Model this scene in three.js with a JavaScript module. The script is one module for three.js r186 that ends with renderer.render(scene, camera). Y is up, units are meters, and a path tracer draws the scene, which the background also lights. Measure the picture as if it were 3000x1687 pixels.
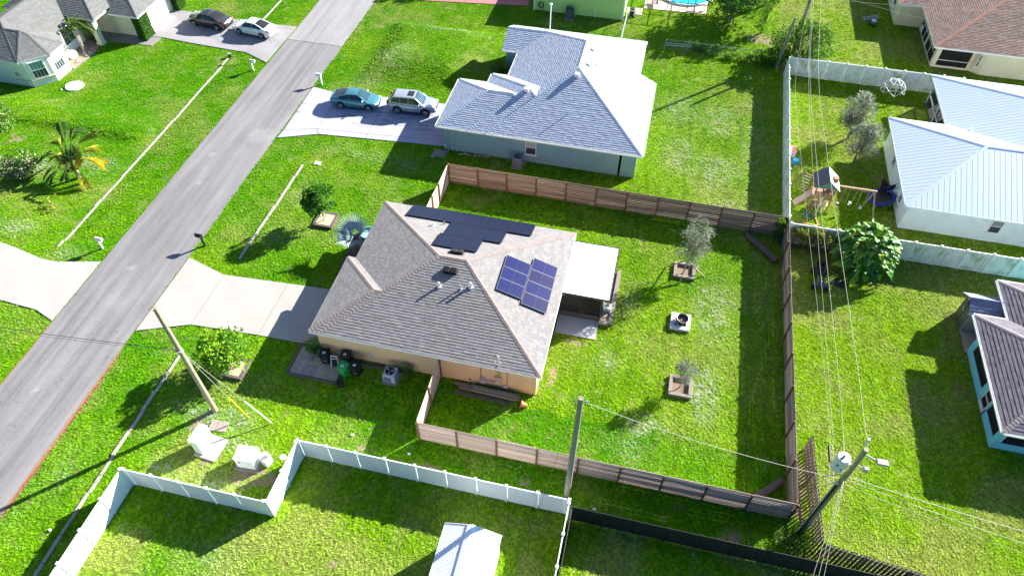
import * as THREE from 'three';
import { Sky } from 'three/addons/objects/Sky.js';
import { mergeGeometries, toCreasedNormals } from 'three/addons/utils/BufferGeometryUtils.js';
import { RoundedBoxGeometry } from 'three/addons/geometries/RoundedBoxGeometry.js';

// ---------------------------------------------------------------- camera, sky, sun, exposure
const scene = new THREE.Scene();
const D = Math.PI / 180;
const camera = new THREE.PerspectiveCamera(44.17, 1024 / 575, 0.5, 2000);
camera.rotation.order = 'YXZ';
camera.rotation.set(-49.286 * D, 12.742 * D, 0.491 * D);
camera.position.set(0, 40, 0);
const SUN = new THREE.Vector3(0.633, 0.427, -0.645).normalize();   // shadows fall towards -x +z, sun about 25 degrees up
const sky = new Sky(); sky.name = 'sky'; sky.scale.setScalar(900);
sky.userData = { kind: 'structure' };
const SU = sky.material.uniforms;
SU.sunPosition.value.copy(SUN); SU.turbidity.value = 2; SU.rayleigh.value = 1.4; SU.mieCoefficient.value = 0.003; SU.mieDirectionalG.value = 0.8;
scene.add(sky);
scene.environmentIntensity = 0.1;
const sun = new THREE.DirectionalLight(new THREE.Color(1, 0.95, 0.86), 5); sun.name = 'sun';
sun.position.set(-5 + SUN.x * 150, SUN.y * 150, -40 + SUN.z * 150); sun.target.position.set(-5, 0, -40);
sun.castShadow = true; sun.shadow.mapSize.set(4096, 4096); sun.shadow.bias = -0.0004;
Object.assign(sun.shadow.camera, { left: -75, right: 75, top: 75, bottom: -75, near: 1, far: 320 });
scene.add(sun, sun.target);
const renderer = new THREE.WebGLRenderer({ antialias: true });
renderer.toneMapping = THREE.LinearToneMapping;
renderer.toneMappingExposure = 3.8;
renderer.shadowMap.enabled = true; renderer.shadowMap.type = THREE.PCFSoftShadowMap;
renderer.setSize(1024, 575);

// ---------------------------------------------------------------- helpers
function RNG(a) { return () => { a |= 0; a = a + 0x6D2B79F5 | 0; let t = Math.imul(a ^ a >>> 15, 1 | a); t = t + Math.imul(t ^ t >>> 7, 61 | t) ^ t; return ((t ^ t >>> 14) >>> 0) / 4294967296; }; }
const rnd = RNG(77);
const R = (a, b) => a + (b - a) * rnd();
const V = (x, y, z) => new THREE.Vector3(x, y, z);
const lerp = (a, b, t) => a + (b - a) * t, clamp = (x, a = 0, b = 1) => Math.min(b, Math.max(a, x)), sstep = (a, b, x) => { const t = clamp((x - a) / (b - a)); return t * t * (3 - 2 * t); };
function hash(x, y, s) { let h = Math.imul(x, 374761393) + Math.imul(y, 668265263) + Math.imul(s, 1442695041) | 0; h = Math.imul(h ^ h >>> 13, 1274126177); return ((h ^ h >>> 16) >>> 0) / 4294967296; }
function noise(x, y, s = 0) { const xi = Math.floor(x), yi = Math.floor(y), fx = x - xi, fy = y - yi, u = fx * fx * (3 - 2 * fx), v = fy * fy * (3 - 2 * fy); return lerp(lerp(hash(xi, yi, s), hash(xi + 1, yi, s), u), lerp(hash(xi, yi + 1, s), hash(xi + 1, yi + 1, s), u), v); }
function fbm(x, y, o = 3, s = 0) { let a = 0, w = 0.5, t = 0; for (let i = 0; i < o; i++) { a += w * noise(x, y, s + i * 17); t += w; w *= 0.5; x *= 2.03; y *= 2.03; } return a / t; }
const toS = c => { c = clamp(c); return Math.round(255 * (c <= 0.0031308 ? 12.92 * c : 1.055 * Math.pow(c, 1 / 2.4) - 0.055)); };
function tex(w, h, fn, srgb = true) {
  const a = new Uint8Array(w * h * 4), o = [0, 0, 0];
  for (let j = 0, p = 0; j < h; j++) for (let i = 0; i < w; i++, p += 4) { fn((i + 0.5) / w, (j + 0.5) / h, o); for (let k = 0; k < 3; k++) a[p + k] = srgb ? toS(o[k]) : Math.round(255 * clamp(o[k])); a[p + 3] = 255; }
  const t = new THREE.DataTexture(a, w, h); t.wrapS = t.wrapT = THREE.RepeatWrapping; t.magFilter = THREE.LinearFilter; t.minFilter = THREE.LinearMipmapLinearFilter; t.generateMipmaps = true;
  if (srgb) t.colorSpace = THREE.SRGBColorSpace; t.needsUpdate = true; return t;
}
const lin = (r, g, b) => new THREE.Color().setRGB(r, g, b);
const M = (c, rough = 0.8, o = {}) => { const { metal = 0, ...rest } = o; return new THREE.MeshPhysicalMaterial({ color: Array.isArray(c) ? lin(...c) : c, roughness: rough, metalness: metal, side: THREE.DoubleSide, ...rest }); };
// tileable grain textures, uv in metres
function tnoise(u, v, n, m, s, o = 3) { let a = 0, w = 0.5, t = 0; for (let i = 0; i < o; i++) { const X = u * n, Y = v * m, xi = Math.floor(X), yi = Math.floor(Y), fx = X - xi, fy = Y - yi, p = fx * fx * (3 - 2 * fx), q = fy * fy * (3 - 2 * fy), x1 = (xi + 1) % n, y1 = (yi + 1) % m; a += w * lerp(lerp(hash(xi, yi, s + i), hash(x1, yi, s + i), p), lerp(hash(xi, y1, s + i), hash(x1, y1, s + i), p), q); t += w; w *= 0.55; n *= 2; m *= 2; } return a / t; }
const grainTex = (lo, hi, n, m, s, W = 256, o = 4) => tex(W, W, (u, v, c) => { const k = lerp(lo, hi, tnoise(u, v, n, m, s, o)); c[0] = c[1] = c[2] = k; });
const stuccoTex = grainTex(0.8, 1.0, 6, 6, 3, 512, 6), concreteTex = tex(512, 512, (u, v, c) => { const k = 0.82 + 0.18 * tnoise(u, v, 4, 4, 9, 6) - (tnoise(u, v, 24, 24, 15, 2) > 0.8 ? 0.05 : 0); c[0] = k; c[1] = k * 0.99; c[2] = k * 0.975; });
const woodTex = tex(512, 256, (u, v, c) => { const g = tnoise(u, v, 3, 48, 21, 3), kn = tnoise(u, v, 8, 12, 31, 2), k = 0.58 + 0.42 * g - (kn > 0.8 ? 0.22 : 0); c[0] = k; c[1] = k * 0.985; c[2] = k * 0.97; });
const algaeTex = tex(512, 256, (u, v, c) => { const st = tnoise(u, v, 26, 2, 41, 4), bl = tnoise(u, v, 5, 3, 47, 4), f = sstep(0.42, 0.75, st * 0.55 + bl * 0.5) * 0.8; c[0] = lerp(0.95, 0.38, f); c[1] = lerp(0.96, 0.42, f); c[2] = lerp(0.95, 0.2, f); });
const vinylTex = tex(512, 256, (u, v, c) => { const k = 0.94 + 0.06 * tnoise(u, v, 12, 4, 51, 4); c[0] = c[1] = c[2] = k; });
function uvm(g, su = 1, sv = su) {            // uv in metres from the dominant normal
  if (g.index) g = g.toNonIndexed(); if (!g.attributes.normal) g.computeVertexNormals();
  const p = g.attributes.position, n = g.attributes.normal, uv = new Float32Array(p.count * 2);
  for (let i = 0; i < p.count; i++) { const ax = Math.abs(n.getX(i)), ay = Math.abs(n.getY(i)), az = Math.abs(n.getZ(i)); let u, v; if (ay >= ax && ay >= az) { u = p.getX(i); v = p.getZ(i); } else if (ax >= az) { u = p.getZ(i); v = p.getY(i); } else { u = p.getX(i); v = p.getY(i); } uv[2 * i] = u / su; uv[2 * i + 1] = v / sv; }
  g.setAttribute('uv', new THREE.BufferAttribute(uv, 2)); return g;
}
const used = {};
function numbered(n) { const k = used[n] = (used[n] ?? -1) + 1; return k ? n + '_' + String(k).padStart(3, '0') : n; }
function tag(o, label, category, group, kind) { o.userData = { ...o.userData }; if (label) o.userData.label = label; if (category) o.userData.category = category; if (group) o.userData.group = group; if (kind) o.userData.kind = kind; return o; }
function thing(name, label, category, pos = [0, 0, 0], turn = 0, group) { const o = new THREE.Group(); o.name = numbered(name); o.position.set(...pos); o.rotation.y = turn; scene.add(o); return tag(o, label, category, group); }
function prep(g) { if (Array.isArray(g)) { g = g.map(q => { q = q.index ? q.toNonIndexed() : q; for (const k of Object.keys(q.attributes)) if (!['position', 'normal', 'uv', 'color'].includes(k)) q.deleteAttribute(k); return q; }); const keys = ['normal', 'uv', 'color'].filter(k => g.every(q => q.attributes[k])); g.forEach(q => { for (const k of ['normal', 'uv', 'color']) if (!keys.includes(k)) q.deleteAttribute(k); }); g = g.length > 1 ? mergeGeometries(g) : g[0]; if (!g.attributes.normal) g.computeVertexNormals(); } return g; }
function part(parent, name, geo, mat) { const m = new THREE.Mesh(prep(geo), mat); m.name = parent === scene ? numbered(name) : name; m.castShadow = m.receiveShadow = true; parent.add(m); return m; }
const structure = (name, geo, mat) => tag(part(scene, name, geo, mat), null, null, null, 'structure');
function dup(o, pos, turn, label, group) { const c = o.clone(); c.name = numbered(o.name.replace(/_\d{3}$/, '')); c.position.set(...pos); if (turn !== undefined) c.rotation.y = turn; c.userData = { ...o.userData }; if (label) c.userData.label = label; if (group) c.userData.group = group; scene.add(c); return c; }
const box = (w, h, d, x = 0, y = 0, z = 0, ry = 0, rx = 0, rz = 0) => { const g = new THREE.BoxGeometry(w, h, d); if (rz) g.rotateZ(rz); if (rx) g.rotateX(rx); if (ry) g.rotateY(ry); g.translate(x, y, z); return g; };
const rbox = (w, h, d, r, x = 0, y = 0, z = 0, ry = 0) => { const g = new RoundedBoxGeometry(w, h, d, 2, r); if (ry) g.rotateY(ry); g.translate(x, y, z); return g; };
const cyl = (r1, r2, h, x = 0, y = 0, z = 0, s = 14) => { const g = new THREE.CylinderGeometry(r1, r2, h, s); g.translate(x, y, z); return g; };
function bar(a, b, r1, r2 = r1, s = 8) { const A = V(...a), B = V(...b), d = B.clone().sub(A), g = new THREE.CylinderGeometry(r2, r1, d.length(), s); g.applyQuaternion(new THREE.Quaternion().setFromUnitVectors(V(0, 1, 0), d.clone().normalize())); const c = A.add(B).multiplyScalar(0.5); g.translate(c.x, c.y, c.z); return g; }
function beam(a, b, w, h) { const A = V(...a), B = V(...b), d = B.clone().sub(A), L = d.length(), g = new THREE.BoxGeometry(w, h, L), m = new THREE.Matrix4().lookAt(B, A, Math.abs(d.y) > 0.98 * L ? V(1, 0, 0) : V(0, 1, 0)); g.applyMatrix4(m); const c = A.add(B).multiplyScalar(0.5); g.translate(c.x, c.y, c.z); return g; }
const wire = (pts, r = 0.013) => new THREE.TubeGeometry(new THREE.CatmullRomCurve3(pts.map(p => V(...p))), 40, r, 5);
function sag(a, b, s, n = 9) { const o = []; for (let i = 0; i < n; i++) { const t = i / (n - 1); o.push([lerp(a[0], b[0], t), lerp(a[1], b[1], t) - 4 * s * t * (1 - t), lerp(a[2], b[2], t)]); } return o; }
class Soup {                                   // collects coloured polygons into one geometry
  constructor() { this.p = []; this.c = []; }
  tri(a, b, c, col) { this.p.push(...a, ...b, ...c); for (let i = 0; i < 3; i++) this.c.push(col[0], col[1], col[2]); }
  quad(a, b, c, d, col) { this.tri(a, b, c, col); this.tri(a, c, d, col); }
  geo(off) { const g = new THREE.BufferGeometry(), p = new Float32Array(this.p); g.setAttribute('position', new THREE.BufferAttribute(p, 3)); g.setAttribute('color', new THREE.BufferAttribute(new Float32Array(this.c), 3)); g.computeVertexNormals(); return g; }
}
const noGrass = [];                            // polygons in x,z that carry no lawn
const rectPoly = (x0, x1, z0, z1) => [[x0, z0], [x1, z0], [x1, z1], [x0, z1]];
function inPoly(p, x, z) { let r = false; for (let i = 0, j = p.length - 1; i < p.length; j = i++) { const [xi, zi] = p[i], [xj, zj] = p[j]; if ((zi > z) !== (zj > z) && x < (xj - xi) * (z - zi) / (zj - zi) + xi) r = !r; } return r; }
function slabGeo(poly, y0, y1) { const s = new THREE.Shape(poly.map(([x, z]) => new THREE.Vector2(x, -z))); const g = new THREE.ExtrudeGeometry(s, { depth: y1 - y0, bevelEnabled: false }); g.rotateX(-Math.PI / 2); g.translate(0, y0, 0); return uvm(g, 4); }
function inset(poly, d) { const n = poly.length, o = []; let area = 0; for (let i = 0; i < n; i++) { const a = poly[i], b = poly[(i + 1) % n]; area += a[0] * b[1] - b[0] * a[1]; } const s = Math.sign(area); for (let i = 0; i < n; i++) { const a = poly[(i + n - 1) % n], b = poly[i], c = poly[(i + 1) % n]; const e = (p, q) => { const l = Math.hypot(q[0] - p[0], q[1] - p[1]); return [-(q[1] - p[1]) / l * s, (q[0] - p[0]) / l * s]; }; const n1 = e(a, b), n2 = e(b, c), k = d / (1 + n1[0] * n2[0] + n1[1] * n2[1]); o.push([b[0] + (n1[0] + n2[0]) * k, b[1] + (n1[1] + n2[1]) * k]); } return o; }

// ---------------------------------------------------------------- materials
const white = M([0.78, 0.78, 0.77], 0.45), whiteTrim = M([0.8, 0.8, 0.79], 0.5), vinyl = M([0.85, 0.87, 0.88], 0.4, { map: vinylTex }), vinylDirty = M([0.84, 0.85, 0.85], 0.55, { map: algaeTex }), vinylStain = M([0.85, 0.87, 0.88], 0.5, { map: algaeTex });
const concrete = M([0.39, 0.365, 0.345], 0.9, { map: concreteTex }), concreteNew = M([0.39, 0.37, 0.35], 0.9, { map: concreteTex }), concreteGrey = M([0.24, 0.222, 0.22], 0.92, { map: concreteTex }), concreteCool = M([0.36, 0.36, 0.44], 0.88, { map: concreteTex }), black = M([0.012, 0.012, 0.014], 0.5), blackMatte = M([0.01, 0.01, 0.011], 0.85), darkVoid = M([0.015, 0.014, 0.014], 0.9);
const steel = M([0.45, 0.46, 0.48], 0.4, { metal: 0.8 }), greyMetal = M([0.35, 0.38, 0.42], 0.5, { metal: 0.2 }), wireMat = M([0.36, 0.345, 0.32], 0.6), wireDark = M([0.03, 0.03, 0.03], 0.6);
const glass = M([0.03, 0.062, 0.075], 0.05, { clearcoat: 0.6, clearcoatRoughness: 0.03 }), tintGlass = M([0.012, 0.016, 0.019], 0.06, { clearcoat: 0.4, clearcoatRoughness: 0.04 }), paneGlass = M([0.05, 0.07, 0.08], 0.08), screenMesh = M([0.02, 0.019, 0.018], 0.95);
const woodTones = [[0.34, 0.235, 0.19], [0.42, 0.285, 0.23], [0.3, 0.2, 0.165], [0.46, 0.325, 0.265], [0.38, 0.27, 0.225]], fenceMats = woodTones.map(c => M(c, 0.9, { map: woodTex })), fenceMatsPale = woodTones.map(c => M(c.map((v, i) => Math.min(0.8, v * [1.6, 1.75, 1.75][i] + 0.03)), 0.9, { map: woodTex })), fenceMatsGrey = woodTones.map(c => M([c[0] * 0.8 + 0.02, c[1] * 0.92 + 0.02, c[2] * 1.02 + 0.02], 0.92, { map: woodTex })), postMat = M([0.2, 0.12, 0.075], 0.9, { map: woodTex }), timber = M([0.3, 0.26, 0.23], 0.95, { map: woodTex }), timberDark = M([0.14, 0.11, 0.1], 0.95, { map: woodTex }), cedar = M([0.42, 0.22, 0.12], 0.85, { map: woodTex }), poleWood = M([0.38, 0.33, 0.22], 0.95, { map: woodTex }), poleGrey = M([0.3, 0.29, 0.24], 0.95, { map: woodTex }), sand = M([0.56, 0.42, 0.29], 0.97, { map: concreteTex }), soil = M([0.22, 0.16, 0.11], 0.97, { map: concreteTex });

const leaf = M([1, 1, 1], 0.95, { vertexColors: true, transmission: 0.35, thickness: 0, specularIntensity: 0.3 }), leafGloss = M([1, 1, 1], 0.42, { vertexColors: true });

// ---------------------------------------------------------------- ground, road, driveways
const GX0 = -80, GX1 = 48, GZ0 = -98, GZ1 = 4;                 // ground map extent in metres
const gauss = (x, z, cx, cz, r) => Math.exp(-((x - cx) ** 2 + (z - cz) ** 2) / (r * r));
const dirtSpots = [[-24.2, -17.9, 1.0, 1.3, 0.9], [-22.6, -16.3, 0.9, 1.1, 1], [-19.3, -15.3, 1.9, 0.8, 1], [-20.3, -15.0, 1.0, 0.7, 0.9], [-13.6, -18.6, 1.1, 0.5, 0.6], [-9.5, -18.2, 1.2, 0.8, 0.8], [-3.6, -18.7, 1.9, 0.6, 0.7], [4.8, -18.4, 1.3, 0.4, 0.7], [8.9, -18.2, 1.0, 0.6, 0.95], [11.4, -30, 0.3, 5, 0.5], [11.4, -24, 0.4, 3, 0.55], [12.8, -22, 0.5, 3.5, 0.9], [-12.5, -11.5, 1.2, 0.5, 0.5], [-6.6, -12.6, 0.7, 1.2, 0.6], [-4.6, -16.4, 2.4, 0.4, 0.5], [17.5, -36.5, 1.6, 0.8, 0.45], [19.2, -33.5, 0.7, 2.4, 0.35], [16.6, -29.2, 1.5, 0.5, 0.35], [15, -25.5, 0.8, 2.0, 0.3], [-3.1, -26.2, 0.5, 1.8, 0.75], [-2.2, -29.7, 1.6, 0.4, 0.7], [22.6, -59.8, 1.4, 1.0, 0.95], [20.3, -52.8, 0.9, 0.9, 0.8], [20.6, -50.6, 1.1, 1.0, 0.75], [24.9, -31.4, 0.6, 3.6, 0.7], [9.6, -41.3, 1.6, 0.5, 0.5], [1.3, -40.7, 0.5, 0.35, 0.7], [-39.4, -35.2, 0.8, 1.6, 0.45], [-31.8, -29.7, 0.5, 0.3, 0.5], [10.5, -73.8, 2.6, 1.4, 0.8], [12.6, -69.2, 1.6, 1.8, 0.85], [-55.3, -40.6, 1.1, 1.2, 0.8], [-52.6, -36.4, 2.0, 1.3, 0.6], [0.7, -66.8, 1.6, 0.5, 0.4], [15.8, -38.9, 1.0, 1.4, 0.5], [-5.8, -9.3, 1.2, 1.6, 0.6], [-2.4, -9.6, 1, 2, 0.7]];
const flowerSpots = [[7.2, -34.8, 1.5, 3.2, 0.8], [6.8, -27.6, 1.2, 2.4, 1], [3.4, -24.2, 1.2, 0.9, 0.9], [1.2, -34.4, 0.8, 0.9, 0.7], [0.4, -28.6, 1.0, 0.9, 0.5], [2.7, -22.4, 1.5, 1, 0.5], [3.4, -52, 1.6, 2.6, 0.9], [6.5, -50.5, 2.6, 2.4, 0.8], [3, -59, 2.2, 2.4, 0.8], [6.6, -58, 2.4, 2.6, 0.7], [9.8, -55, 1.3, 8, 0.6], [10.5, -36, 1.2, 5, 0.3], [8, -46, 3, 1.6, 0.6], [-24.5, -18.6, 1.9, 0.7, 1], [-22.2, -18.6, 1.2, 0.9, 1], [-21.5, -14.4, 2.2, 0.9, 0.6], [-24.5, -14.6, 1.6, 0.7, 0.5], [-21, -17, 1.6, 0.6, 0.6], [-12, -9, 2.2, 1.6, 0.6], [-19.5, -10, 2.4, 1.6, 0.5], [-47.6, -39.2, 2.4, 0.9, 1], [-50.5, -37.8, 1.5, 1.2, 1], [-47.6, -30.6, 1.8, 1.1, 0.9], [-45.5, -39, 1.3, 1.0, 0.9], [-25.8, -60.5, 2.0, 2.6, 0.7], [-27.4, -56.6, 1.6, 1.2, 0.6], [-22.2, -66.6, 3.6, 0.6, 0.8], [-24, -45.6, 4, 0.8, 0.5], [-20, -45, 1.4, 0.9, 0.5], [-29.6, -53.2, 1.4, 0.6, 0.6], [-27.4, -39.5, 1.4, 1.6, 0.35], [-26.5, -34.4, 1.2, 1, 0.4], [-42, -28.9, 1.2, 0.6, 0.6], [-33, -10, 1.8, 2, 0.3], [-30.7, -13, 1.2, 2, 0.3], [24, -38.5, 1, 1.5, 0.3]];
const spotGrid = new Map();
const spotSum = (L, x, z) => { let gm = spotGrid.get(L); if (!gm) spotGrid.set(L, gm = new Map()); const gk = Math.floor(x / 3) * 4096 + Math.floor(z / 3); let C = gm.get(gk); if (!C) { const ax = Math.floor(x / 3) * 3, az = Math.floor(z / 3) * 3; C = L.filter(([cx, cz, rx, rz]) => cx + 2 * rx > ax && cx - 2 * rx < ax + 3 && cz + 2 * rz > az && cz - 2 * rz < az + 3); gm.set(gk, C); } let m = 0; for (const [cx, cz, rx, rz, k] of C) { const q = ((x - cx) / rx) ** 2 + ((z - cz) / rz) ** 2; if (q < 4) m = Math.max(m, k * Math.exp(-q)); } return m; };
const GREEN = [0.076, 0.255, 0.002], LIME = [0.205, 0.365, 0.008], OLIVE = [0.3, 0.34, 0.075], DIRT = [0.27, 0.2, 0.145], STRAW = [0.33, 0.29, 0.13], PALE = [0.36, 0.42, 0.2];
function lawnTint(x, z) {                                      // 0 deep green, 1 yellow-green ; kinds of turf differ from plot to plot
  let l = 0.22;
  if (x > -32) l = 0.3 + 0.1 * sstep(-40, -30, z);
  if (x > -4 && x < 12 && z > -44) l = 0.85; if (x > -4 && x < 12.3 && z <= -44) l = 0.72;
  if (x >= 12.2) l = 1.15; if (z > -17.2 && x < -0.5 && x > -26.2) l = 0.8; if (z > -17 && x >= -0.5) l = 0.85;
  if (z > -24 && z < -17.3 && x > -17 && x < 12) l = 0.25; if (x > -28 && x < -17 && z > -20) l = 0.5; if (x < -38.7) l = 0.16;
  return l;
}
function grassColor(x, z, o) {
  const wx = x + 1.4 * (fbm(x * 0.5, z * 0.5, 2, 3) - 0.5), wz = z + 1.4 * (fbm(x * 0.5 + 40, z * 0.5, 2, 5) - 0.5);
  const big = fbm(x * 0.16, z * 0.16, 3, 7), mid = fbm(x * 0.9, z * 0.9, 3, 11), l = clamp(lawnTint(wx, wz) + (big - 0.5) * 1.1 + (mid - 0.5) * 0.7);
  const rgn = x > 12.2 ? 0.35 : z > -17.2 && x > -26.2 ? 0.35 : 0, ol = clamp((fbm(x * 0.33 + 9, z * 0.33, 3, 23) - 0.52) * 4 * (rgn ? 1 : 0.6) + rgn);
  const mow = x > -32 ? 1 + 0.05 * Math.sin(x * 5.6 + 0.8 * fbm(x * 0.3, z * 0.15, 2, 9)) : 1 + 0.05 * Math.sin((x * 0.4 + z) * 5.2), fsp = clamp(spotSum(flowerSpots, wx, wz) * 1.3 * mid); for (let k = 0; k < 3; k++) { let c = lerp(GREEN[k], LIME[k], l); c = lerp(c, OLIVE[k], ol * 0.7) * mow; o[k] = lerp(c, PALE[k], fsp * 0.6); }
  return o;
}
function dirtAt(x, z) { const n = fbm(x * 2.2, z * 2.2, 3, 31); let d = spotSum(dirtSpots, x, z); const rl = Math.abs(x + 32.45) < 0.8 && z > -24 ? Math.exp(-(((x + 32.45) / 0.2) ** 2)) * sstep(-25, -18, z) : 0; return [sstep(0.34, 0.7, d * (0.15 + 1.5 * n)) * 0.9, sstep(0.3, 0.6, rl * (0.5 + n))]; }
const gTmp = [0, 0, 0];
const groundTex = tex(2048, 2048, (u, v, c) => {
  const x = lerp(GX0, GX1, u), z = lerp(GZ0, GZ1, v); grassColor(x, z, c);
  const f = hash(Math.floor(u * 2048), Math.floor(v * 2048), 5), [d, r] = dirtAt(x, z), thin = clamp((fbm(x * 1.3, z * 1.3, 3, 61) - 0.6) * 3.5) * 0.45, k = 0.38 + 0.4 * f;
  for (let i = 0; i < 3; i++) { let g = c[i] * k; g = lerp(g, STRAW[i] * (0.6 + 0.4 * f), thin); g = lerp(g, DIRT[i] * (0.7 + 0.5 * f), d); c[i] = lerp(g, [0.24, 0.105, 0.055][i] * (0.7 + 0.5 * f), r); }
});
groundTex.wrapS = groundTex.wrapT = THREE.MirroredRepeatWrapping;
const bumpTex = tex(1024, 1024, (u, v, c) => { c[0] = c[1] = c[2] = 0.6 * tnoise(u, v, 48, 48, 71, 4) + 0.4 * tnoise(u, v, 14, 14, 77, 2); }, false);
bumpTex.repeat.set(16, 13);
function groundY(x, z) {                                       // septic mound in front of the blue-grey roofed house, shallow roadside ditches
  let y = 0;
  const m = Math.min(sstep(-29.3, -26.3, x), 1 - sstep(-21.5, -15.6, x), sstep(-68.4, -66.4, z), 1 - sstep(-61, -56, z)); y += 0.85 * m;
  if (z < -6 && z > -76) { y -= 0.14 * Math.exp(-(((x + 43) / 0.9) ** 2)) * sstep(-29, -31, z) * (z > -56 ? 1 : 0); }
  if (x < -43.6) y += 0.3 * sstep(-43.9, -45.5, x) * (1 - sstep(-43.4, -42.3, z)) * sstep(-47.6, -44, z);
  return y;
}
{
  const xs = [-600, -300, -150], zs = [-600, -300, -160]; for (let x = -90; x <= 60; x += 0.6) xs.push(x); xs.push(120, 300, 600); for (let z = -105; z <= 12; z += 0.6) zs.push(z); zs.push(60, 200, 500);
  const P = [], U = [], I = [], nx = xs.length;
  zs.forEach(z => xs.forEach(x => { P.push(x, groundY(x, z), z); U.push((x - GX0) / (GX1 - GX0), (z - GZ0) / (GZ1 - GZ0)); }));
  for (let j = 0; j < zs.length - 1; j++) for (let i = 0; i < nx - 1; i++) { const a = j * nx + i; I.push(a, a + nx, a + 1, a + 1, a + nx, a + nx + 1); }
  const g = new THREE.BufferGeometry(); g.setAttribute('position', new THREE.Float32BufferAttribute(P, 3)); g.setAttribute('uv', new THREE.Float32BufferAttribute(U, 2)); g.setIndex(I); g.computeVertexNormals();
  structure('ground', g, M([1, 1, 1], 0.97, { map: groundTex, bumpMap: bumpTex, bumpScale: 0.06, specularIntensity: 0.1 }));
}
// road: asphalt with pale worn patches
const RX0 = -38.72, RX1 = -32.55;
const worn = [[-36.9, -42.5, 0.35, 0.5, 0.9], [-36.6, -40.6, 0.45, 0.25, 0.6], [-36.2, -38.9, 0.28, 0.35, 0.9], [-35.7, -36.4, 0.4, 0.25, 0.6], [-36.2, -28.8, 0.6, 0.5, 0.8], [-35.6, -25.5, 1.8, 1.1, 0.55], [-34, -46, 1.6, 1.6, 0.9], [-34.6, -43.6, 1.2, 1.5, 0.5], [-34.3, -64, 2.0, 1.6, 0.5], [-36, -69, 1.4, 2.4, 0.5], [-36.2, -17.6, 0.3, 0.3, 0.9], [-37.8, -21.5, 0.3, 1.2, 0.4]];
const roadTex = tex(256, 2048, (u, v, c) => {
  const x = lerp(RX0, RX1, u), z = lerp(-100, 10, v), f = hash(u * 256 | 0, v * 2048 | 0, 9), n = fbm(x * 1.1, z * 0.35, 4, 91), st = fbm(x * 3.2, z * 0.09, 3, 95), far = z < -61.8 ? 0.06 : 0;
  let k = 0.185 + far + 0.07 * (n - 0.5) + 0.09 * (st - 0.5) + 0.045 * (f - 0.5);
  k -= 0.02 * (Math.exp(-(((x + 37.0) / 0.45) ** 2)) + Math.exp(-(((x + 34.3) / 0.45) ** 2)));
  let w = spotSum(worn, x + 0.5 * (fbm(x * 3, z * 3, 2, 4) - 0.5), z + 0.7 * (fbm(x * 2, z * 2, 2, 8) - 0.5)); k += 0.055 * sstep(0.3, 0.85, w) * (0.7 + 0.6 * n);
  if (Math.abs(z + 61.85 + 0.1 * n) < 0.06) k = 0.07;
  const crack = Math.abs(fbm(x * 0.9, z * 0.9, 3, 121) - 0.5); if (crack < 0.006 && z > -26) k *= 0.72;
  const e = Math.max(0, 1 - (x - RX0) / 0.25, 1 - (RX1 - x) / 0.22), or = sstep(0.45, 0.75, e * (0.5 + fbm(x * 4, z * 2, 2, 131))) * sstep(-27, -19, z);
  c[0] = lerp(k * 1.0, 0.26, or); c[1] = lerp(k * 0.965, 0.13, or); c[2] = lerp(k * 0.985, 0.08, or);
});
roadTex.wrapS = roadTex.wrapT = THREE.ClampToEdgeWrapping;
{
  const P = [], U = [], I = []; const N = 220;                 // ragged asphalt edges
  for (let i = 0; i <= N; i++) { const z = lerp(-150, 40, i / N), a = RX0 + 0.16 * (fbm(z * 0.7, 1, 3, 3) - 0.5), b = RX1 + 0.18 * (fbm(z * 0.7, 9, 3, 13) - 0.5); for (const [x, y] of [[a - 0.02, -0.03], [a, 0.018], [(a + b) / 2, 0.05], [b, 0.018], [b + 0.02, -0.03]]) { P.push(x, y, z); U.push((x - RX0) / (RX1 - RX0), (z + 100) / 110); } }
  for (let i = 0; i < N; i++) for (let k = 0; k < 4; k++) { const a = i * 5 + k; I.push(a, a + 5, a + 1, a + 1, a + 5, a + 6); }
  const g = new THREE.BufferGeometry(); g.setAttribute('position', new THREE.Float32BufferAttribute(P, 3)); g.setAttribute('uv', new THREE.Float32BufferAttribute(U, 2)); g.setIndex(I); g.computeVertexNormals();
  structure('road', g, M([1, 1, 1], 0.9, { map: roadTex })); noGrass.push(rectPoly(RX0, RX1, -150, 40));
}
// driveways: concrete slabs with open joints
function driveway(name, polys, mat, y = 0.06, gap = 0.022) { const o = new THREE.Group(); o.name = numbered(name); o.userData = { kind: 'structure' }; scene.add(o); for (const p of polys) { noGrass.push(p); part(o, 'slab', slabGeo(inset(p, gap), -0.05, y), mat); } return o; }
// worn concrete: tyre scuffs and drips near the parked cars, old grey concrete with dark blotches; uv unit is 4 m
const coolTex = tex(512, 512, (u, v, c) => { const x = -32 + 16 * u, z = -54 + 9 * v; let k = 0.9 + 0.1 * fbm(x * 1.5, z * 1.5, 4, 201); const band = sstep(-53.6, -52.2, z) * (1 - sstep(-50.3, -49, z)) * sstep(-30, -28, x), sm = fbm(x * 0.8, z * 4.5, 4, 207); k -= 0.42 * band * sstep(0.56, 0.74, sm); k -= 0.05 * sstep(0.55, 0.7, fbm(x * 0.5, z * 0.5, 3, 213)); c[0] = k; c[1] = k; c[2] = k * 1.01; }); coolTex.repeat.set(0.25, 4 / 9);
const oldTex = tex(512, 512, (u, v, c) => { const b = tnoise(u, v, 5, 9, 221, 5), d = tnoise(u, v, 24, 30, 227, 3); let k = 0.7 + 0.45 * b; if (d > 0.72) k *= 0.85; c[0] = k; c[1] = k * 0.985; c[2] = k * 0.99; }); oldTex.repeat.set(0.5, 0.5);
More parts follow.
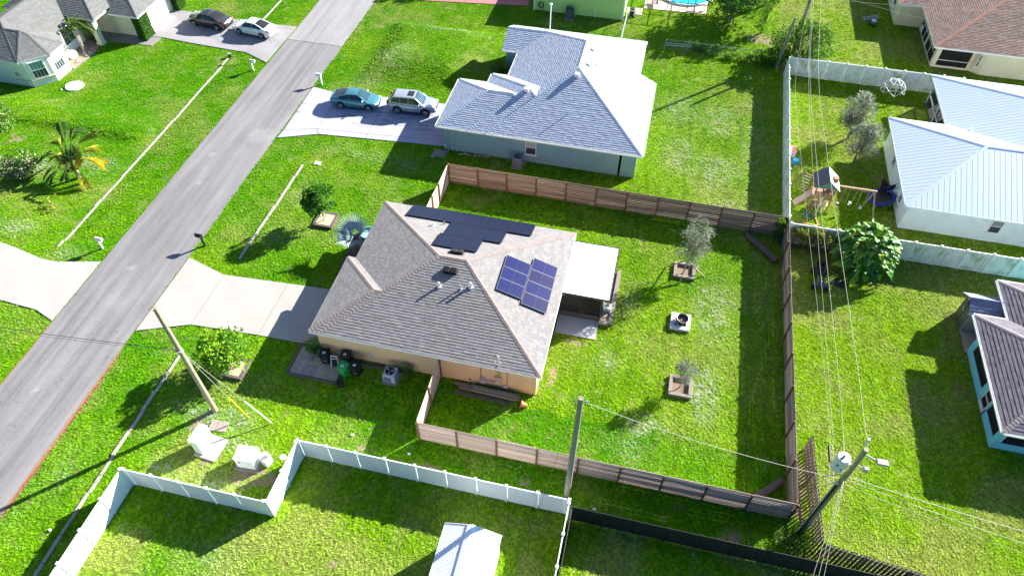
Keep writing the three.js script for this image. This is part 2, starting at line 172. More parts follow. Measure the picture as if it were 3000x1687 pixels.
const driveCool = M([0.37, 0.37, 0.45], 0.88, { map: coolTex }), driveOld = M([0.28, 0.27, 0.28], 0.92, { map: oldTex });
driveway('driveway', [[[-32.45, -30.8], [-29.0, -29.8], [-29.0, -24.9], [-32.5, -23.5]], [[-29.0, -29.8], [-23.95, -30.1], [-23.95, -25.15], [-29.0, -24.9]], [[-23.95, -30.1], [-18.9, -30.4], [-18.9, -25.25], [-23.95, -25.15]]], concrete, 0.07);
driveway('driveway', [[[-48.5, -29.05], [-45.6, -28.55], [-43.5, -28.1], [-43.5, -23.75], [-48.5, -23.6]], [[-43.5, -28.1], [-42.1, -28.05], [-38.8, -28.85], [-38.8, -22.95], [-40.5, -23.55], [-43.5, -23.75]]], concreteNew, 0.07);
driveway('driveway', [[[-32.45, -54.35], [-30.1, -53.95], [-29.4, -54.0], [-29.4, -48.15], [-32.3, -47.25]], [[-29.4, -54.0], [-24.6, -54.4], [-24.6, -48.5], [-29.4, -48.15]], [[-24.6, -54.4], [-17.3, -54.7], [-17.3, -49.2], [-24.6, -48.5]], [[-32.3, -47.25], [-29.4, -48.15], [-28.95, -47.45], [-32.4, -46.05]], [[-29.4, -48.15], [-24.6, -48.5], [-24.5, -47.85], [-28.95, -47.45]], [[-24.6, -48.5], [-17.3, -49.2], [-17.3, -48.45], [-24.5, -47.85]]], driveCool, 0.07);
driveway('driveway', [[[-38.8, -64.5], [-43.2, -64.3], [-43.2, -58.55], [-41.75, -58.5], [-38.9, -57.25]], [[-43.2, -64.3], [-48.2, -64.5], [-48.2, -58.8], [-43.2, -58.55]], [[-48.2, -64.5], [-53.6, -64.8], [-53.6, -58.95], [-51.7, -59.1], [-48.2, -58.8]]], driveOld, 0.07);
driveway('walkway', [[[-51.75, -59.05], [-53.7, -58.9], [-58.5, -58.7], [-58.5, -56.9], [-53.9, -57.35], [-51.85, -57.35]]], concreteGrey, 0.05);
driveway('red_driveway', [[[-32.55, -72.6], [-22.5, -73.9], [-22.5, -80], [-32.55, -79]], [[-22.5, -73.9], [-15.4, -74.9], [-15.4, -80.5], [-22.5, -80]]], M([0.45, 0.16, 0.17], 0.85, { map: concreteTex }), 0.06);
driveway('patio', [[[-3.75, -31.9], [-0.8, -31.9], [-0.8, -30.2], [-3.75, -30.22]]], M([0.5, 0.5, 0.52], 0.85, { map: concreteTex }), 0.09);
driveway('pool_deck', [[[-2.6, -77.45], [4.4, -77.75], [4.6, -92], [-2.6, -92]], [[-4.4, -77.3], [-2.6, -77.4], [-2.6, -75.9], [-4.4, -75.9]]], M([0.55, 0.42, 0.36], 0.9, { map: concreteTex }), 0.06);
// narrow roadside concrete strips in short lengths
function strip(label, x, z0, z1, w, mat) { const t = thing('concrete_strip', label, 'concrete strip'); let z = z0; while (z < z1 - 0.05) { const e = Math.min(z1, z + R(0.9, 1.8)); const y = groundY(x, (z + e) / 2); part(t, 'segment', uvm(box(w * R(0.8, 1.1), 0.1, e - z - R(0.01, 0.05), x + R(-0.05, 0.05), y + 0.05, (z + e) / 2, R(-0.02, 0.02), R(-0.012, 0.012)), 1.5), mat); z = e; } noGrass.push(rectPoly(x - w / 2, x + w / 2, z0, z1)); return t; }
const stripMat = M([0.36, 0.335, 0.31], 0.92, { map: concreteTex });
strip('long pale concrete strip edging the lawn of the cream house', -43, -57, -29.5, 0.17, stripMat);
strip('short pale concrete strip beyond the sedans driveway', -43, -71, -64.7, 0.17, stripMat);
strip('pale concrete strip with a rusty joint beside the young front yard tree', -28.6, -43.1, -31.5, 0.19, stripMat);
strip('cracked grey concrete strip running past the bare pole to the white fence', -28.4, -22.6, -5, 0.19, stripMat);

// ---------------------------------------------------------------- hip roofs from intersecting blocks
const hp = (nx, nz, d) => ({ nx, nz, d });                      // outward normal, offset
function rectBlock(x0, x1, z0, z1, e, p, gable = '') { const all = { w: hp(-1, 0, -x0), e: hp(1, 0, x1), n: hp(0, -1, -z0), s: hp(0, 1, z1) }; const b = { planes: [], bounds: [] }; for (const k in all) { const q = all[k]; if (gable.includes(k)) b.bounds.push(q); else b.planes.push({ ...q, e, p }); } b.rect = [x0, x1, z0, z1]; return b; }
const Lh = q => [-q.p * q.nx, -q.p * q.nz, q.e + q.p * q.d], Ld = q => [-q.nx, -q.nz, q.d];
const ev = (L, x, z) => L[0] * x + L[1] * z + L[2];
function clipP(poly, L) { const o = []; for (let i = 0; i < poly.length; i++) { const a = poly[i], b = poly[(i + 1) % poly.length], fa = ev(L, a[0], a[1]), fb = ev(L, b[0], b[1]); if (fa >= 0) o.push(a); if ((fa >= 0) !== (fb >= 0)) { const t = fa / (fa - fb); o.push([lerp(a[0], b[0], t), lerp(a[1], b[1], t)]); } } return o; }
const areaP = p => { let a = 0; for (let i = 0; i < p.length; i++) { const q = p[(i + 1) % p.length]; a += p[i][0] * q[1] - q[0] * p[i][1]; } return Math.abs(a) / 2; };
const sub = (A, B) => [A[0] - B[0], A[1] - B[1], A[2] - B[2]], neg = A => A.map(v => -v);
function subtract(polys, K) { const out = []; for (let p of polys) { for (const L of K) { const o = clipP(p, neg(L)); if (o.length > 2 && areaP(o) > 1e-4) out.push(o); p = clipP(p, L); if (p.length < 3) break; } } return out; }
function blockH(b, x, z) { let h = 1e9; for (const q of b.bounds) if (ev(Ld(q), x, z) < -1e-6) return -1; for (const q of b.planes) { if (ev(Ld(q), x, z) < -1e-6) return -1; h = Math.min(h, ev(Lh(q), x, z)); } return h; }
function roofPieces(blocks, notches = []) {
  const res = [];
  blocks.forEach((b, bi) => b.planes.forEach(q => {
    let p = [[-500, -500], [500, -500], [500, 500], [-500, 500]]; const L = Lh(q);
    for (const r of [...b.planes, ...b.bounds]) p = clipP(p, Ld(r)); for (const r of b.planes) if (r !== q) p = clipP(p, sub(Lh(r), L));
    if (p.length < 3) return; let ps = [p];
    blocks.forEach((c, ci) => { if (ci === bi) return; const eps = ci < bi ? 1e-5 : -1e-5; const K = [...c.planes.map(Ld), ...c.bounds.map(Ld), ...c.planes.map(r => { const s = sub(Lh(r), L); return [s[0], s[1], s[2] + eps]; })]; ps = subtract(ps, K); });
    for (const n of notches) ps = subtract(ps, n);
    for (const o of ps) res.push({ poly: o, L, q });
  }));
  return res;
}
const eye = V(0, 40, 0);
function makeRoof(house, blocks, o) {
  const { expo = 0.2, tab = 0.33, th = 0.022, col, vary = 0.12, capCol, deckMat, notches = [], fasciaMat = whiteTrim, gutter = false, metal, single = 300, tint } = o, rg = RNG(o.seed || 5);
  const pieces = roofPieces(blocks, notches), deck = new Soup();
  for (const { poly, L } of pieces) for (let i = 1; i < poly.length - 1; i++) { const f = ([x, z]) => [x, ev(L, x, z) - 0.004, z]; deck.tri(f(poly[0]), f(poly[i]), f(poly[i + 1]), [1, 1, 1]); }
  const roof = part(house, 'roof', deck.geo(), deckMat || M(col.map(v => v * 0.6), 0.95));
  if (metal) {                                                 // standing seam panels
    for (const { poly, L, q } of pieces) {
      const tx = -q.nz, tz = q.nx, us = poly.map(([x, z]) => x * tx + z * tz), u0 = Math.min(...us), u1 = Math.max(...us);
      for (let k = Math.floor(u0 / 0.405); k * 0.405 < u1; k++) { const a = k * 0.405 + 0.003, b = (k + 1) * 0.405 - 0.003; let c = clipP(clipP(poly, [tx, tz, -a]), [-tx, -tz, b]); if (c.length < 3 || areaP(c) < 0.02) continue; const s = new Soup(); const f = ([x, z], d = 0) => [x, ev(L, x, z) + d, z];
        for (let i = 1; i < c.length - 1; i++) s.tri(f(c[0], 0.006), f(c[i], 0.006), f(c[i + 1], 0.006), [1, 1, 1]);
        let smin = 1e9, smax = -1e9; const pl = clipP(clipP(poly, [tx, tz, -(b - 0.01)]), [-tx, -tz, b + 0.012]); for (const [x, z] of pl) { const d = ev(Ld(q), x, z); smin = Math.min(smin, d); smax = Math.max(smax, d); }
        if (pl.length > 2 && smax - smin > 0.1) { const pt = (u, sd, d) => { const x = tx * u + q.nx * (q.d - sd), z = tz * u + q.nz * (q.d - sd); return [x, ev(L, x, z) + d, z]; }; const w = 0.012, H = 0.014, A = [pt(b - w, smin, 0), pt(b - w, smin, H), pt(b + w, smin, H), pt(b + w, smin, 0)], B = [pt(b - w, smax, 0), pt(b - w, smax, H), pt(b + w, smax, H), pt(b + w, smax, 0)]; for (let i = 0; i < 3; i++) s.quad(A[i], B[i], B[i + 1], A[i + 1], [1, 1, 1]); s.quad(A[0], A[1], A[2], A[3], [1, 1, 1]); }
        part(roof, 'panel', s.geo(), metal); }
    }
  } else {                                                     // shingles: each tab a lifted wedge, cut to its roof plane
    const tabs = []; const shMat = M([1, 1, 1], 0.92, { vertexColors: true });
    for (const { poly, L, q } of pieces) {
      const tx = -q.nz, tz = q.nx, cs = 1 / Math.hypot(1, q.p), ex = expo * cs, us = poly.map(([x, z]) => x * tx + z * tz), ss = poly.map(([x, z]) => ev(Ld(q), x, z)), u0 = Math.min(...us), u1 = Math.max(...us), s0 = Math.floor(Math.min(...ss) / ex), s1 = Math.max(...ss);
      for (let r = Math.max(0, s0); r * ex < s1; r++) {
        let row = clipP(clipP(poly, [-q.nx, -q.nz, q.d - r * ex]), [q.nx, q.nz, (r + 1) * ex - q.d]); if (row.length < 3) continue;
        const rg2 = RNG(r * 7919 + Math.round(q.d * 131) + (o.seed || 1)); let u = -90 + (r % 2) * tab * 0.5 + rg2() * 0.1;
        while (u < u1) { const w = tab * (0.72 + 0.56 * rg2()), tone = rg2(), hue = rg2(); if (u + w > u0) { const c = clipP(clipP(row, [tx, tz, -(u + 0.004)]), [-tx, -tz, u + w - 0.004]); if (c.length > 2 && areaP(c) > 0.002) tabs.push({ c, L, q, r, ex, tone, hue, a: areaP(c) }); } u += w; }
      }
    }
    const emit = (s, t) => { const k = 1 + vary * (t.tone - 0.5) * 2, h = (t.hue - 0.5) * 0.05, cc = [col[0] * k * (1 + h), col[1] * k, col[2] * k * (1 - h)]; const top = t.c.map(([x, z]) => { const d = ev(Ld(t.q), x, z) / t.ex - t.r; return [x, ev(t.L, x, z) + lerp(th * (0.8 + 0.5 * t.hue), 0.003, clamp(d)), z]; }), bot = t.c.map(([x, z]) => [x, ev(t.L, x, z) - 0.002, z]); for (let i = 1; i < top.length - 1; i++) s.tri(top[0], top[i], top[i + 1], cc); for (let i = 0; i < top.length; i++) { const j = (i + 1) % top.length; s.quad(top[i], bot[i], bot[j], top[j], cc); } };
    const full = 0.9 * expo * tab * 0.8; tabs.forEach(t => { const [x, z] = t.c[0]; t.d = Math.hypot(x, 37, z) + (t.a < full ? 1000 : 0) - 0.0001; }); tabs.sort((a, b) => a.d - b.d);
    const rest = new Soup(); tabs.forEach((t, i) => { if (i < single) { const s = new Soup(); emit(s, t); part(roof, 'shingle', s.geo(), shMat); } else emit(rest, t); });
    if (rest.p.length) tag(part(roof, 'shingle_field', rest.geo(), shMat), null, null, null, 'stuff');
  }
  // hip and ridge caps
  const capMat = M([1, 1, 1], 0.92, { vertexColors: true });
  blocks.forEach((b, bi) => { for (let i = 0; i < b.planes.length; i++) for (let j = i + 1; j < b.planes.length; j++) {
    const A = b.planes[i], B = b.planes[j], S = sub(Lh(A), Lh(B)), n = Math.hypot(S[0], S[1]); if (n < 1e-6) continue; const dx = -S[1] / n, dz = S[0] / n, ox = -S[0] * S[2] / (n * n), oz = -S[1] * S[2] / (n * n); let run = [];
    const flush = () => { if (run.length > 6) cap(run, A, B, dx, dz); run = []; };
    const c0 = b.rect ? dx * (b.rect[0] + b.rect[1]) / 2 + dz * (b.rect[2] + b.rect[3]) / 2 : dx * b.cx + dz * b.cz;
    for (let t = c0 - 30; t < c0 + 30; t += 0.05) { const x = ox + dx * t, z = oz + dz * t, h = ev(Lh(A), x, z), bh = blockH(b, x, z); let ok = bh > 0 && Math.abs(bh - h) < 2e-3; if (ok) for (let c = 0; c < blocks.length; c++) if (c !== bi && blockH(blocks[c], x, z) > h + (c < bi ? -1e-4 : 1e-4)) { ok = false; break; } if (ok) for (const nn of notches) if (nn.every(L => ev(L, x, z) > 0)) ok = false; if (ok) run.push([x, h, z]); else flush(); } flush();
  } });
  function cap(run, A, B, dx, dz) {
    const a = V(...run[0]), b = V(...run[run.length - 1]), Dv = b.clone().sub(a), len = Dv.length(); Dv.normalize(); const s = new Soup(), N = Math.max(1, Math.round(len / 0.24)), w = metal ? 0.14 : 0.17;
    const down = q => { const nv = V(q.nx * q.p, 1, q.nz * q.p).normalize(), t = nv.clone().cross(Dv).normalize(); if (t.y > 0 || (Math.abs(t.y) < 1e-3 && t.x * q.nx + t.z * q.nz < 0)) t.negate(); return t.multiplyScalar(w); };
    const wa = down(A), wb = down(B), up = Dv.y >= 0 ? 1 : -1;
    if (metal) { const f = (p, o2, l) => [p.x + o2.x, p.y + o2.y + l, p.z + o2.z], z0 = V(0, 0, 0); s.quad(f(a, wa, 0.034), f(a, z0, 0.044), f(b, z0, 0.044), f(b, wa, 0.034), [1, 1, 1]); s.quad(f(a, wb, 0.034), f(a, z0, 0.044), f(b, z0, 0.044), f(b, wb, 0.034), [1, 1, 1]); for (const ww of [wa, wb]) s.quad(f(a, ww, 0.034), f(b, ww, 0.034), f(b, ww, 0.0), f(a, ww, 0.0), [1, 1, 1]); part(roof, 'ridge_cap', s.geo(), metal); return; }
    for (let i = 0; i < N; i++) { const t0 = i / N, t1 = (i + 1) / N + 0.01 / len, k = 1 + 0.2 * (rg() - 0.5), cc = (capCol || col).map(v => v * k), P0 = a.clone().lerp(b, t0), P1 = a.clone().lerp(b, Math.min(1, t1)), l0 = up > 0 ? 0.034 : 0.02, l1 = up > 0 ? 0.02 : 0.034; const f = (p, o2, l) => [p.x + o2.x, p.y + o2.y + l, p.z + o2.z], z0 = V(0, 0, 0); for (const ww of [wa, wb]) { s.quad(f(P0, ww, l0), f(P0, z0, l0 + 0.008), f(P1, z0, l1 + 0.008), f(P1, ww, l1), cc); s.quad(f(P0, ww, l0), f(P1, ww, l1), f(P1, ww, 0), f(P0, ww, 0), cc); s.quad(f(P0, ww, l0), f(P0, z0, l0 + 0.008), f(P0, z0, 0), f(P0, ww, 0), cc); } }
    part(roof, 'hip_cap', s.geo(), capMat);
  }
  // fascia, soffit
  blocks.forEach((b, bi) => {
    b.planes.forEach(q => { const tx = -q.nz, tz = q.nx; let run = [];
      const flush = () => { if (run.length > 3) { const a = run[0], c = run[run.length - 1], L = Math.hypot(c[0] - a[0], c[1] - a[1]), mx = (a[0] + c[0]) / 2, mz = (a[1] + c[1]) / 2, ang = Math.atan2(q.nx, q.nz); part(house, 'fascia', box(L + 0.03, 0.16, 0.025, mx + q.nx * 0.0135, q.e - 0.078, mz + q.nz * 0.0135, ang), fasciaMat); if (gutter) part(house, 'gutter', [box(L + 0.08, 0.015, 0.12, mx + q.nx * 0.09, q.e - 0.12, mz + q.nz * 0.09, ang), box(L + 0.08, 0.11, 0.012, mx + q.nx * 0.15, q.e - 0.07, mz + q.nz * 0.15, ang)], fasciaMat); } run = []; };
      const c0 = b.rect ? tx * (b.rect[0] + b.rect[1]) / 2 + tz * (b.rect[2] + b.rect[3]) / 2 : tx * b.cx + tz * b.cz;
      for (let t = c0 - 30; t < c0 + 30; t += 0.05) { const x = q.nx * q.d + tx * t - q.nx * 1e-4, z = q.nz * q.d + tz * t - q.nz * 1e-4; let ok = blockH(b, x, z) > 0; if (ok) for (let c = 0; c < blocks.length; c++) if (c !== bi && (c < bi ? blockH(blocks[c], x - q.nx * 2e-4, z - q.nz * 2e-4) > 0 : blockH(blocks[c], x + q.nx * 0.01, z + q.nz * 0.01) > 0)) { ok = false; break; } if (ok) for (const nn of notches) if (nn.every(L => ev(L, x, z) > 0)) ok = false; if (ok) run.push([x, z]); else flush(); } flush(); });
    if (b.rect && !o.noSoffit) { const [x0, x1, z0, z1] = b.rect; part(house, 'soffit', box(x1 - x0 - 0.02, 0.012, z1 - z0 - 0.02, (x0 + x1) / 2, b.planes[0].e - 0.13 - bi * 0.004, (z0 + z1) / 2), fasciaMat); }
  });
  return roof;
}
function walls(house, rects, e, mat, oh = 0.32) { rects.forEach(([x0, x1, z0, z1], i) => { part(house, 'wall', uvm(box(x1 - x0 - 2 * oh - i * 0.006, e - 0.14, z1 - z0 - 2 * oh - i * 0.006, (x0 + x1) / 2, (e - 0.14) / 2, (z0 + z1) / 2), 3), mat); noGrass.push(rectPoly(x0 + oh, x1 - oh, z0 + oh, z1 - oh)); }); }
// window on a wall: centre, outward angle, size; frame, panes, sill
function windowOn(parent, x, y, z, ang, w, h, o = {}) {
  const f = part(parent, 'window', [box(w + 0.1, 0.06, 0.07, 0, h / 2 + 0.02, 0.02), box(w + 0.1, 0.06, 0.07, 0, -h / 2 - 0.02, 0.02), box(0.06, h, 0.07, -w / 2 - 0.02, 0, 0.02), box(0.06, h, 0.07, w / 2 + 0.02, 0, 0.02), box(w, 0.05, 0.06, 0, 0, 0.02)], whiteTrim);
  f.position.set(x, y, z); f.rotation.y = ang;
  part(f, 'pane', box(w, h / 2 - 0.02, 0.012, 0, h / 4, 0.018), o.top || paneGlass); part(f, 'pane', box(w, h / 2 - 0.02, 0.012, 0, -h / 4, 0.012), paneGlass);
  if (o.grid) for (let i = 1; i < o.grid; i++) part(f, 'glazing_bar', box(0.02, h, 0.02, -w / 2 + w * i / o.grid, 0, 0.03), whiteTrim);
  if (o.sill !== false) part(f, 'sill', box(w + 0.25, 0.07, 0.14, 0, -h / 2 - 0.08, 0.05), o.sillMat || whiteTrim);
  return f;
}

// ---------------------------------------------------------------- houses
const stucco = c => M(c, 0.92, { map: stuccoTex });
// peach house with grey shingles and solar panels
{
  const e = 2.72, p = 0.344, H = thing('house', 'peach stucco house with grey shingle roof carrying black solar panels', 'house'), peach = stucco([0.76, 0.5, 0.29]);
  makeRoof(H, [rectBlock(-18.64, -3.64, -37.62, -24.52, e, p), rectBlock(-19.26, -9, -31.46, -24.52, e, p)], { col: [0.218, 0.205, 0.203], capCol: [0.235, 0.192, 0.176], vary: 0.13, seed: 11 });
  walls(H, [[-18.64, -3.64, -37.62, -24.52], [-19.26, -9, -31.46, -24.52]], e, peach);
  const Y = (x, z, k) => k === 'b' ? e + p * (z + 37.62) : k === 'r' ? e + p * (-3.64 - x) : e + p * (-24.52 - z);
  // vents and pipes on the roof
  const vent = (x, z, k) => { const g = part(H, 'roof_vent', rbox(0.42, 0.22, 0.4, 0.03), black); g.position.set(x, Y(x, z, k) + 0.12, z); g.rotation.x = k === 'b' ? -0.33 : 0.33; part(g, 'flange', box(0.56, 0.015, 0.56, 0, -0.105, 0), blackMatte); };
  vent(-11.32, -30.15, 'f'); vent(-10.82, -30.15, 'f'); vent(-11.3, -31.85, 'b'); vent(-10.85, -31.85, 'b');
  const pipe = (x, z, k, h, m, r = 0.06) => { const y = Y(x, z, k); part(H, 'vent_pipe', [cyl(r, r, h, x, y + h / 2, z), cyl(r * 2, r * 2.2, 0.04, x, y + 0.03, z)], m); };
  pipe(-11.53, -29, 'f', 0.4, M([0.6, 0.62, 0.63], 0.4, { metal: 0.5 }), 0.08); pipe(-10.06, -29.1, 'f', 0.4, M([0.3, 0.38, 0.5], 0.5), 0.05); pipe(-9.43, -29.35, 'f', 0.42, M([0.6, 0.62, 0.63], 0.4, { metal: 0.5 }), 0.09);
  pipe(-13.92, -35.1, 'b', 0.28, M([0.7, 0.7, 0.7], 0.5)); pipe(-13.2, -35.6, 'b', 0.3, M([0.2, 0.25, 0.3], 0.5), 0.04);
  // service mast with a loop of cable near the front eave
  part(H, 'service_mast', [bar([-6.44, 2.2, -24.7], [-6.44, 3.75, -24.7], 0.035), cyl(0.07, 0.09, 0.16, -6.44, 3.8, -24.7), bar([-6.44, 3.3, -24.7], [-6.2, 3.25, -24.62], 0.02)], M([0.6, 0.62, 0.64], 0.35, { metal: 0.7 }));
  part(H, 'mast_cable', wire([[-6.44, 3.85, -24.7], [-6.7, 3.6, -24.6], [-6.62, 3.2, -24.66], [-6.3, 3.2, -24.55], [-6.35, 3.6, -24.66]], 0.018), wireMat);
  // meters and conduits on the front wall
  const W = -24.84;
  const dc = part(H, 'disconnect_box', rbox(0.36, 0.62, 0.14, 0.02, -7.52, 0.72, W + 0.07), M([0.35, 0.37, 0.4], 0.5)); part(dc, 'warning_label', [box(0.2, 0.1, 0.004, -7.56, 0.92, W + 0.143), box(0.2, 0.07, 0.004, -7.56, 0.82, W + 0.143)], M([0.55, 0.03, 0.04], 0.6));
  const d2 = part(H, 'breaker_box', rbox(0.22, 0.3, 0.12, 0.02, -7.0, 0.76, W + 0.06), M([0.38, 0.4, 0.44], 0.5)); part(d2, 'warning_label', box(0.15, 0.12, 0.004, -7.0, 0.78, W + 0.122), M([0.6, 0.08, 0.2], 0.6));
  const mb = part(H, 'meter_box', rbox(0.4, 0.82, 0.14, 0.02, -6.47, 1.0, W + 0.07), M([0.5, 0.37, 0.22], 0.7)); { const g = cyl(0.1, 0.1, 0.12, 0, 0, 0, 20); g.rotateX(Math.PI / 2); g.translate(-6.5, 1.05, W + 0.18); part(mb, 'meter_dial', g, M([0.5, 0.55, 0.6], 0.15)); }
  part(H, 'conduit', [bar([-7.64, 1.0, W + 0.04], [-7.64, 2.58, W + 0.04], 0.025), bar([-5.88, 0.55, W + 0.03], [-5.88, 2.5, W + 0.03], 0.016), bar([-7.35, 0.72, W + 0.04], [-7.1, 0.72, W + 0.04], 0.02), bar([-6.9, 0.7, W + 0.04], [-6.65, 0.66, W + 0.04], 0.02)], M([0.2, 0.14, 0.09], 0.7));
  part(H, 'conduit', [bar([-6.5, 1.4, W + 0.06], [-6.5, 2.58, W + 0.06], 0.045), bar([-6.34, 1.4, W + 0.06], [-6.34, 2.58, W + 0.06], 0.03)], M([0.5, 0.37, 0.2], 0.7));
  part(H, 'junction_box', rbox(0.3, 0.2, 0.14, 0.03, -6.0, 0.46, W + 0.07), M([0.5, 0.52, 0.55], 0.5)); part(H, 'wall_vent', cyl(0.07, 0.07, 0.05, -8.42, 0.45, W + 0.02), blackMatte);
  part(H, 'outlet_box', rbox(0.2, 0.26, 0.1, 0.03, -15.33, 0.95, W + 0.05), M([0.55, 0.58, 0.62], 0.5)); part(H, 'outlet_cable', wire([[-15.3, 0.84, W + 0.04], [-15.2, 0.5, W + 0.04], [-14.8, 0.25, W + 0.05], [-14.4, 0.1, W + 0.1]], 0.014), wireMat);
  // lanai: flat white roof on a screened room
  const lr = part(H, 'lanai_roof', uvm(box(3.28, 0.1, 5.05, -2.0, 2.62, -34.3), 3), M([0.86, 0.86, 0.87], 0.4)); part(lr, 'roof_edge', [box(3.3, 0.16, 0.04, -2.0, 2.61, -36.85), box(3.3, 0.16, 0.04, -2.0, 2.61, -31.75), box(0.09, 0.14, 5.13, -0.33, 2.6, -34.3)], M([0.04, 0.045, 0.05], 0.5));
  for (let k = 0; k < 16; k++) part(lr, 'roof_rib', box(3.2, 0.008, 0.02, -2.0, 2.675, -36.65 + k * 0.31), M([0.82, 0.82, 0.84], 0.4));
  const fr = M([0.03, 0.03, 0.032], 0.5), knee = stucco([0.1, 0.09, 0.085]);
  part(H, 'lanai_frame', [box(0.06, 2.5, 0.06, -0.8, 1.29, -31.95), box(0.06, 2.5, 0.06, -0.8, 1.29, -36.6), box(0.06, 2.5, 0.06, -2.4, 1.29, -31.95), box(3, 0.06, 0.06, -2.3, 1.05, -31.95), box(0.06, 2.5, 0.06, -0.8, 1.29, -34.2), box(0.06, 0.06, 4.6, -0.8, 0.7, -34.2)], fr);
  part(H, 'knee_wall', [box(2.9, 0.5, 0.08, -2.34, 0.27, -31.96), box(0.08, 0.5, 4.7, -0.8, 0.27, -34.25)], knee);
  part(H, 'screen', [box(2.85, 2.05, 0.004, -2.3, 1.5, -31.96), box(0.004, 2.05, 4.6, -0.8, 1.5, -34.25)], M([0.015, 0.015, 0.016], 0.9, { transparent: true, opacity: 0.72 }));
  noGrass.push(rectPoly(-3.9, -0.8, -36.7, -31.9));
  part(H, 'lanai_floor', box(3.0, 0.06, 4.6, -2.35, 0.035, -34.3), concrete);
  // solar panels: black frames, cell faces, on rails a hand above the shingles
  const sFrame = M([0.02, 0.02, 0.024], 0.35, { metal: 0.4 }), sFrame2 = M([0.07, 0.075, 0.1], 0.4, { metal: 0.2 });
  const cell = (base, gx, gy) => tex(256, 256, (u, v, c) => { const a = Math.abs((u * gx) % 1 - 0.5) > 0.47 || Math.abs((v * gy) % 1 - 0.5) > 0.47, b = Math.abs(u - 0.5) < 0.006; const k = a ? 1.8 : 1; c[0] = base[0] * k; c[1] = base[1] * k; c[2] = base[2] * k; if (b) { c[0] += 0.03; c[1] += 0.03; c[2] += 0.04; } });
  const face1 = M([1, 1, 1], 0.3, { map: cell([0.008, 0.008, 0.024], 6, 10), specularIntensity: 0.35 }), face2 = M([1, 1, 1], 0.3, { map: cell([0.008, 0.012, 0.075], 10, 6), specularIntensity: 0.35 }), face3 = M([1, 1, 1], 0.3, { map: cell([0.012, 0.012, 0.06], 10, 6), specularIntensity: 0.35 });
  const panel = (x0, x1, z0, z1, k, label, face, frame, group) => {
    const cx = (x0 + x1) / 2, cz = (z0 + z1) / 2, s = Math.sqrt(1 + p * p), w = (x1 - x0) * (k === 'r' ? s : 1) - 0.008, d = (z1 - z0) * (k === 'b' ? s : 1) - 0.008, t = thing('solar_panel', label, 'solar panel', [cx, Y(cx, cz, k) + 0.13, cz], 0, group);
    if (k === 'b') t.rotation.x = -Math.atan(p); else t.rotation.z = -Math.atan(p);
    part(t, 'panel_frame', [box(w, 0.04, 0.03, 0, 0, d / 2 - 0.015), box(w, 0.04, 0.03, 0, 0, -d / 2 + 0.015), box(0.03, 0.04, d - 0.06, w / 2 - 0.015, 0, 0), box(0.03, 0.04, d - 0.06, -w / 2 + 0.015, 0, 0)], frame);
    part(t, 'cell_face', box(w - 0.06, 0.03, d - 0.06), face); part(t, 'mounting_rail', [box(k === 'r' ? 0.04 : w, 0.08, k === 'r' ? d : 0.04, k === 'r' ? w * 0.3 : 0, -0.065, k === 'r' ? 0 : d * 0.3), box(k === 'r' ? 0.04 : w, 0.08, k === 'r' ? d : 0.04, k === 'r' ? -w * 0.3 : 0, -0.065, k === 'r' ? 0 : -d * 0.3)], steel);
  };
  for (let i = 0; i < 9; i++) panel(-16.28 + i * 1.062, -15.218 + i * 1.062, -37.68, -35.86, 'b', 'black solar panel in the nine panel row along the far eave', face1, sFrame, 'nine panel row along the far eave');
  for (let i = 0; i < 4; i++) panel(-12.75 + i * 1.062, -11.688 + i * 1.062, -35.84, -34.04, 'b', 'black solar panel in the middle row of four', face1, sFrame, 'middle row of four panels');
  for (let i = 0; i < 3; i++) panel(-13.0 + i * 1.062, -11.938 + i * 1.062, -34.02, -32.22, 'b', 'black solar panel in the row of three by the ridge vents', face1, sFrame, 'row of three panels by the ridge vents');
  for (let i = 0; i < 3; i++) panel(-7.8, -6.06, -32.85 + i * 1.066, -31.784 + i * 1.066, 'r', 'blue solar panel in the three panel column facing the lanai', i === 3 ? face3 : face2, sFrame2, 'three panel blue column');
  for (let i = 0; i < 4; i++) panel(-6.02, -4.28, -33.57 + i * 1.062, -32.508 + i * 1.062, 'r', 'blue solar panel in the four panel column beside the white lanai roof', i === 1 || i === 3 ? face3 : face2, sFrame2, 'four panel blue column');
}
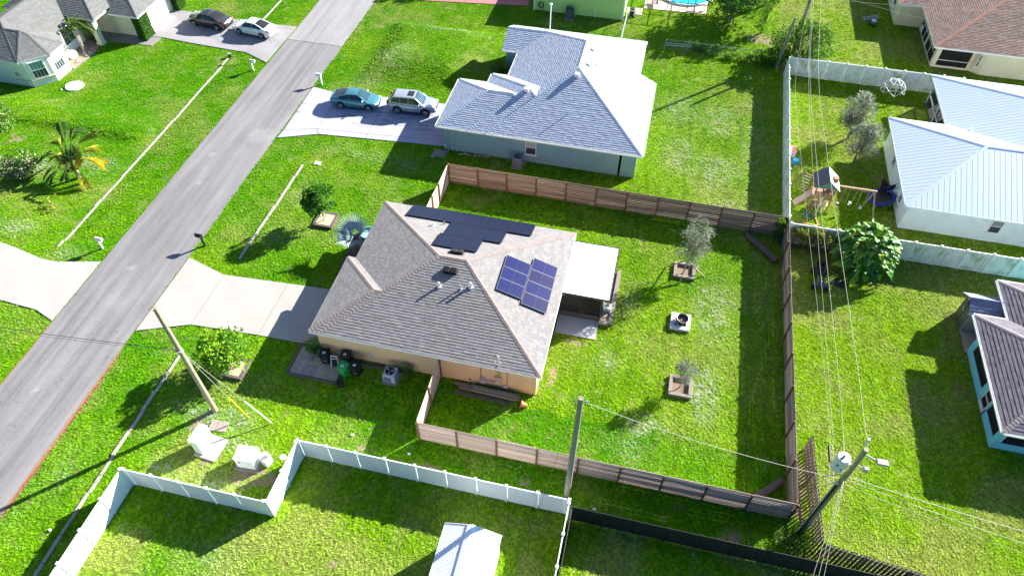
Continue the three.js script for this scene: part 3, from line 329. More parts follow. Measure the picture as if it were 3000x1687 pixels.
// blue-grey roofed house with sage walls
{
  const e = 2.75, p = 0.485, H = thing('house', 'sage green house with pale blue-grey shingle roof and white gutters', 'house'), sage = stucco([0.25, 0.44, 0.47]);
  const notch = [[1, 0, 1.3], [0, -1, -58.66]];
  makeRoof(H, [rectBlock(-13.27, 0.15, -65.6, -47.74, e, p), rectBlock(-14.85, -6, -56.6, -47.74, e, p), rectBlock(-17.6, -8, -55.07, -47.74, e, p), rectBlock(-14.95, -8, -65.58, -60.85, e, p, 'w')], { col: [0.4, 0.45, 0.54], vary: 0.1, capCol: [0.41, 0.47, 0.58], seed: 21, notches: [notch], gutter: true, noSoffit: true, fasciaMat: M([0.72, 0.74, 0.7], 0.5) });
  walls(H, [[-13.27, -1.3, -65.6, -47.74], [-1.9, 0.15, -58.66, -47.74], [-14.85, -10, -56.6, -47.74], [-17.6, -12, -55.07, -47.74], [-14.95, -9, -65.6, -60.85]], e, sage, 0.4);
  const W = -48.14; windowOn(H, -9.33, 1.6, W, 0, 0.86, 1.4, { top: M([0.45, 0.47, 0.5], 0.3) });
  const ds = M([0.3, 0.38, 0.38], 0.5); for (const x of [-16.72, -11.14]) part(H, 'downspout', [box(0.08, 2.3, 0.06, x, 1.35, W + 0.035), box(0.08, 0.06, 0.35, x, 0.12, W + 0.17, 0, 0.3)], ds); part(H, 'downspout', box(0.08, 2.4, 0.07, -14.6, 1.3, -61.2), ds); part(H, 'downspout', box(0.08, 2.4, 0.07, -0.32, 1.3, W + 0.035), ds);
  part(H, 'hose_bib', [bar([-16.4, 0, W + 0.1], [-16.4, 0.42, W + 0.1], 0.025), bar([-16.4, 0.42, W + 0.1], [-16.05, 0.42, W + 0.1], 0.025), bar([-16.05, 0.42, W + 0.1], [-16.05, 0, W + 0.1], 0.025)], white);
  part(H, 'garage_door', box(0.05, 2.15, 4.9, -17.24, 1.08, -51.5), M([0.1, 0.13, 0.14], 0.6)); part(H, 'house_number', box(0.16, 0.02, 0.22, -17.1, 0.5, W + 0.02), white);
  const y = (x, z, k) => k === 'r' ? e + p * (0.15 - x) : e + p * (-47.74 - z), wv = M([0.72, 0.74, 0.76], 0.5);
  for (const z of [-57.98, -55.5]) { const g = part(H, 'roof_vent', rbox(0.36, 0.2, 0.34, 0.06), wv); g.position.set(-5.82, y(-5.82, z, 'r') + 0.08, z); g.rotation.z = -0.45; }
  for (const [x, z] of [[-6.54, -53.6], [-10.57, -51.75]]) { const g = part(H, 'roof_vent', rbox(0.4, 0.3, 0.4, 0.02), wv); g.position.set(x, y(x, z, 'f') + 0.16, z); }
  for (const [x, z, h] of [[-6.61, -50.3, 0.4], [-9.52, -51.6, 0.45]]) part(H, 'vent_pipe', cyl(0.04, 0.04, h, x, y(x, z, 'f') + h / 2, z), ds); part(H, 'vent_pipe', cyl(0.04, 0.04, 0.25, -5.19, y(-5.19, -56.2, 'r') + 0.12, -56.2), ds);
  part(H, 'antenna_pole', [bar([-11.2, 2, -66.0], [-11.2, 5.2, -66.0], 0.05), cyl(0.14, 0.14, 0.12, -11.2, 5.25, -66.0)], white);
}
// cream house across the road with a bay window
{
  const e = 2.75, p = 0.47, H = thing('house', 'cream stucco house with dark grey shingles and a bay window', 'house'), cream = stucco([0.82, 0.76, 0.56]), creamWhite = stucco([0.88, 0.86, 0.74]);
  const c45 = Math.SQRT1_2, bay = { planes: [hp(1, 0, -57.0), hp(c45, c45, (-59.03 - 47.75) * c45), hp(c45, -c45, (-58.98 + 53.9) * c45), hp(0, 1, -47.75), hp(0, -1, 53.9), hp(-1, 0, 66.9)].map(q => ({ ...q, e, p })), bounds: [], cx: -59.5, cz: -50.8 };
  makeRoof(H, [rectBlock(-66.9, -59, -78, -47.75, e, p), bay, rectBlock(-66, -52.81, -67, -57.95, e, p), rectBlock(-67, -56.25, -63, -55.91, 3.1, p)], { col: [0.14, 0.143, 0.137], vary: 0.13, seed: 31, capCol: [0.12, 0.12, 0.12], noSoffit: true });
  walls(H, [[-66.9, -59, -78, -47.75]], e, creamWhite, 0.22); walls(H, [[-64, -52.81, -67, -57.95]], e, cream, 0.86);
  part(H, 'bay_wall', uvm(new THREE.ExtrudeGeometry(new THREE.Shape([[-60.5, 47.95], [-58.75, 47.95], [-57.3, 49.5], [-57.3, 51.6], [-58.9, 53.2], [-60.5, 53.2]].map(q => new THREE.Vector2(...q))), { depth: 2.6, bevelEnabled: false }).rotateX(-Math.PI / 2), 3), creamWhite);
  part(H, 'bay_band', uvm(new THREE.ExtrudeGeometry(new THREE.Shape([[-60.5, 47.88], [-58.7, 47.88], [-57.22, 49.46], [-57.22, 51.64], [-58.86, 53.26], [-60.5, 53.26]].map(q => new THREE.Vector2(...q))), { depth: 0.12, bevelEnabled: false }).rotateX(-Math.PI / 2).translate(0, 0.62, 0), 3), stucco([0.6, 0.55, 0.4]));
  noGrass.push([[-60.5, -47.9], [-58.7, -47.9], [-57.25, -49.5], [-57.25, -51.6], [-58.9, -53.2], [-60.5, -53.2]]);
  windowOn(H, -58.06, 1.65, -48.69, Math.atan2(1.57, 1.45), 1.2, 1.6, { top: M([0.1, 0.27, 0.26], 0.15), grid: 4, sill: false }); windowOn(H, -57.28, 1.65, -50.5, Math.PI / 2, 1.2, 1.6, { top: M([0.4, 0.42, 0.45], 0.2), grid: 4, sill: false }); windowOn(H, -59.2, 1.7, -54.85, Math.PI / 2, 1.5, 1.6, { grid: 2 });
  part(H, 'wall_meter', [rbox(0.3, 0.34, 0.16, 0.03, -60.0, 1.3, -47.9), bar([-59.7, 1.2, -47.9], [-59.3, 0.05, -47.86], 0.02)], greyMetal);
  part(H, 'porch_column', [uvm(box(0.55, 2.9, 0.55, -57.2, 1.45, -56.55), 2), uvm(box(0.68, 0.25, 0.68, -57.2, 0.125, -56.55), 2)], cream);
  part(H, 'porch_beam', uvm(box(0.5, 0.5, 2.3, -57.2, 2.75, -57.6), 2), creamWhite);
  part(H, 'front_door', box(0.06, 2.1, 1.0, -59.15, 1.05, -57.2), M([0.2, 0.15, 0.1], 0.6));
  part(H, 'garage_door', box(0.05, 2.15, 4.9, -53.64, 1.1, -62.2), M([0.75, 0.72, 0.62], 0.6));
}
// house with white standing-seam roof
{
  const e = 2.7, p = 0.4, H = thing('house', 'white walled house with standing seam metal roof beside the play set', 'house'), wall = stucco([0.74, 0.84, 0.86]), met = M([0.6, 0.7, 0.84], 0.38, { metal: 0.15 });
  makeRoof(H, [rectBlock(20.7, 48, -58.3, -46.55, e, p), rectBlock(25.43, 52, -66.2, -46.3 - 0.25, e, p)], { metal: met, deckMat: M([0.6, 0.7, 0.84], 0.45), col: [0.6, 0.7, 0.8], noSoffit: true, fasciaMat: M([0.72, 0.78, 0.8], 0.5) });
  walls(H, [[20.7, 46, -58.3, -46.55], [29, 50, -66.2, -46.55]], e, wall, 0.5);
  windowOn(H, 27.85, 1.65, -47.03, 0, 0.8, 1.3, { top: M([0.2, 0.26, 0.24], 0.2) }); for (const [y, z] of [[1.4, -53.8], [1.25, -49.15]]) windowOn(H, 21.19, y, z, -Math.PI / 2, 0.7, 0.6);
  part(H, 'porch_post', [box(0.14, 2.55, 0.14, 25.95, 1.28, -65.7), box(0.14, 2.55, 0.14, 25.95, 1.28, -62.4), box(0.14, 2.55, 0.14, 25.95, 1.28, -59.0), box(0.1, 0.1, 6.6, 25.95, 0.9, -62.4), box(0.1, 0.12, 6.6, 25.95, 2.5, -62.4)], wall);
  part(H, 'porch_floor', box(3.4, 0.1, 7.0, 27.6, 0.05, -62.3), concreteGrey); part(H, 'porch_screen', box(0.006, 2.4, 6.5, 25.93, 1.3, -62.4), M([0.02, 0.02, 0.02], 0.9, { transparent: true, opacity: 0.6 }));
  part(H, 'porch_table', [cyl(0.4, 0.4, 0.04, 26.9, 0.75, -63.6), cyl(0.04, 0.04, 0.7, 26.9, 0.4, -63.6)], M([0.5, 0.35, 0.22], 0.7));
  for (const [x, z] of [[25.3, -57.4], [26.9, -57.1]]) part(H, 'vent_pipe', cyl(0.06, 0.06, 0.35, x, e + p * (z + 58.3) + 0.15, z), white);
}
// house with brown shingles
{
  const e = 2.6, p = 0.335, H = thing('house', 'cream house with brown shingle roof and a dark screened porch', 'house'), cream = stucco([0.8, 0.7, 0.5]);
  makeRoof(H, [rectBlock(26.5, 50, -92, -71.75, e, p), rectBlock(24.1, 32, -92, -80.1, e, p)], { col: [0.185, 0.12, 0.1], capCol: [0.3, 0.15, 0.1], vary: 0.28, seed: 41, noSoffit: true });
  part(H, 'wall', uvm(new THREE.ExtrudeGeometry(new THREE.Shape([[30.6, 72.7], [30.9, 72.72], [31.8, 72.15], [46, 72.15], [46, 92], [30.6, 92]].map(q => new THREE.Vector2(...q))), { depth: e - 0.1, bevelEnabled: false }).rotateX(-Math.PI / 2), 3), cream);
  part(H, 'wall', uvm(box(2.72, 2.5, 11.4, 25.95, 1.25, -86.2), 3), cream);
  part(H, 'porch_column', [uvm(box(0.42, 2.5, 0.14, 27.48, 1.25, -72.77), 2), uvm(box(0.12, 2.5, 0.42, 27.3, 1.25, -72.95), 2)], cream); part(H, 'porch_column', uvm(box(0.14, 2.5, 0.34, 27.3, 1.25, -76.7), 2), cream);
  part(H, 'porch_sill', [uvm(box(3.2, 0.2, 0.14, 29.1, 0.1, -72.74), 2), uvm(box(0.12, 0.1, 7.3, 27.28, 0.05, -76.6), 2)], cream);
  part(H, 'screen_frame', [box(2.95, 0.06, 0.05, 29.15, 0.82, -72.7), box(0.04, 0.05, 3.4, 27.25, 1.15, -78.5), box(0.04, 0.05, 3.4, 27.25, 1.15, -74.9), box(0.04, 2.4, 0.05, 27.25, 1.25, -74.9), box(0.04, 2.4, 0.05, 27.25, 1.25, -78.0), box(0.04, 2.4, 0.05, 27.25, 1.25, -79.2), box(0.04, 2.4, 0.05, 27.25, 1.25, -80.1), box(0.04, 0.05, 7.2, 27.25, 2.3, -76.6)], whiteTrim);
  part(H, 'screen', [box(2.95, 2.3, 0.005, 29.15, 1.3, -72.76), box(0.005, 2.4, 7.2, 27.29, 1.3, -76.5)], M([0.012, 0.011, 0.011], 0.9, { transparent: true, opacity: 0.82 })); part(H, 'porch_door_panel', box(0.03, 0.7, 0.85, 27.22, 0.4, -79.65), white);
  const f = windowOn(H, 31.36, 1.35, -72.41, Math.atan2(0.57, 0.9), 0.55, 1.2); f.rotation.y = 0.56 - 0; windowOn(H, 24.55, 1.6, -83, -Math.PI / 2, 0.9, 1.2);
  noGrass.push(rectPoly(27.3, 50, -92, -72.3), rectPoly(24.6, 28, -92, -80.6));
}
// turquoise house, lower right
{
  const e = 2.6, p = 0.4, H = thing('house', 'turquoise trimmed house with charcoal shingle roof and screened porch', 'house'), turq = stucco([0.25, 0.72, 0.82]);
  makeRoof(H, [rectBlock(23.95, 46, -36.33, -27.15, e, p), rectBlock(26.15, 48, -40, -27.4, e, p)], { col: [0.12, 0.108, 0.13], vary: 0.22, capCol: [0.22, 0.2, 0.2], seed: 51, gutter: true, expo: 0.24, tab: 0.36, noSoffit: true });
  part(H, 'wall', uvm(box(18, 2.46, 11, 37.5, 1.23, -34), 3), turq);
  const X = 24.5, zz = [-35.3, -34.74, -31.7, -31.15, -30.2, -30.0, -28.08, -27.72];
  part(H, 'porch_wall', [uvm(box(0.12, 0.64, 4.15, X, 0.32, -33.22), 2), uvm(box(0.12, 0.64, 2.3, X, 0.32, -28.87), 2), uvm(box(0.12, 1.82, 0.56, X, 1.55, -35.02), 2), uvm(box(0.12, 1.82, 0.52, X, 1.55, -31.42), 2), uvm(box(0.12, 1.82, 0.16, X, 1.55, -30.1), 2), uvm(box(0.12, 1.82, 0.36, X, 1.55, -27.9), 2), uvm(box(0.12, 0.45, 7.6, X, 2.23, -31.5), 2)], turq);
  part(H, 'porch_wall', [uvm(box(6.5, 0.64, 0.12, 27.76, 0.32, -27.76), 2), uvm(box(0.3, 1.4, 0.12, 24.66, 1.3, -27.76), 2), uvm(box(6.5, 0.45, 0.12, 27.76, 2.23, -27.76), 2), uvm(box(4, 2.4, 0.12, 26.5, 1.2, -35.24), 2)], turq);
  part(H, 'screen_door', [box(0.08, 2.0, 0.07, X - 0.02, 1.0, -31.12), box(0.08, 2.0, 0.07, X - 0.02, 1.0, -30.22), box(0.08, 0.07, 0.85, X - 0.02, 0.95, -30.67), box(0.08, 0.3, 0.85, X - 0.02, 0.16, -30.67), box(0.08, 0.07, 0.85, X - 0.02, 1.98, -30.67)], whiteTrim);
  part(H, 'screen', [box(0.005, 1.5, 3.0, X, 1.35, -33.2), box(0.005, 1.5, 1.9, X, 1.35, -29.05), box(0.005, 1.8, 0.9, X, 1.1, -30.67), box(6, 1.4, 0.005, 28, 1.3, -27.76)], M([0.012, 0.011, 0.011], 0.9, { transparent: true, opacity: 0.8 }));
  part(H, 'porch_floor', box(8, 0.06, 7.4, 28.5, 0.03, -31.5), concreteGrey); part(H, 'step', uvm(box(2.2, 0.07, 2.0, 25.4, 0.035, -36.1), 3), M([0.5, 0.38, 0.32], 0.9, { map: concreteTex }));
  noGrass.push(rectPoly(24.4, 48, -36.9, -27.7));
  // garden shed behind it
  const S = thing('garden_shed', 'small grey garden shed with shingled gable roof against the turquoise house', 'shed'), sw = M([0.36, 0.35, 0.33], 0.8), sd = M([0.13, 0.115, 0.1], 0.8);
  makeRoof(S, [rectBlock(24.0, 27.6, -39.0, -37.0, 1.9, 0.62, 'we')], { col: [0.2, 0.22, 0.32], vary: 0.15, seed: 61, expo: 0.26, tab: 0.4, noSoffit: true, fasciaMat: M([0.6, 0.6, 0.6], 0.6) });
  part(S, 'wall', box(3.2, 1.8, 1.7, 25.9, 0.9, -38.0), sw); part(S, 'gable', new THREE.ExtrudeGeometry(new THREE.Shape([[-0.95, 1.8], [0.95, 1.8], [0, 2.42]].map(q => new THREE.Vector2(...q))), { depth: 0.1, bevelEnabled: false }).rotateY(-Math.PI / 2).translate(24.36, 0, -38), sw);
  const dr = part(S, 'door', [box(0.05, 1.75, 1.5, 24.27, 0.9, -38.0), box(0.05, 1.7, 0.03, 24.235, 0.9, -38.0)], sd); part(dr, 'vent_lattice', [0, 1, 2].flatMap(i => [0, 1, 2, 3].map(j => box(0.03, 0.1, 0.1, 24.24, 1.95 + 0.0 * i - i * 0.13, -37.82 - j * 0.13 + 0.0))), black); part(dr, 'handle', wire([[24.2, 1.15, -38.3], [24.17, 1.3, -38.2], [24.17, 1.1, -38.1], [24.2, 1.25, -37.95]], 0.025), white);
  noGrass.push(rectPoly(24.25, 27.6, -38.9, -37.1));
}
// lime house at the far end of the lawn (its wall shows)
{
  const e = 2.75, H = thing('house', 'lime green walled house beyond the blue-grey roof', 'house'), lime = stucco([0.5, 0.66, 0.22]);
  makeRoof(H, [rectBlock(-15, -4.1, -92, -73.9, e, 0.4)], { col: [0.3, 0.28, 0.26], seed: 71, single: 0, noSoffit: true }); walls(H, [[-15, -4.1, -92, -73.9]], e, lime, 0.42);
  part(H, 'corner_trim', [box(0.16, 2.6, 0.05, -14.52, 1.3, -74.29), box(0.16, 2.6, 0.05, -4.56, 1.3, -74.29)], white);
  part(H, 'wall_pipe', [bar([-7.6, 0, -74.25], [-7.6, 0.8, -74.25], 0.03), bar([-7.6, 0.8, -74.25], [-7.9, 0.8, -74.25], 0.03)], white); part(H, 'meter_box', rbox(0.5, 0.4, 0.12, 0.02, -8.6, 1.8, -74.27), M([0.42, 0.55, 0.2], 0.6));
  part(H, 'hose_reel', [bar([-13.9, 0, -74.2], [-13.9, 1.0, -74.2], 0.03), bar([-13.5, 0, -74.2], [-13.5, 1.0, -74.2], 0.03), new THREE.TorusGeometry(0.3, 0.05, 6, 18).translate(-13.7, 0.75, -74.1)], black);
}

// ---------------------------------------------------------------- fences
function boardFence(label, posts, mats, side, o = {}) {          // posts: [x,z]...; side: which side the posts stand on (unit x,z)
  const t = thing('board_fence', label, 'fence'), h = o.h || 2.05, n = 12, bh = h / n;
  posts.forEach(([x, z], i) => { if (o.skipPost && o.skipPost.includes(i)) return; const p = part(t, 'post', uvm(box(0.1, h + 0.06, 0.1, x + side[0] * 0.065, (h + 0.06) / 2, z + side[1] * 0.065), 0.7), postMat); p.rotation.y = 0; });
  for (let i = 0; i < posts.length - 1; i++) { const a = posts[i], b = posts[i + 1], L = Math.hypot(b[0] - a[0], b[1] - a[1]), ang = Math.atan2(-(b[1] - a[1]), b[0] - a[0]);
    for (let k = 0; k < n; k++) { const g = R(0.004, 0.014) + (rnd() < 0.28 ? R(0.008, 0.022) : 0), w = part(t, 'board', uvm(box(L - 0.012, bh - g, 0.02), 2.2, 0.5), mats[Math.floor(rnd() * mats.length)]); const uv = w.geometry.attributes.uv, ou = rnd() * 5, ov = rnd() * 5; for (let q = 0; q < uv.count; q++) uv.setXY(q, uv.getX(q) + ou, uv.getY(q) + ov); w.position.set((a[0] + b[0]) / 2, (k + 0.5) * bh + 0.01, (a[1] + b[1]) / 2); w.rotation.set(0, ang, R(-0.0018, 0.0018)); } }
  return t;
}
const lineP = (a, b, n) => Array.from({ length: n + 1 }, (_, i) => [lerp(a[0], b[0], i / n), lerp(a[1], b[1], i / n)]);
boardFence('brown horizontal board fence between the peach and sage houses', lineP([-15.44, -43.9], [12.0, -43.85], 11), fenceMats, [0, 1]);
boardFence('weathered grey-brown board fence along the power line side of the back yard', lineP([12.06, -43.75], [12.06, -20.15], 9), fenceMatsGrey, [-1, 0]);
boardFence('pale weathered board fence along the narrow grass strip by the vinyl fence', lineP([-10.4, -20.05], [12.06, -20.0], 9), fenceMatsPale, [0, 1]);
boardFence('short board fence return meeting the peach wall beside the meters', [[-10.45, -20.2], [-10.47, -22.55], [-10.47, -24.82]], fenceMatsPale, [1, 0], { skipPost: [0] });
boardFence('short board fence return with a gate at the far side of the peach house', [[-15.5, -43.75], [-15.52, -41.2], [-15.6, -39.7], [-15.62, -37.4]], fenceMatsPale, [1, 0], { skipPost: [0] });
function vinylFence(label, posts, mat = vinyl, h = 1.98) {
  const t = thing('vinyl_fence', label, 'fence');
  posts.forEach(([x, z]) => { const p = part(t, 'post', uvm(box(0.13, h + 0.05, 0.13, x, (h + 0.05) / 2, z), 2), vinyl); part(p, 'cap', [box(0.17, 0.03, 0.17, x, h + 0.06, z), new THREE.ConeGeometry(0.1, 0.05, 4).rotateY(Math.PI / 4).translate(x, h + 0.1, z)], white); });
  for (let i = 0; i < posts.length - 1; i++) { const a = posts[i], b = posts[i + 1], L = Math.hypot(b[0] - a[0], b[1] - a[1]) - 0.17, ang = Math.atan2(-(b[1] - a[1]), b[0] - a[0]), gs = []; const nb = Math.round(L / 0.28), w = L / nb;
    for (let k = 0; k < nb; k++) gs.push(uvm(box(w - 0.006, h - 0.22, 0.035, -L / 2 + (k + 0.5) * w, h / 2 + 0.0, 0), 3, 2)); const pn = part(t, 'panel', [uvm(box(L, h - 0.24, 0.024, 0, h / 2, 0), 3, 2), ...gs], mat); const uv = pn.geometry.attributes.uv, ou = rnd() * 5; for (let q = 0; q < uv.count; q++) uv.setX(q, uv.getX(q) + ou); pn.position.set((a[0] + b[0]) / 2, 0, (a[1] + b[1]) / 2); pn.rotation.y = ang; part(pn, 'rail', box(L, 0.15, 0.06, 0, h - 0.08, 0), vinyl); part(pn, 'rail', box(L, 0.15, 0.06, 0, 0.12, 0), mat); }
  return t;
}
vinylFence('clean white vinyl fence run beside the roadside verge', lineP([-26.15, -13.2], [-26.25, -5.8], 4));
vinylFence('short white vinyl fence run behind the transformer boxes', lineP([-25.97, -13.25], [-17.25, -13.32], 5));
vinylFence('white vinyl fence jog of two panels beside the transformer pad', lineP([-17.07, -13.35], [-17.0, -17.15], 2));
vinylFence('long white vinyl fence run facing the pale board fence', lineP([-16.98, -17.32], [-0.5, -17.35], 9));
vinylFence('white vinyl fence run beside the shed with black netting behind', lineP([-0.49, -17.15], [-0.49, -9.9], 4));
vinylFence('white vinyl fence dividing the sage house lawn from the play yard', lineP([12.15, -44.1], [12.62, -67.4], 12), vinylStain);
vinylFence('algae stained vinyl fence behind the climbing dome', lineP([12.8, -67.6], [28.8, -67.6], 9), vinylDirty);
vinylFence('stained white vinyl fence in front of the metal roofed house', [[12.25, -43.35], ...lineP([14.0, -43.35], [32.4, -43.38], 10)], vinylStain);
// black netted chain-link fences
function netFence(label, posts, h = 1.8) { const t = thing('netted_fence', label, 'fence'), net = M([0.012, 0.012, 0.014], 0.85, { map: grainTex(0.5, 1, 32, 32, 88) }); posts.forEach(([x, z]) => part(t, 'post', cyl(0.035, 0.035, h + 0.08, x, (h + 0.08) / 2, z, 8), black)); for (let i = 0; i < posts.length - 1; i++) { const a = posts[i], b = posts[i + 1], L = Math.hypot(b[0] - a[0], b[1] - a[1]), ang = Math.atan2(-(b[1] - a[1]), b[0] - a[0]); const g = new THREE.PlaneGeometry(L, h - 0.06, 10, 6), q = g.attributes.position; for (let k = 0; k < q.count; k++) q.setZ(k, 0.03 * (fbm(q.getX(k) * 1.4 + i * 9, q.getY(k) * 1.4, 2, 4) - 0.5)); g.computeVertexNormals(); const n = part(t, 'net_panel', g, net); n.position.set((a[0] + b[0]) / 2, h / 2 + 0.03, (a[1] + b[1]) / 2); n.rotation.y = ang; part(t, 'top_rail', bar([a[0], h, a[1]], [b[0], h, b[1]], 0.022), black); } return t; }
netFence('black netted chain link fence below the pale board fence', lineP([-0.3, -17.05], [19.7, -17.05], 11)); netFence('black netted fence backing the vinyl run beside the shed', lineP([-0.27, -16.9], [-0.27, -9.9], 4));
// shadowbox picket fence
function shadowbox(label, a, b, h = 1.8) { const t = thing('picket_fence', label, 'fence'), L = Math.hypot(b[0] - a[0], b[1] - a[1]), ang = Math.atan2(-(b[1] - a[1]), b[0] - a[0]), n = Math.round(L / 0.115); t.position.set(a[0], 0, a[1]); t.rotation.y = ang; const g = uvm(box(0.135, h, 0.018), 0.5, 2); for (let i = 0; i < n; i++) { const s = i % 2 ? 1 : -1, p = part(t, 'picket', g, fenceMatsGrey[i % 5]); p.position.set((i + 0.5) * 0.115, h / 2 + R(-0.015, 0.015), s * 0.055); p.rotation.z = R(-0.012, 0.012); } for (const y of [0.35, 0.95, 1.55]) part(t, 'rail', uvm(box(L, 0.085, 0.04, L / 2, y, 0), 2, 0.5), fenceMatsGrey[0]); for (let x = 0; x <= L + 0.1; x += 2.2) part(t, 'post', uvm(box(0.09, h - 0.05, 0.06, Math.min(x, L - 0.06) + 0.04, (h - 0.05) / 2, 0), 1), postMat); return t; }
shadowbox('grey shadowbox picket fence beside the transformer pole', [13.12, -24.85], [13.42, -18.25]); shadowbox('shadowbox picket fence turning behind the black netting', [13.5, -18.15], [23.5, -17.1]);
// reed screen with overgrowth by the board fence corner
{ const t = thing('reed_screen', 'dark upright reed screen below the overgrown white fence', 'reed screen'); for (let i = 0; i < 44; i++) { const x = lerp(12.45, 16.2, i / 43) + R(-0.03, 0.03); part(t, 'reed', uvm(bar([x + R(-0.12, 0.12), 0, -42.75 + R(-0.08, 0.08)], [x + R(-0.05, 0.05), R(1.3, 1.8), -42.95 + R(-0.05, 0.05)], 0.03, 0.022, 5), 0.5), timberDark); } }
// chain-link gate posts beside the blue-grey roof and overgrown wire fence behind it
{ const t = thing('chain_link_fence', 'rusty chain link fence overgrown with weeds behind the sage house', 'fence'); for (let x = 0.5; x < 12; x += 2.3) part(t, 'post', cyl(0.03, 0.03, 1.2, x, 0.6, -69.4, 7), greyMetal); part(t, 'top_rail', bar([0.5, 1.18, -69.4], [12, 1.18, -69.4], 0.02), greyMetal); for (let k = 0; k < 5; k++) part(t, 'strand', bar([0.5, 0.1 + k * 0.24, -69.4], [12, 0.1 + k * 0.24, -69.4], 0.005, 0.005, 4), greyMetal); }
{ const t = thing('chain_link_fence', 'chain link fence running from the lime wall to the blue-grey roof', 'fence'); for (const z of [-74, -71.6, -69.2, -66.8]) part(t, 'post', cyl(0.04, 0.04, 1.5, -4.1, 0.75, z, 7), greyMetal); part(t, 'top_rail', bar([-4.1, 1.45, -74], [-4.1, 1.45, -66.6], 0.025), greyMetal); for (let k = 0; k < 6; k++) part(t, 'strand', bar([-4.1, 0.1 + k * 0.24, -74], [-4.1, 0.1 + k * 0.24, -66.6], 0.006, 0.006, 4), greyMetal); }

// ---------------------------------------------------------------- utility poles and wires
function pole(name, label, x, z, h, r, mat, lean = [0, 0]) { const t = thing(name, label, 'utility pole'); const g = new THREE.CylinderGeometry(r * 0.72, r, h, 18, 14), q = g.attributes.position; for (let i = 0; i < q.count; i++) { const y = q.getY(i) / h + 0.5, a = fbm(y * 6, Math.atan2(q.getZ(i), q.getX(i)) * 2, 2, 3) * 0.02; q.setX(i, q.getX(i) * (1 + a) + lean[0] * y); q.setZ(i, q.getZ(i) * (1 + a) + lean[1] * y); } g.computeVertexNormals(); g.translate(x, h / 2, z); part(t, 'shaft', uvm(g, 0.8, 3), mat); return t; }
const P1 = pole('utility_pole', 'bare pale timber utility pole beside the green electrical cabinets', -23.85, -18.94, 10.4, 0.17, poleWood, [-0.1, -0.1]);
part(P1, 'cable_guard', box(0.1, 2.3, 0.07, -24.03, 1.15, -18.94), M([0.42, 0.43, 0.45], 0.6)); part(P1, 'clamp', [cyl(0.2, 0.2, 0.1, -23.9, 6.6, -18.98, 14), box(0.12, 0.2, 0.12, -24.1, 6.6, -18.98)], greyMetal);
const P2 = pole('utility_pole', 'grey timber utility pole between the pale board and vinyl fences', -0.74, -18.56, 10.7, 0.19, poleGrey); part(P2, 'pole_bracket', [bar([-0.74, 10.45, -18.56], [-0.45, 10.55, -18.5], 0.03), bar([-0.74, 10.3, -18.56], [-1.0, 10.4, -18.5], 0.03), cyl(0.05, 0.05, 0.14, -0.42, 10.6, -18.5)], steel);
const P3 = pole('utility_pole', 'tall mossy utility pole carrying a grey transformer can', 12.69, -19.25, 10.1, 0.17, M([0.33, 0.34, 0.2], 0.95, { map: woodTex }));
{ const tr = part(P3, 'transformer', [cyl(0.33, 0.33, 0.95, 12.12, 8.35, -19.35, 22), cyl(0.3, 0.34, 0.09, 12.12, 8.87, -19.35, 22), cyl(0.34, 0.34, 0.05, 12.12, 7.95, -19.35, 22)], M([0.62, 0.66, 0.7], 0.4)); part(tr, 'bushing', [cyl(0.05, 0.07, 0.3, 12.05, 9.05, -19.3, 10), cyl(0.05, 0.05, 0.1, 11.9, 8.5, -19.06), cyl(0.04, 0.04, 0.1, 12.15, 8.25, -19.02)], M([0.2, 0.22, 0.24], 0.4)); part(P3, 'hanger_bracket', box(0.5, 0.12, 0.1, 12.45, 8.4, -19.3), steel); part(P3, 'riser_guard', box(0.12, 6.8, 0.09, 12.5, 3.4, -19.15), M([0.5, 0.52, 0.56], 0.5, { metal: 0.4 })); part(P3, 'cable_riser', bar([12.45, 0.2, -19.02], [12.5, 6.6, -19.05], 0.05), blackMatte); part(P3, 'insulator', [bar([12.69, 10.0, -19.25], [12.75, 10.15, -19.6], 0.03), cyl(0.07, 0.07, 0.45, 12.75, 10.1, -19.7)], M([0.5, 0.48, 0.47], 0.4)); part(P3, 'street_light', [bar([12.69, 9.7, -19.25], [13.3, 9.7, -19.0], 0.04), rbox(0.5, 0.16, 0.3, 0.04, 13.5, 9.72, -18.95), bar([12.69, 8.6, -19.25], [13.2, 8.6, -19.15], 0.03), rbox(0.22, 0.3, 0.2, 0.03, 13.2, 8.55, -19.12)], M([0.4, 0.42, 0.45], 0.4)); part(P3, 'splice_case', bar([12.45, 6.1, -21.6], [12.47, 6.05, -20.7], 0.07), black); part(P3, 'drop_loop', [wire([[12.5, 7.0, -19.1], [11.9, 6.6, -19.0], [11.8, 6.9, -19.2], [12.3, 7.2, -19.3]], 0.02), wire([[12.2, 7.6, -19.1], [11.8, 6.8, -19.3], [12.3, 6.6, -19.1]], 0.02)], wireMat); }
const P5 = pole('utility_pole', 'grey utility pole rising out of the corner shrub', 13.49, -71.38, 10.6, 0.18, poleGrey); pole('leaning_stub_pole', 'shorter grey stub pole leaning beside the corner shrub', 11.9, -68.5, 5.6, 0.15, poleGrey, [0.25, 0.1]);
const cable = (label, pts, mat = wireMat, r = 0.013, group) => tag(part(scene, 'overhead_wire', wire(pts, r * 0.7), mat), label, 'wire', group);
cable('topmost overhead wire from the transformer pole to the shrub pole', [[12.75, 10.1, -19.9], [12.9, 9.5, -25], [12.9, 8.28, -42], [12.95, 7.75, -55], [13.45, 9.6, -71.2], [13.6, 11, -95]], wireMat, 0.016);
cable('middle overhead wire ending at the transformer bushing', [[12.3, 8.0, -19.4], [12.9, 6.95, -21], [12.9, 6.16, -44.7], [12.95, 6.04, -58.8], [13.4, 7.4, -71.2], [13.6, 8.5, -95]], wireMat, 0.015);
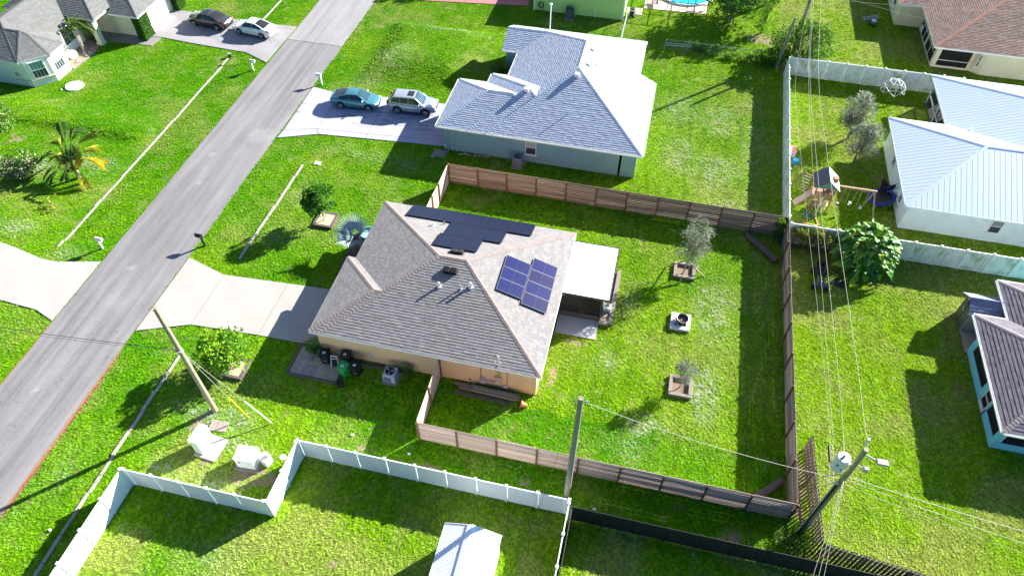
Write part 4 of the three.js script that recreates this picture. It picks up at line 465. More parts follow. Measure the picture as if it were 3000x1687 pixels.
cable('lower overhead wire carrying the black splice case', [[12.5, 6.2, -19.4], [12.9, 5.5, -21.5], [12.9, 5.29, -45.8], [12.95, 5.66, -58.6], [13.4, 6.6, -71.2], [13.5, 7.5, -95]], wireMat, 0.012);
cable('lowest dark overhead cable along the power line', [[12.5, 5.4, -19.4], [12.9, 5.09, -22.2], [12.75, 3.4, -48.4], [12.8, 3.0, -62.7], [13.4, 5.4, -71.2]], M([0.3, 0.28, 0.26], 0.6), 0.011);
cable('overhead service wire from the grey pole to the transformer pole', sag([-0.55, 10.5, -18.5], [12.55, 7.1, -19.2], 0.5), wireMat, 0.018); cable('service drop wire from the grey pole to the peach house mast', sag([-0.85, 10.4, -18.6], [-6.3, 3.7, -24.65], 0.5), M([0.2, 0.19, 0.18], 0.6), 0.014); cable('service wire descending from the grey pole over the vinyl fence', sag([-0.95, 10.3, -18.5], [-4.2, 3.4, 1], 0.6), wireDark, 0.014);
cable('twisted service wire from the transformer pole past the turquoise house', sag([12.85, 7.4, -19.2], [34, 2.6, -20.3], 0.45), wireMat, 0.022, 'service wires to the right'); cable('second thinner service wire past the turquoise house', sag([12.85, 7.2, -19.15], [34, 2.5, -19.1], 0.5), wireMat, 0.017); cable('third faint service wire below the other two', sag([12.85, 6.8, -19.1], [34, 2.4, -18.3], 0.5), M([0.35, 0.33, 0.3], 0.6), 0.011);
[0, 1, 2].forEach(i => cable('overhead wire leaving the transformer pole over the black netted fence', sag([12.65, 7.4, -19.2], [4.6 + i * 1.1, 7.4, 6], 0.3), wireMat, 0.012, 'wires leaving over the black netting'));
cable('thick dark overhead cable crossing the road from the bare pole', [[-24.1, 6.62, -18.98], [-30, 5.75, -18.95], [-36.75, 4.95, -18.94], [-48, 4.4, -18.9], [-60, 5.2, -18.9]], wireDark, 0.026); cable('thin dark overhead cable below the thick one at the bare pole', [[-24.1, 6.45, -18.98], [-30, 5.5, -18.95], [-37, 4.62, -18.94], [-48, 4.1, -18.9], [-60, 5.0, -18.9]], wireDark, 0.014);
cable('dark overhead wire crossing above the brown shingle roof', sag([13.4, 7.2, -71.3], [44, 5.6, -67.2], 0.6), wireMat, 0.014); cable('second overhead wire toward the brown shingle roof', sag([13.4, 6.4, -71.3], [40, 4.6, -78.5], 0.5), wireMat, 0.012); cable('dark wire from the shrub pole to the lime house', sag([13.3, 7.6, -71.4], [-16, 5.4, -80.3], 0.6), wireDark, 0.014);
{ const g = (lab, x, z, m) => { const t = thing('guy_wire', lab, 'guy wire'), A = [-23.75, 6.5, -18.94], B = [x, 0.02, z], at = k => [lerp(A[0], B[0], k), lerp(A[1], B[1], k), lerp(A[2], B[2], k)]; part(t, 'strand', bar(A, B, 0.013), wireMat); part(t, 'guard', bar(at(0.66), at(0.985), 0.04), m); }; g('guy wire with a yellow plastic guard near the bare pole', -21.48, -18.95, M([0.75, 0.5, 0.01], 0.45)); g('guy wire with a white plastic guard near the bare pole', -19.84, -18.92, white); }

// ---------------------------------------------------------------- vehicles
const pl1 = (pts, x) => { if (x <= pts[0][0]) return pts[0][1]; for (let i = 1; i < pts.length; i++) if (x <= pts[i][0]) { const t = (x - pts[i - 1][0]) / (pts[i][0] - pts[i - 1][0]), s = t * t * (3 - 2 * t); return lerp(pts[i - 1][1], pts[i][1], lerp(t, s, 0.5)); } return pts[pts.length - 1][1]; };
function gridGeo(nu, nv, f) { const P = [], I = []; for (let i = 0; i <= nu; i++) for (let j = 0; j <= nv; j++) P.push(...f(i / nu, j / nv)); for (let i = 0; i < nu; i++) for (let j = 0; j < nv; j++) { const a = i * (nv + 1) + j; I.push(a, a + nv + 1, a + 1, a + 1, a + nv + 1, a + nv + 2); } const g = new THREE.BufferGeometry(); g.setAttribute('position', new THREE.Float32BufferAttribute(P, 3)); g.setIndex(I); g.computeVertexNormals(); return g; }
function wheel(parent, x, z, r, s) { const w = part(parent, 'wheel', cyl(r * 0.62, r * 0.62, 0.17, 0, 0, 0, 20).rotateX(Math.PI / 2), M([0.03, 0.03, 0.032], 0.6)); w.position.set(x, r, z); const ty = new THREE.TorusGeometry(r * 0.8, r * 0.2, 8, 26); ty.scale(1, 1, 1.5); part(w, 'tyre', ty, blackMatte); const sp = [new THREE.TorusGeometry(r * 0.6, 0.022, 6, 24).translate(0, 0, s * 0.1), cyl(0.06, 0.06, 0.05, 0, 0, 0).rotateX(Math.PI / 2).translate(0, 0, s * 0.1)]; for (let i = 0; i < 5; i++) { const b = box(0.055, r * 0.56, 0.03, 0, r * 0.32, s * 0.1); b.rotateZ(i * Math.PI * 0.4); sp.push(b); } part(w, 'rim', sp, M([0.5, 0.5, 0.51], 0.35, { metal: 0.7 })); }
function car(o) {
  const { L, W, H, wb, wr, fx } = o, hw = W / 2, t = thing(o.name, o.label, 'car', o.pos, o.turn), paint = M(o.paint, 0.32, { metal: o.metal ?? 0.35, clearcoat: 1, clearcoatRoughness: 0.06 });
  const fr = wb / 2 + fx, rr = -wb / 2 + fx, x0 = -L / 2, x1 = L / 2;                                  // axle positions, rear and front ends
  const plan = [[x0, 0.74], [x0 + 0.12, 0.88], [x0 + 0.5, 0.97], [x0 + 1.1, 1], [x1 - 1.3, 1], [x1 - 0.6, 0.95], [x1 - 0.2, 0.84], [x1, 0.66]];
  const bot = x => { let y = o.clear + 0.12 * sstep(x1 - 0.6, x1, x) + 0.12 * sstep(x0 + 0.5, x0, x); for (const a of [fr, rr]) { const d = Math.abs(x - a), k = wr + 0.07; if (d < k) y = Math.max(y, wr + Math.sqrt(k * k - d * d) - 0.02); } return y; };
  const top = x => pl1(o.top, x);
  const sec = (x, j) => { const w = hw * pl1(plan, x), yb = bot(x), yt = Math.max(top(x), yb + 0.04); const S = [[0.93, yb], [0.985, lerp(yb, yt, 0.22)], [1, lerp(yb, yt, 0.5)], [0.985, lerp(yb, yt, 0.75)], [0.945, lerp(yb, yt, 0.93)], [0.86, yt], [0.5, yt + 0.035], [0, yt + 0.05]]; return j < 8 ? [x, S[j][1], -w * S[j][0]] : [x, S[14 - j][1], w * S[14 - j][0]]; };
  const xs = []; const ends = [x0, fr, rr, x1]; for (let i = 0; i <= 60; i++) xs.push(lerp(x0, x1, i / 60));
  part(t, 'body', [gridGeo(60, 14, (u, v) => sec(lerp(x0, x1, u), Math.round(v * 14))), gridGeo(1, 14, (u, v) => { const p = sec(x1, Math.round(v * 14)); return u ? p : [x1 - 0.01, lerp(p[1], 0.5, 0.9), p[2] * 0.1]; }), gridGeo(1, 14, (u, v) => { const p = sec(x0, Math.round(v * 14)); return u ? p : [x0 + 0.01, lerp(p[1], 0.6, 0.9), p[2] * 0.1]; })], paint);
  part(t, 'underbody', [box(L * 0.86, 0.16, W * 0.78, 0, o.clear + 0.1, 0), box(wb - 2 * wr - 0.16, 0.1, W * 0.97, fx, o.clear + 0.03, 0)], blackMatte);
  for (const a of [fr, rr]) part(t, 'wheel_well', cyl(wr + 0.06, wr + 0.06, W * 0.82, 0, 0, 0, 20).rotateX(Math.PI / 2).translate(a, wr + 0.02, 0), blackMatte);
  const [a0, a1, a2, a3] = o.cab, roofY = x => { if (x > a1) return lerp(top(a0), H, Math.pow(sstep(a0, a1, x) * 0.35 + 0.65 * clamp((x - a0) / (a1 - a0)), 0.92)); if (x < a2) return lerp(top(a3), H - 0.03, Math.pow(clamp((x - a3) / (a2 - a3)), 0.85)); return H - 0.03 * ((x - a1) / (a2 - a1)) + 0.02 * Math.sin(Math.PI * (x - a1) / (a2 - a1)); };
  const wB = x => hw * pl1(plan, x) * 0.9, wT = x => { const k = clamp((roofY(x) - top(x)) / (H - top((a1 + a2) / 2))); return lerp(wB(x) * 0.96, hw * o.roofW, k); };
  const side = (x, v, s, off = 0) => [x, lerp(top(x) - 0.03, roofY(x), v) + off * 0.3, s * (lerp(wB(x), wT(x), v) + off)];
  const over = (x, q, off = 0) => { const e = 0.02, sl = (roofY(x + e) - roofY(x - e)) / (2 * e), n = Math.hypot(1, sl); return [x - sl / n * off, roofY(x) + 0.05 * (1 - q * q) * clamp((roofY(x) - top(x)) * 2) + off / n, q * wT(x)]; };
  part(t, 'roof', [gridGeo(30, 3, (u, v) => side(lerp(a3, a0, u), v, 1)), gridGeo(30, 3, (u, v) => side(lerp(a3, a0, u), v, -1)), gridGeo(30, 8, (u, v) => over(lerp(a3, a0, u), v * 2 - 1))], paint);
  part(t, 'windshield', gridGeo(10, 8, (u, v) => over(lerp(a0 - 0.05, a1 + 0.04, u), (v * 2 - 1) * 0.9, 0.014)), glass); part(t, 'rear_window', gridGeo(10, 8, (u, v) => over(lerp(a3 + 0.08, a2 + (o.rearTop ?? 0.05), u), (v * 2 - 1) * 0.86, 0.014)), tintGlass);
  for (const s of [1, -1]) for (const [wa, wbb] of o.side) part(t, 'side_window', gridGeo(10, 3, (u, v) => { const x = lerp(wa, wbb, u); return side(x, lerp(0.14, 0.86, v), s, 0.012); }), tintGlass);
  if (o.sunroof) part(t, 'sunroof', gridGeo(4, 4, (u, v) => over(lerp(a1 - 0.15, a1 - 0.75, u), (v * 2 - 1) * 0.62, 0.012)), tintGlass);
  for (const s of [1, -1]) { const hl = new THREE.SphereGeometry(1, 14, 8); hl.scale(0.2, 0.075, 0.17); part(t, 'headlight', hl.translate(x1 - 0.2, o.lightY, s * hw * 0.74), M([0.5, 0.52, 0.54], 0.08, { clearcoat: 1 })); const tl = new THREE.SphereGeometry(1, 14, 8); tl.scale(0.13, o.tallTail ? 0.24 : 0.09, 0.17); part(t, 'tail_light', tl.translate(x0 + 0.14, o.tailY, s * hw * 0.76), M([0.4, 0.01, 0.015], 0.15, { clearcoat: 1 })); const mr = part(t, 'side_mirror', rbox(0.12, 0.14, 0.2, 0.05, a0 - 0.42, top(a0 - 0.3) + 0.13, s * (hw * 0.97 + 0.06)), o.mirror || paint); part(mr, 'mirror_arm', box(0.06, 0.04, 0.14, a0 - 0.4, top(a0 - 0.3) + 0.06, s * hw * 0.93), black); for (const a of [fr, rr]) wheel(t, a, s * (hw - 0.1), wr, s); for (const dx of o.doors) part(t, 'door_handle', rbox(0.18, 0.03, 0.03, 0.012, dx, top(dx) - 0.16, s * (hw * 0.992)), o.handle || paint); }
  part(t, 'grille', box(0.05, 0.12, W * 0.45, x1 - 0.02, o.lightY - 0.12, 0), black); part(t, 'licence_plate', box(0.02, 0.14, 0.3, x0 + 0.0, o.tailY - 0.12, 0), M([0.7, 0.7, 0.68], 0.5)); part(t, 'bumper_trim', [box(0.08, 0.09, W * 0.6, x1 - 0.06, o.clear + 0.16, 0), box(0.08, 0.09, W * 0.62, x0 + 0.06, o.clear + 0.16, 0)], o.cladding ? black : paint);
  if (o.cladding) part(t, 'cladding', [fr, rr].flatMap(a => [1, -1].map(s => { const g = new THREE.TorusGeometry(wr + 0.07, 0.035, 6, 20, Math.PI); g.translate(a, wr, s * hw * 0.985); return g; })), black);
  return t;
}
car({ name: 'teal_hatchback', label: 'teal metallic hatchback sedan parked behind the silver SUV', pos: [-27.2, 0.07, -52.55], turn: Math.atan2(0.21, 2.68), L: 4.6, W: 1.78, H: 1.47, wb: 2.7, wr: 0.32, fx: 0.06, clear: 0.19, paint: [0.06, 0.24, 0.3], metal: 0.45, roofW: 0.6, top: [[-2.3, 0.86], [-2.15, 1.0], [-1.9, 1.03], [-1.2, 0.98], [0.6, 0.92], [1.15, 0.9], [1.8, 0.78], [2.2, 0.64], [2.3, 0.52]], cab: [1.35, 0.35, -0.55, -2.1], side: [[-1.35, -0.42], [-0.36, 0.86]], rearTop: -0.25, lightY: 0.66, tailY: 0.88, doors: [-0.6, 0.35], mirror: white });
car({ name: 'silver_suv', label: 'silver compact SUV with dark sunroof parked nearest the sage house', pos: [-21.72, 0.07, -53.08], turn: Math.atan2(0.19, 2.73), L: 4.65, W: 1.88, H: 1.7, wb: 2.68, wr: 0.36, fx: 0.04, clear: 0.24, paint: [0.4, 0.45, 0.54], metal: 0.5, roofW: 0.68, top: [[-2.32, 0.95], [-2.2, 1.08], [-1.5, 1.08], [0.4, 1.02], [1.1, 1.03], [1.75, 0.95], [2.15, 0.82], [2.32, 0.6]], cab: [1.25, 0.4, -1.65, -2.2], side: [[-1.85, -1.02], [-0.98, -0.22], [-0.17, 0.82]], lightY: 0.8, tailY: 1.06, tallTail: true, doors: [-0.75, 0.25], sunroof: true, cladding: true });
car({ name: 'charcoal_sedan', label: 'charcoal four door sedan with a sunroof in front of the cream garage', pos: [-47.95, 0.07, -62.75], turn: Math.atan2(0.34, -3.0), L: 4.95, W: 1.84, H: 1.47, wb: 2.9, wr: 0.32, fx: 0.05, clear: 0.19, paint: [0.06, 0.055, 0.06], metal: 0.5, roofW: 0.62, top: [[-2.47, 0.75], [-2.35, 0.95], [-1.7, 1.0], [-0.8, 0.96], [0.6, 0.92], [1.25, 0.9], [1.9, 0.8], [2.35, 0.68], [2.47, 0.5]], cab: [1.35, 0.5, -0.75, -1.75], side: [[-1.3, -0.35], [-0.28, 0.85]], lightY: 0.68, tailY: 0.86, doors: [-0.6, 0.35], sunroof: true });
car({ name: 'white_coupe', label: 'white sedan with black tinted windows parked nearest the road', pos: [-42.5, 0.07, -62.28], turn: Math.atan2(0.32, -2.8), L: 4.6, W: 1.8, H: 1.44, wb: 2.72, wr: 0.32, fx: 0.05, clear: 0.19, paint: [0.78, 0.79, 0.8], metal: 0.0, roofW: 0.62, top: [[-2.3, 0.8], [-2.2, 1.0], [-1.7, 1.03], [-0.8, 0.98], [0.5, 0.92], [1.15, 0.9], [1.75, 0.78], [2.15, 0.66], [2.3, 0.5]], cab: [1.3, 0.4, -0.7, -1.75], side: [[-1.35, -0.28], [-0.24, 0.82]], lightY: 0.66, tailY: 0.88, doors: [0.25] });

// ---------------------------------------------------------------- street furniture and yard things
function mailbox(label, x, z, face, mat, postH, o = {}) { const t = thing('mailbox', label, 'mailbox', [x, 0, z], face); part(t, 'post', rbox(0.13, postH, 0.13, 0.01, 0, postH / 2, 0), o.post || mat); part(t, 'arm', rbox(0.5, 0.1, 0.1, 0.01, 0.12, postH - 0.12, 0), o.post || mat); const b = new THREE.Shape(); b.moveTo(-0.11, 0); b.lineTo(0.11, 0); b.lineTo(0.11, 0.14); b.absarc(0, 0.14, 0.11, 0, Math.PI, false); b.closePath(); const bx = part(t, 'box', new THREE.ExtrudeGeometry(b, { depth: 0.52, bevelEnabled: true, bevelSize: 0.01, bevelThickness: 0.01, bevelSegments: 2 }).rotateY(Math.PI / 2).translate(-0.1, postH - 0.04, 0), mat); part(bx, 'door', box(0.02, 0.22, 0.2, 0.435, postH + 0.09, 0), o.door || mat); if (o.flag) part(bx, 'flag', box(0.1, 0.05, 0.01, 0.3, postH + 0.12, 0.125), M([0.6, 0.05, 0.05], 0.5)); return t; }
mailbox('black mailbox on a black post beside the peach house driveway', -31.94, -32.23, Math.PI, black, 1.05, { flag: true }); mailbox('white mailbox on a white post near the curved pale driveway', -39.5, -30.13, 0, white, 1.02); mailbox('white mailbox beside the sage house driveway', -31.82, -54.98, Math.PI, white, 1.02, { flag: false }); mailbox('white mailbox on the verge below the sedans driveway', -39.51, -55.68, 0, white, 1.02);
{ const t = thing('verge_post', 'dark capped stub post at the end of the concrete strip', 'post', [-42.95, 0, -57.35]); part(t, 'shaft', cyl(0.14, 0.17, 0.4, 0, 0.2, 0), black); part(t, 'cap', cyl(0.16, 0.16, 0.05, 0, 0.42, 0), M([0.3, 0.3, 0.3], 0.6)); }
const lidMat = M([0.72, 0.72, 0.7], 0.8, { map: concreteTex });
{ const t = thing('tank_lid', 'round pale concrete tank lid in the lawn by the bay window', 'lid', [-55.18, 0, -48.97]); part(t, 'disc', cyl(0.85, 0.88, 0.12, 0, 0.05, 0, 32), lidMat); part(t, 'rim', new THREE.TorusGeometry(0.78, 0.03, 6, 32).rotateX(Math.PI / 2).translate(0, 0.115, 0), lidMat); }
{ const t = thing('ground_box', 'small white ground box in the grass behind the concrete strip', 'utility box', [-27.4, 0, -43.6]); part(t, 'lid', rbox(0.55, 0.1, 0.4, 0.02, 0, 0.04, 0), lidMat); part(t, 'rim', box(0.62, 0.05, 0.47, 0, 0.0, 0), lidMat); }
// pale green utility cabinets
const utilMat = M([0.66, 0.74, 0.7], 0.5), utilWhite = M([0.75, 0.77, 0.76], 0.45);
{ const t = thing('utility_cabinet', 'tall pale green utility cabinet on a concrete pad', 'utility cabinet', [-23.0, 0, -16.5], -0.09); part(t, 'pad', uvm(rbox(1.45, 0.12, 1.6, 0.02, 0.2, 0.04, 0), 3), concrete); part(t, 'cabinet_body', rbox(0.55, 1.45, 1.2, 0.03, -0.22, 0.84, 0), utilMat); part(t, 'roof_cap', rbox(0.6, 0.06, 1.26, 0.02, -0.22, 1.58, 0), utilMat); part(t, 'door', [box(0.02, 1.2, 0.55, 0.06, 0.85, 0.29), box(0.02, 1.2, 0.55, 0.06, 0.85, -0.29)], utilMat); part(t, 'side_panel', box(0.4, 1.1, 0.012, -0.22, 0.8, 0.605), M([0.42, 0.5, 0.4], 0.6)); part(t, 'handle', box(0.04, 0.16, 0.03, 0.08, 0.9, 0.05), greyMetal); }
{ const t = thing('transformer_box', 'low white pad transformer beside the vinyl fence jog', 'transformer', [-20.0, 0, -16.15], 0.06); part(t, 'pad', uvm(rbox(1.5, 0.12, 1.2, 0.02, 0, 0.04, 0.05), 3), concreteGrey); part(t, 'tank', rbox(1.2, 1.0, 0.95, 0.03, 0, 0.6, 0), utilWhite); part(t, 'lid', rbox(1.25, 0.06, 1.0, 0.02, 0, 1.12, 0), utilWhite); part(t, 'door_seam', [box(1.1, 0.015, 0.012, 0, 0.85, 0.478), box(0.015, 0.8, 0.012, -0.15, 0.55, 0.478)], M([0.5, 0.53, 0.52], 0.5)); part(t, 'lock', box(0.07, 0.12, 0.04, -0.3, 0.8, 0.49), black); part(t, 'pale_emblem', box(0.16, 0.16, 0.006, 0.2, 0.62, 0.478), M([0.6, 0.68, 0.62], 0.5)); }
{ const t = thing('meter_pedestal', 'small white meter pedestal next to the pad transformer', 'pedestal', [-18.95, 0, -16.35], -0.3); part(t, 'box', rbox(0.5, 0.75, 0.5, 0.03, 0, 0.38, 0), utilWhite); part(t, 'hood', [box(0.56, 0.04, 0.56, 0, 0.77, 0, 0, 0.1), box(0.3, 0.3, 0.05, 0.1, 0.9, -0.1)], utilWhite); part(t, 'latch', box(0.05, 0.1, 0.03, 0.1, 0.5, 0.26), black); }
{ const t = thing('splice_lid', 'flat brown concrete splice box lid near the bare pole', 'lid', [-23.1, 0, -17.95], 0.1); part(t, 'cover', uvm(rbox(1.15, 0.08, 0.72, 0.015, 0, 0.04, 0), 2), M([0.34, 0.27, 0.25], 0.92, { map: concreteTex })); part(t, 'seam', box(0.02, 0.01, 0.7, -0.1, 0.082, 0), timberDark); }
{ const t = thing('plastic_cap', 'small round white cap on the dirt beside the meter pedestal', 'cap', [-18.2, 0, -16.9]); part(t, 'cap_lid', cyl(0.2, 0.2, 0.06, 0, 0.03, 0, 18), utilWhite); part(t, 'cap_knob', cyl(0.05, 0.06, 0.05, 0, 0.08, 0), utilWhite); }
// timber edged gravel corner with bins
{ const t = thing('timber_edging', 'dark timber edging round the gravel bin corner', 'edging'); for (const [a, b] of [[[-20.6, -25.1], [-20.6, -22.75]], [[-20.5, -22.65], [-18.5, -22.66]], [[-18.45, -22.66], [-17.15, -22.66]], [[-17.05, -22.7], [-17.02, -23.5]], [[-16.2, -24.45], [-12.4, -24.6]]]) part(t, 'timber', uvm(beam([a[0], 0.09, a[1]], [b[0], 0.09, b[1]], 0.17, 0.17), 1.5, 0.4), timberDark); part(t, 'gravel_bed', uvm(box(3.35, 0.06, 2.3, -18.85, 0.03, -23.9), 1), M([0.62, 0.52, 0.38], 0.95, { map: grainTex(0.55, 1, 40, 40, 66) })); noGrass.push(rectPoly(-20.7, -16.9, -25.1, -22.55)); const gS = new Soup(); for (let i = 0; i < 1400; i++) { const x = R(-20.4, -17.2), z = R(-25, -22.8), s = R(0.015, 0.035), k = R(0.5, 1.2), c = [0.6 * k, 0.5 * k, 0.37 * k], q = R(0, 3); const P = [0, 1, 2, 3].map(j => [x + s * Math.cos(q + j * 1.57), 0.06, z + s * Math.sin(q + j * 1.57)]), T = [x, 0.06 + s, z]; for (let j = 0; j < 4; j++) gS.tri(P[j], T, P[(j + 1) % 4], c); } tag(part(t, 'pebbles', gS.geo(), M([1, 1, 1], 0.9, { vertexColors: true })), null, null, null, 'stuff'); }
[[-20.0, -24.75], [-20.1, -24.15], [-19.55, -24.1], [-20.15, -23.55], [-19.55, -23.5], [-19.0, -23.45], [-20.2, -23.0], [-19.6, -22.98], [-19.0, -22.95]].forEach(([x, z]) => { const t = tag(part(scene, 'paving_stone', uvm(rbox(0.44, 0.05, 0.44, 0.01), 1), M([0.34, 0.31, 0.31], 0.93, { map: concreteTex })), 'square grey paving stone set in the gravel bin corner', 'paving stone', 'paving stones in the gravel'); t.position.set(x, 0.065, z); t.rotation.y = R(-0.1, 0.1); });
function bin(label, x, z, turn, mat, lid, h = 1.1) { const t = thing('wheeled_bin', label, 'bin', [x, 0, z], turn); const g = new THREE.CylinderGeometry(0.42, 0.33, h - 0.12, 4, 1); g.rotateY(Math.PI / 4); g.translate(0, (h - 0.12) / 2 + 0.05, 0); part(t, 'bin_body', toCreasedNormals(g, 0.5), mat); const l = part(t, 'lid', [rbox(0.7, 0.07, 0.74, 0.03, 0, h - 0.03, 0.02), rbox(0.54, 0.06, 0.54, 0.03, 0, h + 0.02, 0.04)], lid); part(l, 'sticker', box(0.2, 0.005, 0.17, 0, h + 0.054, 0.06), M([0.65, 0.72, 0.75], 0.6)); part(t, 'handle_bar', [bar([-0.26, h - 0.06, -0.42], [0.26, h - 0.06, -0.42], 0.02), box(0.04, 0.04, 0.14, -0.26, h - 0.06, -0.36), box(0.04, 0.04, 0.14, 0.26, h - 0.06, -0.36)], lid); part(t, 'label_strip', box(0.17, 0.05, 0.008, 0.0, 0.45, 0.272), M([0.65, 0.66, 0.66], 0.6)); for (const s of [-1, 1]) part(t, 'wheel', cyl(0.13, 0.13, 0.06, 0, 0, 0, 16).rotateZ(Math.PI / 2).translate(s * 0.3, 0.13, -0.27), blackMatte); return t; }
bin('black wheeled bin standing alone on the gravel by the shrub', -18.35, -24.2, 0.15, black, blackMatte); bin('bright green lidded wheeled bin among the black bins', -16.75, -23.5, -0.25, M([0.005, 0.3, 0.06], 0.45), M([0.005, 0.36, 0.08], 0.45), 1.05); bin('black wheeled bin beside the green bin with an oval sticker', -15.98, -23.72, 0.05, black, blackMatte); bin('black wheeled bin behind the green bin against the wall', -16.95, -24.42, 0.1, blackMatte, black, 1.05);
{ const t = thing('hose_reel_cart', 'white framed garden hose reel between the bins', 'hose reel', [-17.65, 0, -24.05], 0.1); part(t, 'frame', [bar([-0.22, 0, 0.3], [-0.22, 0.95, -0.1], 0.025), bar([0.22, 0, 0.3], [0.22, 0.95, -0.1], 0.025), box(0.5, 0.05, 0.05, 0, 0.95, -0.1), box(0.5, 0.05, 0.05, 0, 0.75, -0.02), bar([-0.22, 0, 0.3], [-0.22, 0.3, -0.3], 0.025), bar([0.22, 0, 0.3], [0.22, 0.3, -0.3], 0.025)], white); part(t, 'reel', [new THREE.TorusGeometry(0.2, 0.07, 8, 20).rotateY(Math.PI / 2).translate(-0.08, 0.4, 0.05), new THREE.TorusGeometry(0.2, 0.07, 8, 20).rotateY(Math.PI / 2).translate(0.08, 0.4, 0.05)], M([0.02, 0.03, 0.05], 0.6)); }
{ const t = thing('drain_tube', 'short black corrugated drain tube at the gravel corner', 'drain tube', [-16.72, 0, -22.6]); const gs = []; for (let i = 0; i < 7; i++) gs.push(new THREE.TorusGeometry(0.2, 0.04, 6, 18).rotateX(Math.PI / 2).translate(0, 0.05 + i * 0.065, 0)); part(t, 'corrugated_tube', gs, blackMatte); part(t, 'tube_core', cyl(0.2, 0.2, 0.46, 0, 0.23, 0, 16), blackMatte); }
function acUnit(label, x, z, mat, s = 1, h = 0.78) { const t = thing('air_conditioner', label, 'air conditioner', [x, 0, z]); part(t, 'pad', uvm(rbox(1.08 * s, 0.1, 1.02 * s, 0.01, 0, 0.05, 0), 2), concreteGrey); part(t, 'casing', rbox(0.84 * s, h, 0.84 * s, 0.06, 0, 0.1 + h / 2, 0), mat); const gr = []; for (let i = 0; i < 14; i++) gr.push(box(0.5 * s, 0.012, 0.012, -0.08 * s, 0.2 + i * (h - 0.2) / 14, 0.425 * s)); part(t, 'louvre', gr, M([0.12, 0.12, 0.13], 0.6)); const y = 0.1 + h; const rg = part(t, 'fan_ring', [new THREE.TorusGeometry(0.34 * s, 0.03, 8, 28).rotateX(Math.PI / 2).translate(0, y + 0.015, 0)], mat); part(rg, 'fan_well', cyl(0.33 * s, 0.33 * s, 0.008, 0, y + 0.006, 0, 28), blackMatte); for (let i = 0; i < 3; i++) { const b = box(0.2 * s, 0.01, 0.13 * s, 0.17 * s, 0, 0); b.rotateX(0.3); b.rotateY(i * 2.094 + 0.4); b.translate(0, y + 0.045, 0); part(t, 'fan_blade', b, M([0.3, 0.35, 0.42], 0.4)); } part(t, 'guard_wire', [0.12, 0.22, 0.3].map(r => new THREE.TorusGeometry(r * s, 0.006, 4, 24).rotateX(Math.PI / 2).translate(0, y + 0.07, 0)), black); part(t, 'line_set', [bar([0.43 * s, 0.3, -0.2], [0.75 * s, 0.25, -0.4], 0.02), bar([0.43 * s, 0.45, -0.1], [0.8 * s, 0.15, -0.1], 0.015)], wireMat); return t; }
acUnit('grey air conditioner unit with a big fan by the peach wall', -13.62, -23.9, M([0.4, 0.46, 0.58], 0.45, { metal: 0.2 })); acUnit('dark grey air conditioner unit beside the sage house window', -10.3, -47.35, M([0.19, 0.21, 0.25], 0.5), 0.95, 0.95); acUnit('black air conditioner unit by the lime green wall', -10.35, -73.4, M([0.05, 0.06, 0.06], 0.6), 1, 1.05);
{ const t = thing('lumber_stack', 'weathered boards stacked along the peach wall', 'lumber'); for (const [x0, x1, y, z] of [[-9.4, -4.9, 0.08, -24.45], [-9.0, -5.2, 0.1, -24.2], [-8.2, -5.0, 0.24, -24.4], [-8.1, -4.9, 0.24, -24.18], [-8.0, -5.1, 0.37, -24.3], [-9.2, -5.6, 0.06, -23.85]]) part(t, 'plank', uvm(box(x1 - x0, 0.11, 0.2, (x0 + x1) / 2, y, z, -0.03), 2, 0.5), y < 0.07 ? timberDark : timber); }
{ const t = thing('clay_pot', 'terracotta pot lying on its side by the lumber', 'pot', [-4.55, 0.2, -23.85]); const g = new THREE.LatheGeometry([[0.1, -0.2], [0.12, -0.2], [0.2, 0.12], [0.24, 0.12], [0.24, 0.2], [0.19, 0.2], [0.1, -0.17]].map(q => new THREE.Vector2(...q)), 20); g.rotateZ(1.35); part(t, 'pot_wall', g, M([0.5, 0.17, 0.08], 0.85)); const rr = new THREE.TorusGeometry(0.22, 0.025, 6, 20); rr.rotateX(Math.PI / 2); rr.translate(0, 0.2, 0); rr.rotateZ(1.35); part(t, 'rim', rr, M([0.5, 0.17, 0.08], 0.85)); }
// raised square beds
function bed(label, x0, x1, z0, z1, h, w, mat, fill, fillMat) { const t = thing('raised_bed', label, 'raised bed', [(x0 + x1) / 2, 0, (z0 + z1) / 2]), W = x1 - x0, Dp = z1 - z0; const tb = (lx, lz, cx, cz) => part(t, 'timber', uvm(rbox(lx, h, lz, 0.015, cx, h / 2, cz), 1.5, 0.4), mat); tb(W, w, 0, Dp / 2 - w / 2); tb(W - w - 0.02, w, w / 2, -Dp / 2 + w / 2); tb(w, Dp - w - 0.02, -W / 2 + w / 2, -w / 2); tb(w, Dp - 2 * w - 0.04, W / 2 - w / 2, 0); part(t, 'fill', uvm(box(W - 2 * w, fill, Dp - 2 * w, 0, fill / 2, 0), 1.5), fillMat); noGrass.push(rectPoly(x0, x1, z0, z1)); return t; }
bed('timber square bed of sand under the dark green front tree', -24.65, -23.0, -37.9, -36.2, 0.24, 0.2, timberDark, 0.2, sand); bed('timber square bed of sand under the bushy yellow-green tree', -24.9, -23.3, -23.05, -21.4, 0.24, 0.2, timberDark, 0.2, sand); bed('grey timber bed round the staked olive tree', 3.98, 5.58, -38.95, -37.38, 0.26, 0.22, timber, 0.06, soil); bed('grey timber bed round the small olive tree', 4.5, 6.02, -28.45, -26.83, 0.26, 0.22, timber, 0.05, soil);
